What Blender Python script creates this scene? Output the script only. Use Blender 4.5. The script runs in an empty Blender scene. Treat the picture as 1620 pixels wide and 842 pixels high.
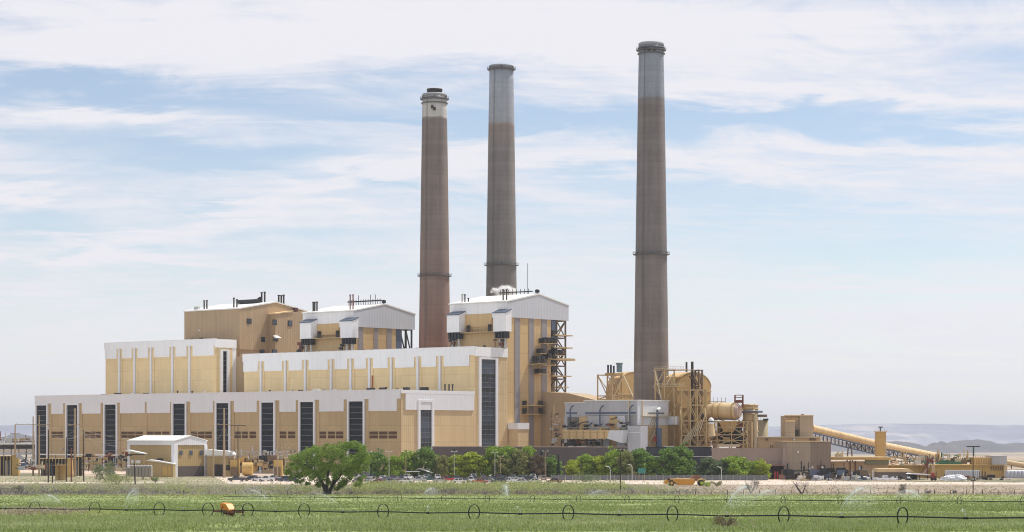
import bpy, math, random
import numpy as np
from mathutils import Vector, Quaternion, Matrix
random.seed(7); np.random.seed(7)
sc = bpy.context.scene
COL = sc.collection
PI = math.pi
# ------------------------------------------------------------------ camera
F = 3500.0; HX = 810.0; HY = 685.0; CAMZ = 18.0      # focal length and horizon in photo pixels (1620 wide)
cd = bpy.data.cameras.new('camera'); cam = bpy.data.objects.new('camera', cd); COL.objects.link(cam)
cam.location = (0, 0, CAMZ); cam.rotation_euler = (PI/2, 0, 0)
cd.sensor_width = 36.0; cd.lens = 36.0*F/1620.0; cd.shift_y = (HY-421.0)/1620.0
cd.clip_start = 1.0; cd.clip_end = 60000.0
sc.camera = cam
# ------------------------------------------------------------------ light
SUN_EL = math.radians(60.0); SUN_AZ = math.atan2(0.86, 0.51)   # from +Y towards +X
sdir = Vector((math.sin(SUN_AZ)*math.cos(SUN_EL), math.cos(SUN_AZ)*math.cos(SUN_EL), math.sin(SUN_EL)))
sl = bpy.data.lights.new('sun', 'SUN'); sl.energy = 4.6; sl.angle = math.radians(0.55); sl.color = (1.0, 0.955, 0.88)
so = bpy.data.objects.new('sun', sl); COL.objects.link(so); so.rotation_euler = (-sdir).to_track_quat('-Z', 'Y').to_euler(); so.location = (0, 0, 500)
sc.view_settings.view_transform = 'Standard'; sc.view_settings.look = 'None'; sc.view_settings.gamma = 1.0
sc.view_settings.use_curve_mapping = False
sc.view_settings.exposure = 0.0
sc.cycles.filter_width = 1.05
# ------------------------------------------------------------------ sky
W = bpy.data.worlds.new('World'); sc.world = W; W.use_nodes = True
nt = W.node_tree; nt.nodes.clear()
def N(t, **kw):
    n = nt.nodes.new(t)
    for k, v in kw.items(): setattr(n, k, v)
    return n
def M2(op, a, b=None, c=None, clamp=False):
    n = nt.nodes.new('ShaderNodeMath'); n.operation = op; n.use_clamp = clamp
    for i, v in enumerate((a, b, c)):
        if v is None: continue
        if isinstance(v, (int, float)): n.inputs[i].default_value = v
        else: nt.links.new(v, n.inputs[i])
    return n.outputs[0]
def sky():
    L = nt.links
    out = N('ShaderNodeOutputWorld'); bg = N('ShaderNodeBackground')
    st = N('ShaderNodeTexSky'); st.sky_type = 'NISHITA'; st.sun_disc = False
    st.sun_elevation = SUN_EL; st.sun_rotation = SUN_AZ; st.altitude = 1700; st.air_density = 1.0; st.dust_density = 1.2; st.ozone_density = 1.5
    tc = N('ShaderNodeTexCoord'); sp = N('ShaderNodeSeparateXYZ'); L.new(tc.outputs['Generated'], sp.inputs[0])
    x, y, z = sp.outputs
    az = M2('ARCTAN2', x, y); el = M2('ARCSINE', z)
    # cirrus layer: the view ray meets a high thin sheet
    zz = M2('ADD', M2('MAXIMUM', z, 0.0), 0.10)
    px = M2('DIVIDE', x, zz); py = M2('DIVIDE', y, zz)
    cb = N('ShaderNodeCombineXYZ'); L.new(M2('ADD', px, M2('MULTIPLY', py, -0.10)), cb.inputs[0]); L.new(py, cb.inputs[1])
    def noise(sx, sy, scale, det, rough, dist, w=0.0):
        mp = N('ShaderNodeMapping'); mp.inputs['Scale'].default_value = (sx, sy, 1); mp.inputs['Location'].default_value = (w, w*1.7, w)
        L.new(cb.outputs[0], mp.inputs[0])
        n = N('ShaderNodeTexNoise'); n.inputs['Scale'].default_value = scale; n.inputs['Detail'].default_value = det
        n.inputs['Roughness'].default_value = rough; n.inputs['Distortion'].default_value = dist
        L.new(mp.outputs[0], n.inputs['Vector']); return n.outputs['Fac']
    n1 = noise(0.75, 1.0, 1.1, 7, 0.58, 0.8, 3.1)
    n2 = noise(1.6, 1.3, 2.6, 8, 0.62, 1.4, 9.3)
    n3 = noise(0.5, 2.6, 2.0, 6, 0.6, 0.6, 5.7)
    dens = M2('ADD', M2('ADD', M2('MULTIPLY', n1, 1.5), M2('MULTIPLY', n2, 1.15)), M2('MULTIPLY', n3, 1.35))
    dens = M2('SUBTRACT', dens, 1.22)                       # mostly cloud
    n4 = noise(1.3, 2.0, 1.7, 7, 0.62, 1.0, 1.9)
    wob = M2('ADD', M2('MULTIPLY', M2('SUBTRACT', n1, 0.5), 0.045), M2('MULTIPLY', M2('SUBTRACT', n4, 0.5), 0.040))
    elw = M2('ADD', el, wob)
    for (cx, cy, wx, wy, sl_, st_) in [
        (330, 158, 360, 26, 0.0, .8), (60, 145, 160, 20, 0, .45), (500, 100, 200, 12, 0.02, .25), (640, 195, 230, 20, 0.02, .6), (890, 196, 200, 24, 0, .9), (1180, 196, 190, 24, 0, .9), (1480, 216, 190, 15, 0, .8),
        (330, 262, 230, 22, 0.0, .65), (60, 355, 110, 24, 0.1, .6), (1400, 405, 300, 34, 0, .55), (950, 300, 150, 12, .15, .4),
        (260, 425, 200, 14, .1, .4), (1590, 90, 150, 30, .1, .55), (400, 331, 120, 8, .0, .5), (700, 320, 200, 9, .1, .35), (1180, 320, 140, 14, 0, .3),
        (1250, 470, 330, 22, 0, .35), (1450, 350, 200, 16, 0, .4), (650, 430, 200, 16, 0, .3), (1150, 350, 150, 14, 0, .4), (120, 470, 160, 12, 0, .3), (40, 15, 90, 12, 0, .4), (1020, 545, 120, 14, 0, .2),
        (140, 200, 160, 16, 0, -.7), (1470, 168, 210, 15, .03, -.8), (1250, 265, 420, 26, 0, -.8), (560, 300, 260, 18, -.25, -.8), (450, 60, 700, 55, 0, -.7), (1100, 60, 500, 40, 0, -.45),
        (1130, 140, 200, 10, 0, -.5), (200, 390, 320, 16, -.1, -.6), (1350, 520, 400, 22, 0, -.4), (1330, 445, 120, 14, 0, -.5), (50, 305, 80, 10, 0, -.6)]:
        a0 = (cx-HX)/F; e0 = (HY-cy)/F; wa = wx/F; we = wy/F
        da = M2('SUBTRACT', az, a0)
        u = M2('DIVIDE', da, wa)
        v = M2('DIVIDE', M2('ADD', M2('SUBTRACT', elw, e0), M2('MULTIPLY', da, sl_)), we)
        g = M2('EXPONENT', M2('MULTIPLY', M2('ADD', M2('MULTIPLY', u, u), M2('MULTIPLY', v, v)), -1.0))
        g = M2('MULTIPLY', g, M2('MULTIPLY', M2('SUBTRACT', M2('ADD', n2, n3), 0.45, None, True), 1.75))
        dens = M2('SUBTRACT', dens, M2('MULTIPLY', g, st_))
    # thicker white air low down
    low = M2('EXPONENT', M2('MULTIPLY', M2('MAXIMUM', el, 0.0), -22.0))
    dens = M2('ADD', dens, M2('MULTIPLY', low, 0.16))
    mr = N('ShaderNodeMapRange'); mr.interpolation_type = 'SMOOTHSTEP'
    L.new(dens, mr.inputs['Value']); mr.inputs['From Min'].default_value = 0.05; mr.inputs['From Max'].default_value = 1.35
    mr.inputs['To Min'].default_value = 0.06; mr.inputs['To Max'].default_value = 1.0
    # clear sky from the Sky Texture
    clr = N('ShaderNodeMixRGB'); clr.blend_type = 'MULTIPLY'; clr.inputs[0].default_value = 1.0
    L.new(st.outputs[0], clr.inputs[1]); clr.inputs[2].default_value = SKYMUL
    # cloud colour, slightly greyer where thick
    cr = N('ShaderNodeMixRGB'); cr.inputs[1].default_value = (8.35, 8.45, 9.15, 1); cr.inputs[2].default_value = (8.95, 8.75, 9.15, 1)
    L.new(n1, cr.inputs[0])
    mx = N('ShaderNodeMixRGB'); L.new(mr.outputs[0], mx.inputs[0]); L.new(clr.outputs[0], mx.inputs[1]); L.new(cr.outputs[0], mx.inputs[2])
    # low haze veil
    hz = N('ShaderNodeMixRGB'); hz.inputs[2].default_value = (8.95, 8.85, 9.3, 1)
    L.new(M2('MULTIPLY', M2('EXPONENT', M2('MULTIPLY', M2('MAXIMUM', el, 0.0), -34.0)), 0.7), hz.inputs[0]); L.new(mx.outputs[0], hz.inputs[1])
    L.new(hz.outputs[0], bg.inputs['Color']); bg.inputs['Strength'].default_value = 0.10
    L.new(bg.outputs[0], out.inputs[0])
SKYMUL = (1.5, 1.36, 1.27, 1)
sky()
# ------------------------------------------------------------------ helpers
TER = [(0, 15.0), (100, 12.6), (184, 10.35), (259, 8.4), (388, 5.3), (466, 3.45), (560, 1.7), (600, 1.05), (650, 0.35), (700, 0.0), (1600, 0.0), (3000, -60.0), (1e6, -60.0)]
def gz(Y):
    for (a, za), (b, zb) in zip(TER, TER[1:]):
        if Y <= b: return za+(zb-za)*(Y-a)/(b-a)
    return TER[-1][1]
def wx(px, Y): return (px-HX)/F*Y
def wz(py, Y): return CAMZ+(HY-py)/F*Y
def P(px, py, Y): return Vector((wx(px, Y), Y, wz(py, Y)))
def G(px, Y, dz=0.0): return Vector((wx(px, Y), Y, gz(Y)+dz))
def mpp(Y): return Y/F
EX = Vector((0.76, -0.65)); EX = EX/EX.length; EY = Vector((-EX.y, EX.x))
PH = math.atan2(EX.y, EX.x)
C0 = Vector((wx(634, 945), 945.0))
def pw(x, y): return C0+EX*x+EY*y
def ux(px, v):
    p = C0+EY*v; r = (px-HX)/F
    return (r*p.y-p.x)/(EX.x-r*EX.y)
def vy(px, x):
    p = C0+EX*x; r = (px-HX)/F
    return (r*p.y-p.x)/(EY.x-r*EY.y)
def pz(py, x, y): return wz(py, pw(x, y).y)
def loc_of(px, Y):                       # world point -> plant frame
    d = Vector((wx(px, Y), Y))-C0
    return d.dot(EX), d.dot(EY)
OFF = {}; CH = {}
class MB:
    def __init__(s): s.v = []; s.f = []; s.m = []; s.sm = []; s.mi = 0
    def add(s, vs, fs, smooth=False):
        o = len(s.v); s.v += [tuple(q) for q in vs]
        for f in fs: s.f.append([o+i for i in f]); s.m.append(s.mi); s.sm.append(smooth)
        return s
    def box(s, x0, x1, y0, y1, z0, z1):
        return s.add([(x0,y0,z0),(x1,y0,z0),(x1,y1,z0),(x0,y1,z0),(x0,y0,z1),(x1,y0,z1),(x1,y1,z1),(x0,y1,z1)],
                     [(0,3,2,1),(4,5,6,7),(0,1,5,4),(1,2,6,5),(2,3,7,6),(3,0,4,7)])
    def prism(s, poly, a0, a1, ax='y', smooth=False):   # poly in the other two axes
        n = len(poly)
        def pt(p, a):
            if ax == 'y': return (p[0], a, p[1])
            if ax == 'x': return (a, p[0], p[1])
            return (p[0], p[1], a)
        vs = [pt(p, a0) for p in poly]+[pt(p, a1) for p in poly]
        ar = sum(poly[i][0]*poly[(i+1)%n][1]-poly[(i+1)%n][0]*poly[i][1] for i in range(n))
        fl = (ar > 0) != (ax == 'y')
        fs = [tuple(range(n)), tuple(range(2*n-1, n-1, -1))]+[(i, i+n, (i+1)%n+n, (i+1)%n) for i in range(n)]
        if fl: fs = [tuple(reversed(f)) for f in fs]
        return s.add(vs, fs, False)
    def bar(s, p, q, w, h=None):
        p = Vector(p); q = Vector(q); d = q-p
        if d.length < 1e-6: return s
        h = h or w; r = d.to_track_quat('Z', 'Y')
        a = r@Vector((w/2, 0, 0)); b = r@Vector((0, h/2, 0))
        return s.add([p-a-b, p+a-b, p+a+b, p-a+b, q-a-b, q+a-b, q+a+b, q-a+b],
                     [(0,3,2,1),(4,5,6,7),(0,1,5,4),(1,2,6,5),(2,3,7,6),(3,0,4,7)])
    def tube(s, p, q, r, n=8, r2=None, caps=True):
        p = Vector(p); q = Vector(q); d = q-p; k = d.to_track_quat('Z', 'Y'); r2 = r if r2 is None else r2
        vs = []
        for c, rr in ((p, r), (q, r2)):
            for i in range(n):
                t = 2*PI*i/n; vs.append(c+k@Vector((math.cos(t)*rr, math.sin(t)*rr, 0)))
        s.add(vs, [(i, (i+1)%n, (i+1)%n+n, i+n) for i in range(n)], True)
        if caps:
            o = len(s.v); s.v += s.v[o-2*n:o]
            s.f += [[o+i for i in range(n-1, -1, -1)], [o+i for i in range(n, 2*n)]]; s.m += [s.mi]*2; s.sm += [False]*2
        return s
    def path(s, pts, r, n=6):
        for a, b in zip(pts, pts[1:]): s.tube(a, b, r, n)
        return s
    def lathe(s, prof, n=32, c=(0, 0), cap=True):
        o = len(s.v)
        for (r, z) in prof:
            for i in range(n):
                t = 2*PI*i/n; s.v.append((c[0]+r*math.cos(t), c[1]+r*math.sin(t), z))
        for k in range(len(prof)-1):
            for i in range(n):
                s.f.append([o+k*n+i, o+k*n+(i+1)%n, o+(k+1)*n+(i+1)%n, o+(k+1)*n+i]); s.m.append(s.mi); s.sm.append(True)
        if cap:
            k = len(prof)-1; e = len(s.v); s.v += s.v[o:o+n]+s.v[o+k*n:o+k*n+n]
            s.f.append([e+i for i in range(n-1, -1, -1)]); s.m.append(s.mi); s.sm.append(False)
            s.f.append([e+n+i for i in range(n)]); s.m.append(s.mi); s.sm.append(False)
        return s
    def mesh(s, name, mats, off=(0, 0, 0)):
        me = bpy.data.meshes.new(name)
        ox, oy, oz = off
        me.from_pydata([(a-ox, b-oy, c-oz) for a, b, c in s.v], [], s.f)
        if not isinstance(mats, (list, tuple)): mats = [mats]
        for m in mats: me.materials.append(m)
        me.polygons.foreach_set('material_index', s.m); me.polygons.foreach_set('use_smooth', s.sm)
        me.update(); return me
def npmesh(name, V, Fc, mat, k=3, mi=None):       # V (n,3), Fc (m,k)
    me = bpy.data.meshes.new(name); V = np.asarray(V, dtype=np.float32); Fc = np.asarray(Fc, dtype=np.int32)
    me.vertices.add(len(V)); me.vertices.foreach_set('co', V.ravel())
    me.loops.add(Fc.size); me.loops.foreach_set('vertex_index', Fc.ravel())
    me.polygons.add(len(Fc)); me.polygons.foreach_set('loop_start', np.arange(0, Fc.size, k, dtype=np.int32))
    for m in (mat if isinstance(mat, (list, tuple)) else [mat]): me.materials.append(m)
    if mi is not None: me.polygons.foreach_set('material_index', np.asarray(mi, dtype=np.int32))
    me.update(calc_edges=True); return me
def tag(o, label=None, cat=None, group=None, kind=None):
    if label: o['label'] = label
    if cat: o['category'] = cat
    if group: o['group'] = group
    if kind: o['kind'] = kind
    return o
def thing(name, label, cat, loc=(0, 0, 0), rz=0.0, group=None):
    o = bpy.data.objects.new(name, None); COL.objects.link(o); o.empty_display_size = 0.5
    o.location = loc; o.rotation_euler = (0, 0, rz); OFF[o] = (0, 0, 0)
    return tag(o, label, cat, group)
def pthing(name, label, cat, x, y, group=None, z=0.0):   # a thing of the plant, in the plant's own axes
    w = pw(x, y); o = thing(name, label, cat, (w.x, w.y, z), PH, group); OFF[o] = (x, y, z); return o
def part(name, mb, mat, parent, loc=(0, 0, 0), rot=None, label=None, kind=None, scale=None):
    if isinstance(mb, MB): me = mb.mesh(name, mat, OFF.get(parent, (0, 0, 0)))
    else: me = mb
    o = bpy.data.objects.new(name, me); COL.objects.link(o)
    OFF[o] = OFF.get(parent, (0, 0, 0))
    if parent is not None: o.parent = parent; CH.setdefault(parent, []).append(o)
    if not isinstance(mb, MB):
        f = OFF.get(parent, (0, 0, 0)); loc = (loc[0]-f[0], loc[1]-f[1], loc[2]-f[2])
    o.location = loc
    if rot is not None:
        if isinstance(rot, Quaternion): o.rotation_mode = 'QUATERNION'; o.rotation_quaternion = rot
        else: o.rotation_euler = rot
    if scale: o.scale = scale
    if label: o['label'] = label
    if kind: o['kind'] = kind
    return o
def single(name, mb, mat, label, cat, loc=(0, 0, 0), rz=0, group=None, kind=None):   # a thing that is one mesh
    me = mb.mesh(name, mat) if isinstance(mb, MB) else mb
    o = bpy.data.objects.new(name, me); COL.objects.link(o); o.location = loc; o.rotation_euler = (0, 0, rz); OFF[o] = (0, 0, 0)
    return tag(o, label, cat, group, kind)
def struct(name, me, kind='structure'):
    o = bpy.data.objects.new(name, me); COL.objects.link(o); o['kind'] = kind; return o
def copy_tree(o, parent=None):
    c = o.copy(); COL.objects.link(c)
    if parent is not None: c.parent = parent
    if parent is not None: CH.setdefault(parent, []).append(c)
    for ch in CH.get(o, []): copy_tree(ch, c)
    return c
UNIT = {}
def ubar(mat):
    if mat.name not in UNIT:
        UNIT[mat.name] = MB().box(-.5, .5, -.5, .5, 0, 1).mesh('bar', mat)
    return UNIT[mat.name]
def barobj(name, p, q, w, mat, parent):
    p = Vector(p); d = Vector(q)-p
    return part(name, ubar(mat), None, parent, tuple(p), d.to_track_quat('Z', 'Y'), scale=(w, w, d.length))
def frame3d(parent, xs, ys, zs, mat, w=0.3, br=True, names=('column', 'beam', 'brace'), faces='all', rnd=None):
    for x in xs:
        for y in ys: barobj(names[0], (x, y, zs[0]), (x, y, zs[-1]+.3), w*1.15, mat, parent)
    for z in zs[1:]:
        for y in (ys[0], ys[-1]): barobj(names[1], (xs[0], y, z), (xs[-1], y, z), w, mat, parent)
        for x in xs: barobj(names[1], (x, ys[0], z), (x, ys[-1], z), w, mat, parent)
    if br:
        for k in range(len(zs)-1):
            z0, z1 = zs[k], zs[k+1]
            for i in range(len(xs)-1):
                f = (i+k) % 2
                for y in ((ys[0], ys[-1]) if faces == 'all' else (ys[0],)):
                    barobj(names[2], (xs[i] if f else xs[i+1], y, z0), (xs[i+1] if f else xs[i], y, z1), w*.75, mat, parent)
            f = k % 2
            for x in (xs[0], xs[-1]):
                barobj(names[2], (x, ys[0] if f else ys[-1], z0), (x, ys[-1] if f else ys[0], z1), w*.75, mat, parent)
# ------------------------------------------------------------------ materials
def newmat(name):
    m = bpy.data.materials.new(name); m.use_nodes = True
    return m, m.node_tree, m.node_tree.nodes['Principled BSDF']
def mth(t, op, a, b=None, clamp=False):
    n = t.nodes.new('ShaderNodeMath'); n.operation = op; n.use_clamp = clamp
    for i, v in enumerate((a, b)):
        if v is None: continue
        if isinstance(v, (int, float)): n.inputs[i].default_value = v
        else: t.links.new(v, n.inputs[i])
    return n.outputs[0]
def nz(t, vec, scale, det=4, rough=.55, sc3=None, dist=0):
    if sc3:
        mp = t.nodes.new('ShaderNodeMapping'); mp.inputs['Scale'].default_value = sc3; t.links.new(vec, mp.inputs[0]); vec = mp.outputs[0]
    n = t.nodes.new('ShaderNodeTexNoise'); n.inputs['Scale'].default_value = scale; n.inputs['Detail'].default_value = det
    n.inputs['Roughness'].default_value = rough; n.inputs['Distortion'].default_value = dist
    t.links.new(vec, n.inputs['Vector']); return n.outputs['Fac']
def ramp(t, fac, stops, interp='LINEAR'):
    r = t.nodes.new('ShaderNodeValToRGB'); r.color_ramp.interpolation = interp
    e = r.color_ramp.elements
    while len(e) < len(stops): e.new(0.5)
    for i, (p, c) in enumerate(stops): e[i].position = p; e[i].color = (c[0], c[1], c[2], 1)
    t.links.new(fac, r.inputs[0]); return r.outputs[0]
def mixc(t, fac, a, b, mode='MIX'):
    n = t.nodes.new('ShaderNodeMixRGB'); n.blend_type = mode
    for i, v in ((0, fac), (1, a), (2, b)):
        if isinstance(v, (int, float)): n.inputs[i].default_value = v
        elif isinstance(v, tuple): n.inputs[i].default_value = (v[0], v[1], v[2], 1)
        else: t.links.new(v, n.inputs[i])
    return n.outputs[0]
def sub(c, k): return tuple(x*k for x in c)
def paint(name, c, var=.14, streak=.18, rib=0.0, rough=.6, stain=None, metal=0, seam=0.0, bump=.10):
    m, t, b = newmat(name); L = t.links
    tc = t.nodes.new('ShaderNodeTexCoord'); v = tc.outputs['Object']
    big = nz(t, v, .06, 5, .6); fine = nz(t, v, .9, 4, .6); st = nz(t, v, 1.0, 4, .6, (.55, .55, .035))
    f = mth(t, 'ADD', mth(t, 'MULTIPLY', mth(t, 'SUBTRACT', big, .5), var*2.2), mth(t, 'MULTIPLY', mth(t, 'SUBTRACT', fine, .5), var*1.1))
    f = mth(t, 'ADD', f, mth(t, 'MULTIPLY', mth(t, 'SUBTRACT', st, .5), streak*1.8))
    f = mth(t, 'ADD', f, 1.0)
    sp = t.nodes.new('ShaderNodeSeparateXYZ'); L.new(v, sp.inputs[0])
    if seam:      # horizontal joints between sheets, each sheet its own tone
        q = mth(t, 'FLOOR', mth(t, 'DIVIDE', sp.outputs[2], seam))
        qx = mth(t, 'FLOOR', mth(t, 'DIVIDE', mth(t, 'ADD', sp.outputs[0], sp.outputs[1]), seam*.9))
        cb = t.nodes.new('ShaderNodeCombineXYZ'); L.new(q, cb.inputs[0]); L.new(qx, cb.inputs[1])
        wn = t.nodes.new('ShaderNodeTexWhiteNoise'); L.new(cb.outputs[0], wn.inputs[0])
        f = mth(t, 'ADD', f, mth(t, 'MULTIPLY', mth(t, 'SUBTRACT', wn.outputs['Value'], .5), .085))
        fr = mth(t, 'FRACT', mth(t, 'DIVIDE', sp.outputs[2], seam))
        f = mth(t, 'SUBTRACT', f, mth(t, 'MULTIPLY', mth(t, 'LESS_THAN', fr, .045), .13))
    if rib:
        s = mth(t, 'SINE', mth(t, 'MULTIPLY', mth(t, 'ADD', sp.outputs[0], sp.outputs[1]), 2*PI/rib))
        bp = t.nodes.new('ShaderNodeBump'); bp.inputs['Strength'].default_value = bump; bp.inputs['Distance'].default_value = rib*.25
        L.new(s, bp.inputs['Height']); L.new(bp.outputs[0], b.inputs['Normal'])
    vm = t.nodes.new('ShaderNodeVectorMath'); vm.operation = 'SCALE'; vm.inputs[0].default_value = c[:3]; L.new(f, vm.inputs['Scale'])
    col = vm.outputs[0]
    if stain:
        sf = mth(t, 'MULTIPLY', mth(t, 'SUBTRACT', nz(t, v, .5, 5, .7, (.5, .5, .12)), .56), 4.5, True)
        col = mixc(t, mth(t, 'MULTIPLY', sf, stain[3]), col, stain[:3])
    L.new(col, b.inputs['Base Color']); b.inputs['Roughness'].default_value = rough; b.inputs['Metallic'].default_value = metal
    b.inputs['Specular IOR Level'].default_value = .35
    return m
def flat(name, c, rough=.55, metal=0, var=.12, spec=.5, coat=0):
    m, t, b = newmat(name)
    tc = t.nodes.new('ShaderNodeTexCoord'); f = mth(t, 'ADD', mth(t, 'MULTIPLY', mth(t, 'SUBTRACT', nz(t, tc.outputs['Object'], 1.3, 5, .65), .5), var*2), 1.0)
    vm = t.nodes.new('ShaderNodeVectorMath'); vm.operation = 'SCALE'; vm.inputs[0].default_value = c[:3]; t.links.new(f, vm.inputs['Scale'])
    t.links.new(vm.outputs[0], b.inputs['Base Color']); b.inputs['Roughness'].default_value = rough; b.inputs['Metallic'].default_value = metal
    b.inputs['Specular IOR Level'].default_value = spec; b.inputs['Coat Weight'].default_value = coat
    return m
def glassm(name, c, rough=.12, var=.5, spec=.6):
    m, t, b = newmat(name)
    oi = t.nodes.new('ShaderNodeObjectInfo')
    tc = t.nodes.new('ShaderNodeTexCoord'); n = nz(t, tc.outputs['Object'], .7, 3, .6)
    f = mth(t, 'ADD', mth(t, 'MULTIPLY', oi.outputs['Random'], var*1.6), mth(t, 'ADD', mth(t, 'MULTIPLY', n, var), 1-var*1.3))
    vm = t.nodes.new('ShaderNodeVectorMath'); vm.operation = 'SCALE'; vm.inputs[0].default_value = c; t.links.new(f, vm.inputs['Scale'])
    t.links.new(vm.outputs[0], b.inputs['Base Color']); b.inputs['Roughness'].default_value = rough; b.inputs['Specular IOR Level'].default_value = spec
    return m
def leafm(name, dark, light, trans=.35):
    m, t, b = newmat(name); L = t.links
    g = t.nodes.new('ShaderNodeNewGeometry'); tc = t.nodes.new('ShaderNodeTexCoord')
    f = mth(t, 'ADD', mth(t, 'MULTIPLY', g.outputs['Random Per Island'], .65), mth(t, 'MULTIPLY', mth(t, 'SUBTRACT', nz(t, tc.outputs['Object'], .45, 3, .6), .3), .9))
    col = ramp(t, f, [(.1, dark), (.85, light)])
    L.new(col, b.inputs['Base Color']); b.inputs['Roughness'].default_value = .55; b.inputs['Specular IOR Level'].default_value = .3
    tr = t.nodes.new('ShaderNodeBsdfTranslucent'); L.new(col, tr.inputs[0])
    mx = t.nodes.new('ShaderNodeMixShader'); mx.inputs[0].default_value = trans; L.new(b.outputs[0], mx.inputs[1]); L.new(tr.outputs[0], mx.inputs[2])
    L.new(mx.outputs[0], t.nodes['Material Output'].inputs[0]); return m
TAN = (.46, .315, .165)
m_tanlow = paint('tan_siding_lower', (.51, .372, .195), .10, .12, 1.2, .6, (.34, .24, .15, .35), 0, 7.0)
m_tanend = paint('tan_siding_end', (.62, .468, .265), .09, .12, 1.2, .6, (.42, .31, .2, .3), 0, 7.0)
m_tanup = paint('tan_siding_upper', (.80, .61, .33), .08, .10, 1.2, .6, (.55, .42, .26, .35), 0, 5.5)
m_tanb = paint('tan_siding_boiler', (.62, .43, .21), .10, .14, 1.4, .6, (.30, .19, .10, .5), 0, 9.0)
m_brn = paint('brown_siding_old', (.45, .325, .195), .14, .22, 1.6, .65, (.22, .14, .08, .55), 0, 0)
m_gable_shade = paint('white_gable_in_shade', (.56, .575, .62), .06, .06, 1.1, .5)  # the white siding again, with its bluish shade put into the colour
m_white = paint('white_siding', (.88, .88, .89), .05, .08, 1.1, .5, (.5, .47, .43, .25))
m_whitelow = paint('lavender_white_siding', (.78, .78, .81), .04, .05, 1.1, .5, (.5, .47, .45, .2))
m_wroof = paint('white_roof', (.80, .79, .76), .08, .1, 0, .5)
m_stripe = paint('grey_stripe', (.30, .27, .27), .08, .1, 1.0)
m_trim = flat('white_trim', (.80, .80, .82), .5)
m_glass = glassm('dark_glass', (.008, .011, .022), .25, .6, .15)
m_glassb = glassm('blue_glass', (.045, .06, .09), .15, .9, .4)
m_mull = flat('mullion', (.15, .15, .13), .5)
m_louv = flat('brown_louver', (.17, .095, .055), .7)
m_dark = flat('dark_equipment', (.022, .022, .026), .6, .2)
m_dkst = flat('dark_steel', (.05, .042, .035), .6, .4)
m_steel = flat('tan_painted_steel', (.50, .35, .16), .55)
m_steeld = flat('brown_painted_steel', (.17, .11, .06), .6)
m_steell = flat('cream_painted_steel', (.62, .50, .32), .5)
m_cream = paint('cream_duct', (.72, .53, .29), .12, .2, 0, .55, (.35, .2, .1, .5), 0, 3.0)
m_ductbr = paint('ochre_duct', (.50, .32, .125), .16, .25, 0, .6, (.2, .11, .05, .6), 0, 3.0)
m_grey = paint('grey_siding', (.46, .46, .49), .08, .12, 1.0, .5, (.35, .3, .28, .4))
m_greyl = paint('pale_grey_siding', (.66, .67, .71), .06, .1, 1.0, .5, (.5, .42, .36, .3))
m_blueg = flat('blue_grey_metal', (.10, .13, .19), .5, .3)
m_rust = flat('rust', (.20, .06, .035), .8, 0, .3)
m_red = flat('red_paint', (.45, .03, .03), .4)
m_green = flat('green_cover', (.03, .14, .08), .6)
m_pole = flat('dark_timber', (.035, .028, .024), .8)
m_polet = flat('tan_pole', (.40, .29, .18), .7)
m_polew = flat('galvanised_pole', (.55, .55, .52), .5, .3)
m_black = flat('black_pipe', (.015, .015, .016), .45, .3)
m_tyre = flat('tyre_rubber', (.012, .012, .013), .8)
m_rim = flat('wheel_rim', (.35, .35, .37), .35, .7)
m_carglass = flat('car_glass', (.02, .03, .035), .08, 0, .05, .8)
m_lampw = flat('lamp_lens', (.75, .75, .72), .2)
m_lampr = flat('tail_lens', (.35, .02, .02), .3)
m_yel = flat('yellow_machine', (.72, .33, .03), .45, 0, .25)
m_yelcream = flat('faded_yellow', (.78, .52, .22), .5)
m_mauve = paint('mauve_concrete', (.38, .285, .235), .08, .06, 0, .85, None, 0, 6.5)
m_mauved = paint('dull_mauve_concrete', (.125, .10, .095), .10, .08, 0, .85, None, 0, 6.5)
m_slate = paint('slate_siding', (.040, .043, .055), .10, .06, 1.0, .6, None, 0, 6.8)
m_brnw = paint('brown_grey_siding', (.42, .325, .235), .07, .07, 1.2, .7, None, 0, 6)
m_ochre = paint('ochre_siding', (.60, .39, .13), .12, .15, 1.0, .6, (.25, .15, .06, .5), 0, 4)
m_tancv = paint('tan_cladding', (.62, .44, .25), .08, .1, .9, .6, None, 0, 4)
m_trunk = flat('bark', (.09, .065, .045), .9, 0, .3)
m_deadw = flat('grey_dead_wood', (.16, .13, .12), .9, 0, .3)
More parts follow.
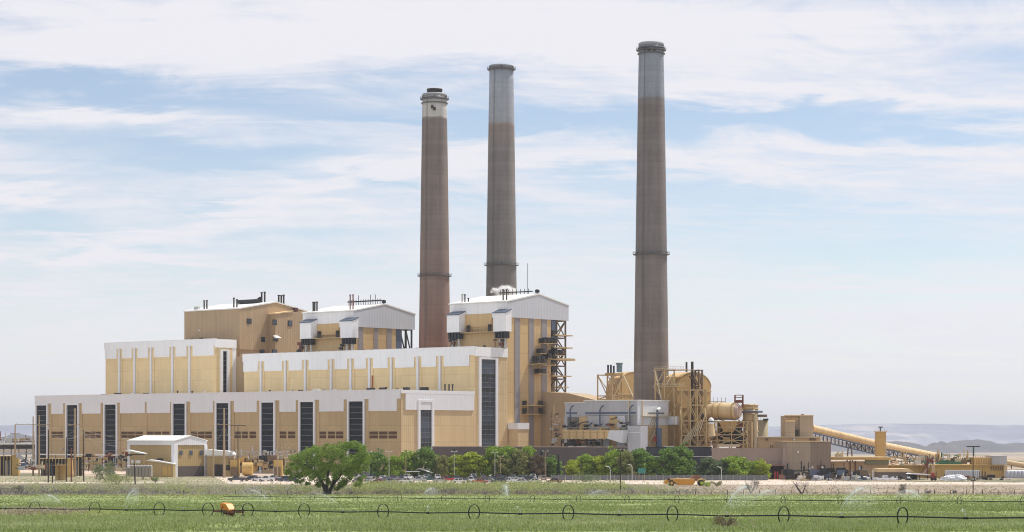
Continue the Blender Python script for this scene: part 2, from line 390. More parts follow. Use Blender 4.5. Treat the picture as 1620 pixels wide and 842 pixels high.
def concrete(name, zs, top=183.0, lift=2.4):
    """poured shaft: lift lines, streaks and painted or stained zones by height"""
    m, t, b = newmat(name); L = t.links
    tc = t.nodes.new('ShaderNodeTexCoord'); v = tc.outputs['Object']; sp = t.nodes.new('ShaderNodeSeparateXYZ'); L.new(v, sp.inputs[0])
    zf = mth(t, 'DIVIDE', sp.outputs[2], top)
    zf = mth(t, 'ADD', zf, mth(t, 'MULTIPLY', mth(t, 'SUBTRACT', nz(t, v, .12, 3), .5), .012))
    base = ramp(t, zf, zs)
    q = mth(t, 'FLOOR', mth(t, 'DIVIDE', sp.outputs[2], lift))
    wn = t.nodes.new('ShaderNodeTexWhiteNoise'); wn.noise_dimensions = '1D'; L.new(q, wn.inputs['W'])
    f = mth(t, 'ADD', 1.0, mth(t, 'MULTIPLY', mth(t, 'SUBTRACT', wn.outputs['Value'], .5), .11))
    q2 = mth(t, 'FLOOR', mth(t, 'DIVIDE', sp.outputs[2], lift*5))
    wn2 = t.nodes.new('ShaderNodeTexWhiteNoise'); wn2.noise_dimensions = '1D'; L.new(q2, wn2.inputs['W'])
    f = mth(t, 'ADD', f, mth(t, 'MULTIPLY', mth(t, 'SUBTRACT', wn2.outputs['Value'], .5), .07))
    fr = mth(t, 'FRACT', mth(t, 'DIVIDE', sp.outputs[2], lift))
    f = mth(t, 'SUBTRACT', f, mth(t, 'MULTIPLY', mth(t, 'LESS_THAN', fr, .13), .07))
    f = mth(t, 'ADD', f, mth(t, 'MULTIPLY', mth(t, 'SUBTRACT', nz(t, v, .16, 4, .6, (1, 1, .25)), .5), .7))
    st = nz(t, v, 1.0, 5, .65, (.5, .5, .02)); f = mth(t, 'ADD', f, mth(t, 'MULTIPLY', mth(t, 'SUBTRACT', st, .5), .5))
    f = mth(t, 'ADD', f, mth(t, 'MULTIPLY', mth(t, 'SUBTRACT', nz(t, v, .7, 5, .7), .5), .25))
    vm = t.nodes.new('ShaderNodeVectorMath'); vm.operation = 'SCALE'; L.new(base, vm.inputs[0]); L.new(f, vm.inputs['Scale'])
    L.new(vm.outputs[0], b.inputs['Base Color']); b.inputs['Roughness'].default_value = .9; b.inputs['Specular IOR Level'].default_value = .2
    return m
# ------------------------------------------------------------------ ground
def ground_mat():
    m, t, b = newmat('dry_ground'); L = t.links
    tc = t.nodes.new('ShaderNodeTexCoord'); v = tc.outputs['Object']
    a = nz(t, v, .02, 8, .65, (1, .45, 1)); c = nz(t, v, .22, 6, .7, (1, .5, 1)); d = nz(t, v, .0011, 6, .6)
    dirt = ramp(t, c, [(.25, (.36, .27, .205)), (.5, (.47, .36, .28)), (.8, (.58, .47, .38))])
    scrub = ramp(t, c, [(.3, (.12, .125, .07)), (.6, (.21, .20, .13)), (.8, (.32, .28, .20))])
    col = mixc(t, mth(t, 'MULTIPLY', mth(t, 'SUBTRACT', a, .47), 9, True), dirt, scrub)
    far = mixc(t, mth(t, 'MULTIPLY', mth(t, 'SUBTRACT', d, .46), 6, True), (.40, .31, .22), (.22, .20, .13))
    sp = t.nodes.new('ShaderNodeSeparateXYZ'); L.new(v, sp.inputs[0])
    col = mixc(t, mth(t, 'MULTIPLY', mth(t, 'SUBTRACT', sp.outputs[1], 1800), .002, True), col, far)
    L.new(col, b.inputs['Base Color']); b.inputs['Roughness'].default_value = .95; b.inputs['Specular IOR Level'].default_value = .1
    return m
def sheet(name, ys, x0, x1, nx, dz, mat, jit=0):
    V = []; Fc = []
    for j, Y in enumerate(ys):
        for i in range(nx+1):
            e = 0
            if jit and j in (0, len(ys)-1): e = jit*(random.random()-.5)
            V.append((x0+(x1-x0)*i/nx, Y+e, gz(Y+e)+dz))
    for j in range(len(ys)-1):
        for i in range(nx):
            a = j*(nx+1)+i; Fc.append((a, a+1, a+nx+2, a+nx+1))
    return struct(name, npmesh(name, V, Fc, mat, 4))
sheet('ground', [-300, 0, 100, 184, 259, 388, 466, 560, 600, 650, 700, 900, 1200, 1600, 2200, 3000, 8000, 16000, 26000], -22000, 22000, 8, 0.0, ground_mat())
def field_mat():
    m, t, b = newmat('alfalfa_field'); L = t.links
    tc = t.nodes.new('ShaderNodeTexCoord'); v = tc.outputs['Object']
    a = nz(t, v, .05, 6, .65, (.5, 1, 1)); c = nz(t, v, .9, 5, .75, (1, .35, 1)); r = nz(t, v, .11, 5, .7, (.12, 1, 1))
    f = mth(t, 'ADD', mth(t, 'MULTIPLY', a, .4), mth(t, 'ADD', mth(t, 'MULTIPLY', c, .15), mth(t, 'MULTIPLY', r, .55)))
    col = ramp(t, f, [(.36, (.10, .155, .035)), (.46, (.165, .23, .06)), (.55, (.235, .285, .09)), (.68, (.34, .35, .17))])
    L.new(col, b.inputs['Base Color']); b.inputs['Roughness'].default_value = .8; b.inputs['Specular IOR Level'].default_value = .15
    bp = t.nodes.new('ShaderNodeBump'); bp.inputs['Strength'].default_value = .6; bp.inputs['Distance'].default_value = .4; L.new(c, bp.inputs['Height']); L.new(bp.outputs[0], b.inputs['Normal'])
    return m
sheet('field', [60, 100, 184, 259, 388, 466, 560, 600], -420, 420, 60, 0.03, field_mat(), 3)
def brush_mat(name, c0, c1, c2):
    m, t, b = newmat(name); tc = t.nodes.new('ShaderNodeTexCoord'); v = tc.outputs['Object']
    f = mth(t, 'ADD', mth(t, 'MULTIPLY', nz(t, v, .06, 7, .7, (.5, 1.6, 1)), .6), mth(t, 'MULTIPLY', nz(t, v, .5, 5, .7), .4))
    t.links.new(ramp(t, f, [(.38, c0), (.5, c1), (.63, c2)]), b.inputs['Base Color']); b.inputs['Roughness'].default_value = .95; b.inputs['Specular IOR Level'].default_value = .1
    return m
def lot_mat(name, c):
    m, t, b = newmat(name); tc = t.nodes.new('ShaderNodeTexCoord'); v = tc.outputs['Object']
    f = nz(t, v, .15, 7, .7, (.6, 1, 1))
    col = ramp(t, f, [(.3, sub(c, .72)), (.5, c), (.75, sub(c, 1.2))]); t.links.new(col, b.inputs['Base Color']); b.inputs['Roughness'].default_value = .95
    b.inputs['Specular IOR Level'].default_value = .1; return m
m_lot = lot_mat('pale_gravel', (.60, .50, .42))
def patch(name, pts, dz, mat):           # outline in (px, Y)
    me = MB().add([(wx(px, Y), Y, dz) for px, Y in pts], [tuple(range(len(pts)))]).mesh(name, mat)
    return struct(name, me)
def strip(name, x0, x1, y0, y1, dz, mat):
    ys = [y0]+[a for a, _ in TER if y0 < a < y1]+[y1]; sheet(name, ys, x0, x1, 40, dz, mat, 4)
strip('brush_ground', -400, 48, 598, 772, .012, brush_mat('brush_soil', (.10, .10, .06), (.18, .17, .115), (.30, .26, .19)))
strip('yard_scrub', -400, -98, 776, 925, .016, brush_mat('yard_soil', (.17, .19, .09), (.30, .27, .18), (.50, .40, .30)))
strip('dry_margin', 44, 420, 598, 768, .008, brush_mat('dry_soil', (.20, .17, .11), (.31, .25, .19), (.42, .34, .27)))
patch('gravel_lot', [(360, 785), (700, 780), (1000, 775), (1240, 768), (1660, 772), (1660, 800), (1400, 812), (1250, 830), (1200, 850), (905, 905), (560, 930), (340, 905)], .02, m_lot)
patch('gravel_yard', [(-60, 1020), (230, 960), (480, 950), (480, 1120), (-60, 1130)], .02, lot_mat('yard_gravel', (.58, .46, .36)))
patch('dirt_track', [(-60, 792), (120, 790), (260, 800), (260, 818), (120, 806), (-60, 812)], .02, m_lot)
# ------------------------------------------------------------------ far land
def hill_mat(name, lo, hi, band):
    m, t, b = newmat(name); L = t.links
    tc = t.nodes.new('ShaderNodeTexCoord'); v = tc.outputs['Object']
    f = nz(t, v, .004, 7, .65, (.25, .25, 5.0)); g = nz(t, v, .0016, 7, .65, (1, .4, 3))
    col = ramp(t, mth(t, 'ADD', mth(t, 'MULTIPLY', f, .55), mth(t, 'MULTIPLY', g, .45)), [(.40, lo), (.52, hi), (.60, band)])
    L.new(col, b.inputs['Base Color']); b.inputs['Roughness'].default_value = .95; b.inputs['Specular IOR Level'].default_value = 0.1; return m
m_mesa = hill_mat('hazed_mesa_rock', (.15, .17, .25), (.24, .25, .33), (.48, .44, .45))  # blue of the far haze is mixed into the rock colours
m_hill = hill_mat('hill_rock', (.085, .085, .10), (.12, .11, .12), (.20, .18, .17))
from mathutils import noise as mn
def mesa():
    nx, ny = 420, 34; V = []; Fc = []
    for j in range(ny+1):
        t = j/ny; Y = 13500+4200*t
        for i in range(nx+1):
            X = -5200+10400*i/nx; px = HX+X/Y*F
            top = 70+9*mn.noise(Vector((X*.0012, 3.3, 0)))+5*mn.noise(Vector((X*.006, 1.3, 0)))
            top += 10 if px < 120 else 0
            top += 14*max(0, 1-abs((px-1400)/260.0)**2)*(px > 1100)-12*max(0, 1-abs((px-1230)/70.0))
            gully = .16*mn.noise(Vector((X*.003, Y*.0012, .7)))+.10*mn.noise(Vector((X*.010, Y*.003, .2)))
            s = min(1, max(0, (t*1.35+gully)))
            st = s*s*(3-2*s)
            st = st+.05*math.sin(st*16)*(1-st)*2
            V.append((X, Y, -61+(top+61)*st))
    for j in range(ny):
        for i in range(nx):
            a = j*(nx+1)+i; Fc.append((a, a+1, a+nx+2, a+nx+1))
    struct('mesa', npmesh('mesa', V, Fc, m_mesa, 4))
mesa()
def hill(cx, Y, w, top, sk=0.0, seed=1):
    X0 = wx(cx, Y); wm = w/F*Y; zt = wz(top, Y); n = 40; V = []; Fc = []
    for j in range(n+1):
        for i in range(n+1):
            a = (i/n*2-1); c = (j/n*2-1); r = math.hypot(a*(1+sk*a), c)
            h = max(0, 1-r); h = h*h*(3-2*h); h = h**.8
            k = 1+.5*mn.noise(Vector((a*3+seed, c*3, seed)))*(1-h*.7)+.15*mn.noise(Vector((a*9+seed, c*9, seed)))
            V.append((X0+a*wm*1.5, Y+c*wm*1.5, -61+(zt+61)*h*k))
    for j in range(n):
        for i in range(n):
            p = j*(n+1)+i; Fc.append((p, p+1, p+n+2, p+n+1))
    struct('hill', npmesh('hill', V, Fc, m_hill, 4))
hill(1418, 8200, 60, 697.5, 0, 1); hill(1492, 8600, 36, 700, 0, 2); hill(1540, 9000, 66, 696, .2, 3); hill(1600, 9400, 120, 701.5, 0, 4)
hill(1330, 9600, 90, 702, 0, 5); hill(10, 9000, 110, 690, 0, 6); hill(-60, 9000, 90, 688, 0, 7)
# ------------------------------------------------------------------ chimneys
def stack(px0, px1, ytop, Y, r_base_px, base_y, rings, label, mat, zpaint, cap_h=4.5, flue=0.0):
    """px0, px1: edges at the top; r_base_px: half width at the picture row base_y"""
    cx = (px0+px1)/2; X = wx(cx, Y); H = wz(ytop, Y); rt = (px1-px0)/2*mpp(Y); rb0 = r_base_px*mpp(Y); zb = wz(base_y, Y)
    def rad(z):
        t = (H-z)/(H-zb)
        return rt+(rb0-rt)*(t**.85 if t > 0 else 0)
    th = thing('chimney', label, 'chimney', (X, Y, 0))
    n = 24; prof = [(rad(H*i/n), H*i/n) for i in range(n+1)]
    prof += [(rad(H)-.45, H), (rad(H)-.45, H-6)]
    part('shaft', MB().lathe(prof, 48, cap=False), mat, th)
    part('cap', MB().lathe([(rt+.05, H-1.3), (rt+.28, H-1.2), (rt+.28, H-.2), (rt-.2, H+.15), (rt-.6, H+.15), (rt-.6, H-2)], 40, cap=False), m_cap, th)
    if flue: part('flue', MB().lathe([(rt*.62, H-2), (rt*.62, H+flue*.7), (rt*.66, H+flue*.7), (rt*.66, H+flue), (rt*.55, H+flue), (rt*.55, H-2)], 32, cap=False), m_dkst, th)
    for k, zr in enumerate(rings):
        z = wz(zr, Y); r = rad(z)
        g = part('gallery', MB().lathe([(r-.1, z-.45), (r+.35, z-.25), (r+1.15, z-.1), (r+1.15, z+.08), (r-.1, z+.08)], 40, cap=False), m_ring, th)
        mb = MB()
        for i in range(24):
            a = 2*PI*i/24; c, s_ = math.cos(a)*(r+1.1), math.sin(a)*(r+1.1)
            mb.bar((c, s_, z), (c, s_, z+1.15), .07)
            a2 = 2*PI*(i+1)/24; c2, s2 = math.cos(a2)*(r+1.1), math.sin(a2)*(r+1.1)
            mb.bar((c, s_, z+1.12), (c2, s2, z+1.12), .07); mb.bar((c, s_, z+.6), (c2, s2, z+.6), .05)
        part('railing', mb, m_ring, g)
        for i in range(6):
            a = 2*PI*(i+.5)/6
            part('beacon', MB().box(-.3, .3, -.3, .3, 0, .9), m_ring, g, ((r+.6)*math.cos(a), (r+.6)*math.sin(a), z+.08))
    mb = MB()
    for z in range(30, int(H)-4, 6):
        r0, r1 = rad(z)+.35, rad(z+6)+.35; a = -2.15
        for da in (-.03, .03): mb.bar((r0*math.cos(a+da), r0*math.sin(a+da), z), (r1*math.cos(a+da), r1*math.sin(a+da), z+6), .08)
        mb.bar((r0*math.cos(a-.03), r0*math.sin(a-.03), z), (r0*math.cos(a+.03), r0*math.sin(a+.03), z), .12)
    part('ladder', mb, m_ring, th)
    return th, rad, H
m_cap = flat('cap_concrete', (.33, .34, .36), .7); m_ring = flat('gallery_steel', (.13, .13, .14), .6, .3)
mc1 = concrete('chimney_brown', [(0, (.30, .165, .125)), (.30, (.29, .165, .125)), (.42, (.255, .165, .13)), (.62, (.215, .168, .145)), (.925, (.20, .17, .155)), (.928, (.52, .50, .47)), (1, (.52, .51, .49))])
mc2 = concrete('chimney_grey', [(0, (.19, .165, .145)), (.5, (.20, .185, .175)), (.80, (.225, .205, .195)), (.851, (.25, .20, .17)), (.859, (.33, .35, .38)), (.97, (.33, .36, .41)), (1, (.30, .31, .33))], 199.0)
mc3 = concrete('chimney_grey_brown', [(0, (.24, .185, .15)), (.25, (.235, .185, .155)), (.35, (.205, .175, .16)), (.55, (.20, .18, .178)), (.866, (.205, .18, .172)), (.874, (.27, .295, .34)), (1, (.28, .31, .35))])
def top_bands(th, rad, H, n=2):
    for i in range(n):
        z = H-2.2-i*2.3; r = rad(z)
        part('band', MB().lathe([(r+.02, z-.3), (r+.55, z-.25), (r+.55, z+.2), (r+.02, z+.25)], 40, cap=False), m_ring, th)
t_, r_, h_ = stack(668.5, 706.5, 149, 1065, 25, 560, [157.5, 437], 'brown concrete chimney with short white top, leftmost of the three', mc1, 0, flue=2.4); top_bands(t_, r_, h_)
t_, r_, h_ = stack(774.5, 812, 104, 1090, 24.3, 470, [110, 420], 'grey concrete chimney behind the white-topped boiler house, middle of the three', mc2, 0); top_bands(t_, r_, h_, 1)
t_, r_, h_ = stack(1011, 1049.5, 68.5, 936, 27.5, 585, [80, 403], 'tallest grey chimney rising between the two rounded ochre ducts', mc3, 0); top_bands(t_, r_, h_)
for pts in ():
    pass
def mark(px, py, Y, w, h, mat, parent, r):     # a small dark fitting on the shaft
    x = wx(px, Y)-parent.location.x
    part('access_box', MB().box(x-w/2, x+w/2, -r-.35, -r+.6, wz(py, Y)-h/2, wz(py, Y)+h/2), mat, parent)
for px, py in ((684.5, 172), (688, 175)): mark(px, py, 1065, 1.2, 1.6, m_dkst, [o for o in OFF if o.name == 'chimney'][0], 6.0)
for px, py in ((1018, 80), (1034, 82), (1026, 83)): mark(px, py, 936, 1.0, 1.3, m_dkst, [o for o in OFF if o.name == 'chimney.002'][0], 5.2)
# ------------------------------------------------------------------ turbine halls
def window_bay(parent, ax, v, a0, a1, z0, z1, rows, glass, jw=1.15, ribs=0, cols=0, sgn=-1):
    """tall glazed bay: ax 'f' front plane y=v (a = x), ax 'e' end plane x=v (a = y, facing +x)"""
    def bx(mb, p0, p1, d0, d1, q0, q1):   # p along the wall, d outward
        if ax == 'f': mb.box(p0, p1, v-d1, v-d0, q0, q1)
        else: mb.box(v+d0, v+d1, p0, p1, q0, q1)
        return mb
    mull = MB(); hgt = (z1-z0)/rows
    for i in range(rows+1): bx(mull, a0, a1, .02, .22, z0+i*hgt-.11, z0+i*hgt+.11)
    for i in range(cols+1): c = a0+(a1-a0)*i/cols if cols else a0; bx(mull, c-.05, c+.05, .02, .14, z0, z1)
    w = part('window', mull, m_mull, parent)
    fr = MB(); bx(fr, a0-jw, a0, 0, .75, 0, z1+.9); bx(fr, a1, a1+jw, 0, .75, 0, z1+.9); bx(fr, a0, a1, 0, .7, z1, z1+.9)
    part('frame', fr, m_trim, w)
    me = None
    for i in range(rows):
        q0 = z0+i*hgt+.11; q1 = z0+(i+1)*hgt-.11
        if me is None:
            mb = bx(MB(), a0, a1, .0, .10, q0, q1); zc = q0
            o = part('pane', mb, glass, w); me = o.data
        else:
            o = bpy.data.objects.new('pane', me); COL.objects.link(o); o.parent = w; o.location = (0, 0, q0-zc)
    for i in range(ribs):
        c = a0+(a1-a0)*(i+.5)/ribs
        part('rib', bx(MB(), c-.16, c+.16, 0, .5, z1+.9, z1+4.2), m_trim, w)
    return w
th = pthing('turbine_hall', 'long low tan turbine hall with white upper band and eight tall dark windows', 'power plant hall', 0, 0)
xL = ux(57, 0); ZT = 36.4; yE = vy(752, 0)
part('wall', MB().box(xL, 0, 0, yE, 0, ZT-.6), m_tanlow, th)
part('end_wall', MB().box(-.02, .35, .0, yE, 0, ZT-.6), m_tanend, th, label='lighter tan end wall facing right')
part('roof', MB().box(xL, 0, .3, yE, ZT-.6, ZT-.3), m_wroof, th)
part('fascia', MB().box(xL-.5, 0, -.5, 0, 32.6, ZT), m_whitelow, th)
part('coping', MB().box(xL-.6, .9, -.62, .2, ZT, ZT+.25), m_trim, th)
part('fascia', MB().box(.35, .85, -.5, yE-1.2, 34.9, ZT), m_trim, th)
part('end_band', MB().box(.35, .8, vy(640, 0), vy(748, 0), 27.9, 34.9), m_whitelow, th)
wins = [(59, 75), (107, 124), (167, 184.7), (275, 294), (343.5, 363), (414.6, 434), (476, 497), (553, 575.5)]
strips = [(79, 82), (101, 104), (127.5, 130.5), (160, 163), (187.7, 190.7), (230, 233), (270, 272.5), (298, 302), (338, 341.5), (367.3, 371), (407, 410.5), (439.8, 443), (468.8, 472), (502, 506), (544.6, 548.6), (579.5, 584), (628.5, 634)]
panels = [(82, 101), (130.5, 160), (190.7, 230), (233, 270), (302, 338), (371, 407), (443, 468.8), (506, 544.6), (584, 628.5)]
WZ = 31.7
for a, b in wins: window_bay(th, 'f', 0, ux(a, 0), ux(b, 0), 2.0, WZ, 12, m_glass, 1.0, 0, 0)
for a, b in wins:
    x0, x1 = ux(a, 0)-1.0, ux(b, 0)+1.0
    part('panel', MB().box(x0, x1, -.46, 0, 27.6, 32.6) if False else MB().box(x0, x1, -.48, -.02, WZ+.9, 32.62), m_whitelow, th)
for a, b in panels: part('panel', MB().box(ux(a, 0), ux(b, 0), -.40, 0, 27.4, 32.6), m_whitelow, th)
for a, b in strips: part('pilaster', MB().box(ux(a, 0), ux(b, 0), -.22, 0, 0, 32.6), m_tanlow, th)
louv = [(81, 90), (91, 100), (135, 142), (143, 151), (152, 160), (192, 202), (203, 213), (214.5, 226), (232, 243), (244.5, 255), (257, 268), (302, 312), (313.5, 323.5), (325, 335),
        (371.5, 381), (383, 392), (395, 405), (443, 453), (456, 467), (505.6, 516), (519, 530), (532, 543), (585, 598), (600, 613), (615, 629)]
for a, b in louv:
    for z0, z1 in ((17.3, 18.6), (15.6, 16.9)):
        x0, x1 = ux(a, 0), ux(b, 0)
        mb = MB()
        for k in range(4):
            c = z0+(z1-z0)*(k+.5)/4; mb.add([(x0, -.02, c-.16), (x1, -.02, c-.16), (x1, -.28, c+.10), (x0, -.28, c+.10)], [(0, 1, 2, 3)])
        mb.box(x0, x1, -.08, -.01, z0, z1)
        part('louver', mb, m_louv, th)
for x, g in ((ux(440, 0), 1), (ux(100, 0), 1)):
    part('wall_lamp', MB().box(x-.4, x+.4, -.9, -.1, 10, 10.6), m_polew, th)
for a in (460, 466, 490, 600, 604, 645, 584): part('wall_lamp', MB().box(ux(a, 0)-.35, ux(a, 0)+.35, -1.0, -.05, 9.4, 10.3), m_polew, th)
e0, e1 = vy(662.5, 0), vy(681, 0)
window_bay(th, 'e', .35, e0, e1, 9.5, 31.4, 10, m_glassb, 1.3, 0, 4)
rr = random.Random(3)
for k in range(30):        # small roof fans and boxes behind the parapet
    x = -rr.uniform(6, 245); y = rr.uniform(25, 40); h = rr.uniform(.6, 2.2)
    mb = MB()
    if rr.random() < .5: mb.box(x-rr.uniform(.5, 2.2), x+rr.uniform(.5, 2), y, y+1.5, ZT-.3, ZT+h*.9)
    else: mb.lathe([(.35, ZT-.3), (.35, ZT+h), (.6, ZT+h), (.6, ZT+h+.3)], 8, (x, y))
    part('roof_fan', mb, m_dark if rr.random() < .6 else m_polew, th)
for px in (738, 742, 745.5): part('vent_pipe', MB().lathe([(.3, ZT-.3), (.3, ZT+2.6), (.5, ZT+2.6), (.5, ZT+3.0)], 8, (-3-.6*(745-px), 36)), m_dark, th)
# upper halls
def upper_hall(label, xl, xr, ytop, v, depth, ZT, zstripe, zpan, pil, zb, endf):
    t = pthing('upper_hall', label, 'power plant hall', xr, v)
    part('wall', MB().box(xl, xr, v, v+depth, 0, ZT-.6), m_tanup, t)
    part('roof', MB().box(xl, xr, v+.3, v+depth, ZT-.6, ZT-.3), m_wroof, t)
    part('fascia', MB().box(xl-.5, xr+.02, v-.55, v, zstripe, ZT), m_white, t)
    part('coping', MB().box(xl-.6, xr+.9, v-.68, v+.2, ZT, ZT+.3), m_trim, t)
    part('fascia', MB().box(xr, xr+.6, v-.55, v+depth, ZT-4.2, ZT), m_white, t)
    edges = [xl]+pil+[None]
    w = .95
    for p in pil:
        part('pilaster', MB().box(p-.55, p+.55, v-.85, v, zb, zstripe+.1), m_trim, t)
        for s in (-1, 1): part('strip', MB().box(p+s*(w+.55)-w*.72, p+s*(w+.55)+w*.72, v-.3, v, zb, zstripe), m_tanup, t)
    bounds = [xl+.0]+[q for p in pil for q in (p-2.3, p+2.3)]+[endf]
    for i in range(0, len(bounds), 2):
        part('panel', MB().box(bounds[i], bounds[i+1], v-.48, v, zpan, zstripe+.02), m_white, t)
    return t
V1 = yE
xr = ux(752, V1); xl = ux(386, V1)
pil = [ux(p, V1) for p in (414, 452.5, 484, 525, 556, 585.5, 620, 662, 697)]
D2 = vy(802, xr)-V1
uh = upper_hall('wide upper turbine hall with nine white pilasters left of the tall grey window', xl, xr, 549, V1, D2, 56.2, 52.6, 47.8, pil, 30, ux(743.5, V1))
part('strip', MB().box(ux(744, V1), xr, V1-.3, V1, 30, 52.6), m_tanup, uh)
window_bay(uh, 'e', xr, vy(760, xr), vy(783, xr), 9, 50.8, 20, m_glassb, 1.5, 9, 6)
part('end_wall', MB().box(xr, xr+.3, vy(789, xr)-.3, V1+D2, 0, 52), m_tanend, uh)
part('rust_pipe', MB().box(ux(590.3, V1)-.3, ux(590.3, V1)+.3, V1-.7, V1-.3, 37.5, 44.5), flat('orange_rust', (.38, .11, .03), .8), uh)
rr = random.Random(8)
for k in range(14):
    x = rr.uniform(xl+5, xr-5); part('roof_fan', MB().lathe([(.4, 55.5), (.4, 56.8), (.7, 56.8), (.7, 57.3)], 8, (x, V1+12)), m_dark, uh)
xr1 = ux(341, V1); xl1 = ux(167, V1)
pil = [ux(p, V1) for p in (190, 214, 240, 274, 301)]
D1 = vy(373, xr1)-V1
u1 = upper_hall('shorter upper hall with five white pilasters at the far left', xl1, xr1, 540, V1, D1, 64.4, 61.3, 56.3, pil, 30, ux(339, V1))
part('strip', MB().box(ux(339.5, V1), xr1, V1-.3, V1, 30, 61.3), m_tanup, u1)
window_bay(u1, 'e', xr1, vy(351.5, xr1), vy(358, xr1), 37.5, 58.5, 9, m_glass, 1.6, 0, 0)
part('strip', MB().box(xr1, xr1+.4, vy(362, xr1), vy(366.5, xr1), 36, 59.6), m_tanup, u1)
part('end_panel', MB().box(xr1, xr1+.3, vy(367, xr1), vy(373, xr1), 36, 60.4), m_white, u1)
# connecting block with a dark slot, left boiler house
# ------------------------------------------------------------------ boiler houses
VB = V1+D2
def boiler(label, x1, length, depth, zE, zR, zW, walls, upper, depth_wall, stripes=(), zb=34):
    """gable faces +x; ridge runs along x"""
    t = pthing('boiler_house', label, 'boiler house', x1, VB)
    x0 = x1-length; y0, y1 = VB, VB+depth; ym = (y0+y1)/2
    part('wall', MB().box(x0, x1, y0, y0+depth_wall, 0, zW+.5), walls, t)
    up = [(y0-.35, zW), (y1, zW), (y1, zE), (ym, zR), (y0-.35, zE)]
    part('upper_siding', MB().prism(up, x0-.3, x1+.45, 'x'), upper, t)
    if upper is m_white: part('gable', MB().prism(up, x1+.47, x1+.6, 'x'), m_gable_shade, t)  # thin facing over the white siding, coloured as if in shade
    for s, (ya, yb) in ((1, (y0-.9, ym)), (-1, (y1+.6, ym))):
        part('roof', MB().prism([(ya, zE+.0), (yb, zR+.05), (yb, zR+.65), (ya, zE+.55)] if s == 1 else [(yb, zR+.05), (ya, zE+.0), (ya, zE+.55), (yb, zR+.65)], x0-.6, x1+.8, 'x'), m_wroof, t)
    for a, b in stripes: part('stripe', MB().box(x1, x1+.22, a, b, 0, zW), m_stripe, t)
    return t
def rod(t, x, y, z0, z1, r=.28, mat=None):
    return part('vent_pipe', MB().lathe([(r, z0), (r, z1-.5), (r*1.5, z1-.5), (r*1.5, z1)], 8, (x, y)), mat or m_dkst, t)
# right boiler house (white top)
X3 = xr
d3 = vy(898, X3)-VB; l3 = X3-ux(713, VB); dw3 = vy(871.6, X3)-VB
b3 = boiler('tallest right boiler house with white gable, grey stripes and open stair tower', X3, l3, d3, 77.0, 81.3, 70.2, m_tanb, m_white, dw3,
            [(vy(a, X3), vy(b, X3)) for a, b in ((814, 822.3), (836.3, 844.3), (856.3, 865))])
# middle boiler house
X2 = ux(559.5, VB); d2 = vy(655, X2)-VB; l2 = X2-ux(480.5, VB); dw2 = vy(626, X2)-VB
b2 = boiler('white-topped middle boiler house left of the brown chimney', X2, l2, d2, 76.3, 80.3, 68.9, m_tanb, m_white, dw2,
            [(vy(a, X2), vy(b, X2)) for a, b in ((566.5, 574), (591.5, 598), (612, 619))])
# left boiler house (all tan)
X1 = ux(379, VB); d1 = vy(490, X1)-VB; l1 = X1-ux(293, VB)
b1 = boiler('plain brown boiler house with small dark windows at the left', X1, l1, d1, 80.3, 84.6, 60, m_brn, m_brn, d1*.97)
part('link_block', MB().box(X1-6, X1-.5, V1+2, VB, 0, 60), m_brn, b1)
part('link_block', MB().box(ux(375, V1)+0, X1+1.2, V1+D1, VB-1, 0, 56), m_brn, b1)
part('slot', MB().box(X1+1.2, X1+1.35, vy(375.5, X1+1.2), vy(380.5, X1+1.2), 39, 56), m_dkst, b1)
# projecting bay on the left boiler gable
ya, yb = vy(424, X1), vy(479, X1)
part('bay', MB().prism([(ya, 0), (yb, 0), (yb, 81.0), (ya, 78.4)], X1+.4, X1+5.5, 'x'), m_brn, b1)
part('bay_roof', MB().prism([(ya-.4, 78.3), (vy(452, X1), 80.2), (vy(452, X1), 80.7), (ya-.4, 78.8)], X1+.4, X1+6.0, 'x'), m_cream, b1)
def small_win(t, x, py0, py1, px0, px1):
    y0, y1 = vy(px0, x), vy(px1, x); z1, z0 = pz(py0, x, y0), pz(py1, x, y0)
    w = part('window', MB().box(x, x+.25, y0-.25, y1+.25, z0-.3, z1+.3), m_dkst, t)
    part('pane', MB().box(x+.2, x+.32, y0, y1, z0, z1), m_glassb, w)
for (a, b, c, d, f) in ((505, 511, 391, 397, 0), (506.5, 513, 431.5, 437, 1), (508, 515, 456, 461.5, 1), (534, 540, 413.5, 418.5, 0), (534, 539, 432, 439, 1), (554, 560, 412, 417.5, 0), (554, 560, 431, 437.5, 1)):
    small_win(b1, X1+(5.5 if f else .45), a, b, c, d)
yy = vy(436, X1+5.5); part('hood', MB().prism([(X1+5.5, pz(536, X1, yy)), (X1+8.2, pz(535.5, X1, yy)), (X1+5.5, pz(531.5, X1, yy))], yy-1.6, yy+1.6, 'y'), m_white, b1)
part('gable_box', MB().box(X1+.5, X1+2.5, vy(462, X1), vy(466, X1), 78.2, 82.5), flat('maroon_box', (.10, .03, .035)), b1)
def hopper(t, pxa, pxb, pya, pyb, legs=True):
    """white enclosed box hung on the eave side"""
    x0, x1 = ux(pxa, VB-4), ux(pxb, VB-4); xm = (x0+x1)/2; z1 = pz(pya, xm, VB-4); z0 = pz(pyb, xm, VB-4)
    h = part('hopper', MB().prism([(VB-4.5, z0), (VB-.4, z0), (VB-.4, z1+1.6), (VB-4.5, z1)], x0, x1, 'x'), m_white, t)
    part('hopper_roof', MB().prism([(VB-4.9, z1+.02), (VB-.4, z1+1.65), (VB-.4, z1+2.0), (VB-4.9, z1+.4)], x0-.3, x1+.3, 'x'), m_blueg, h)
    mb = MB()
    for k in range(4): mb.box(x0+(x1-x0)*(k+.1)/4, x0+(x1-x0)*(k+.65)/4, VB-3.8, VB-1, z0-3.0, z0-.02)
    part('motor', mb, m_dark, h)
    for f in (.3, .75):
        part('leg', MB().tube((x0+(x1-x0)*f, VB-2.5, 55.8), (x0+(x1-x0)*f, VB-2.5, z0-.5), .55, 10), m_polew, h)
    return z0
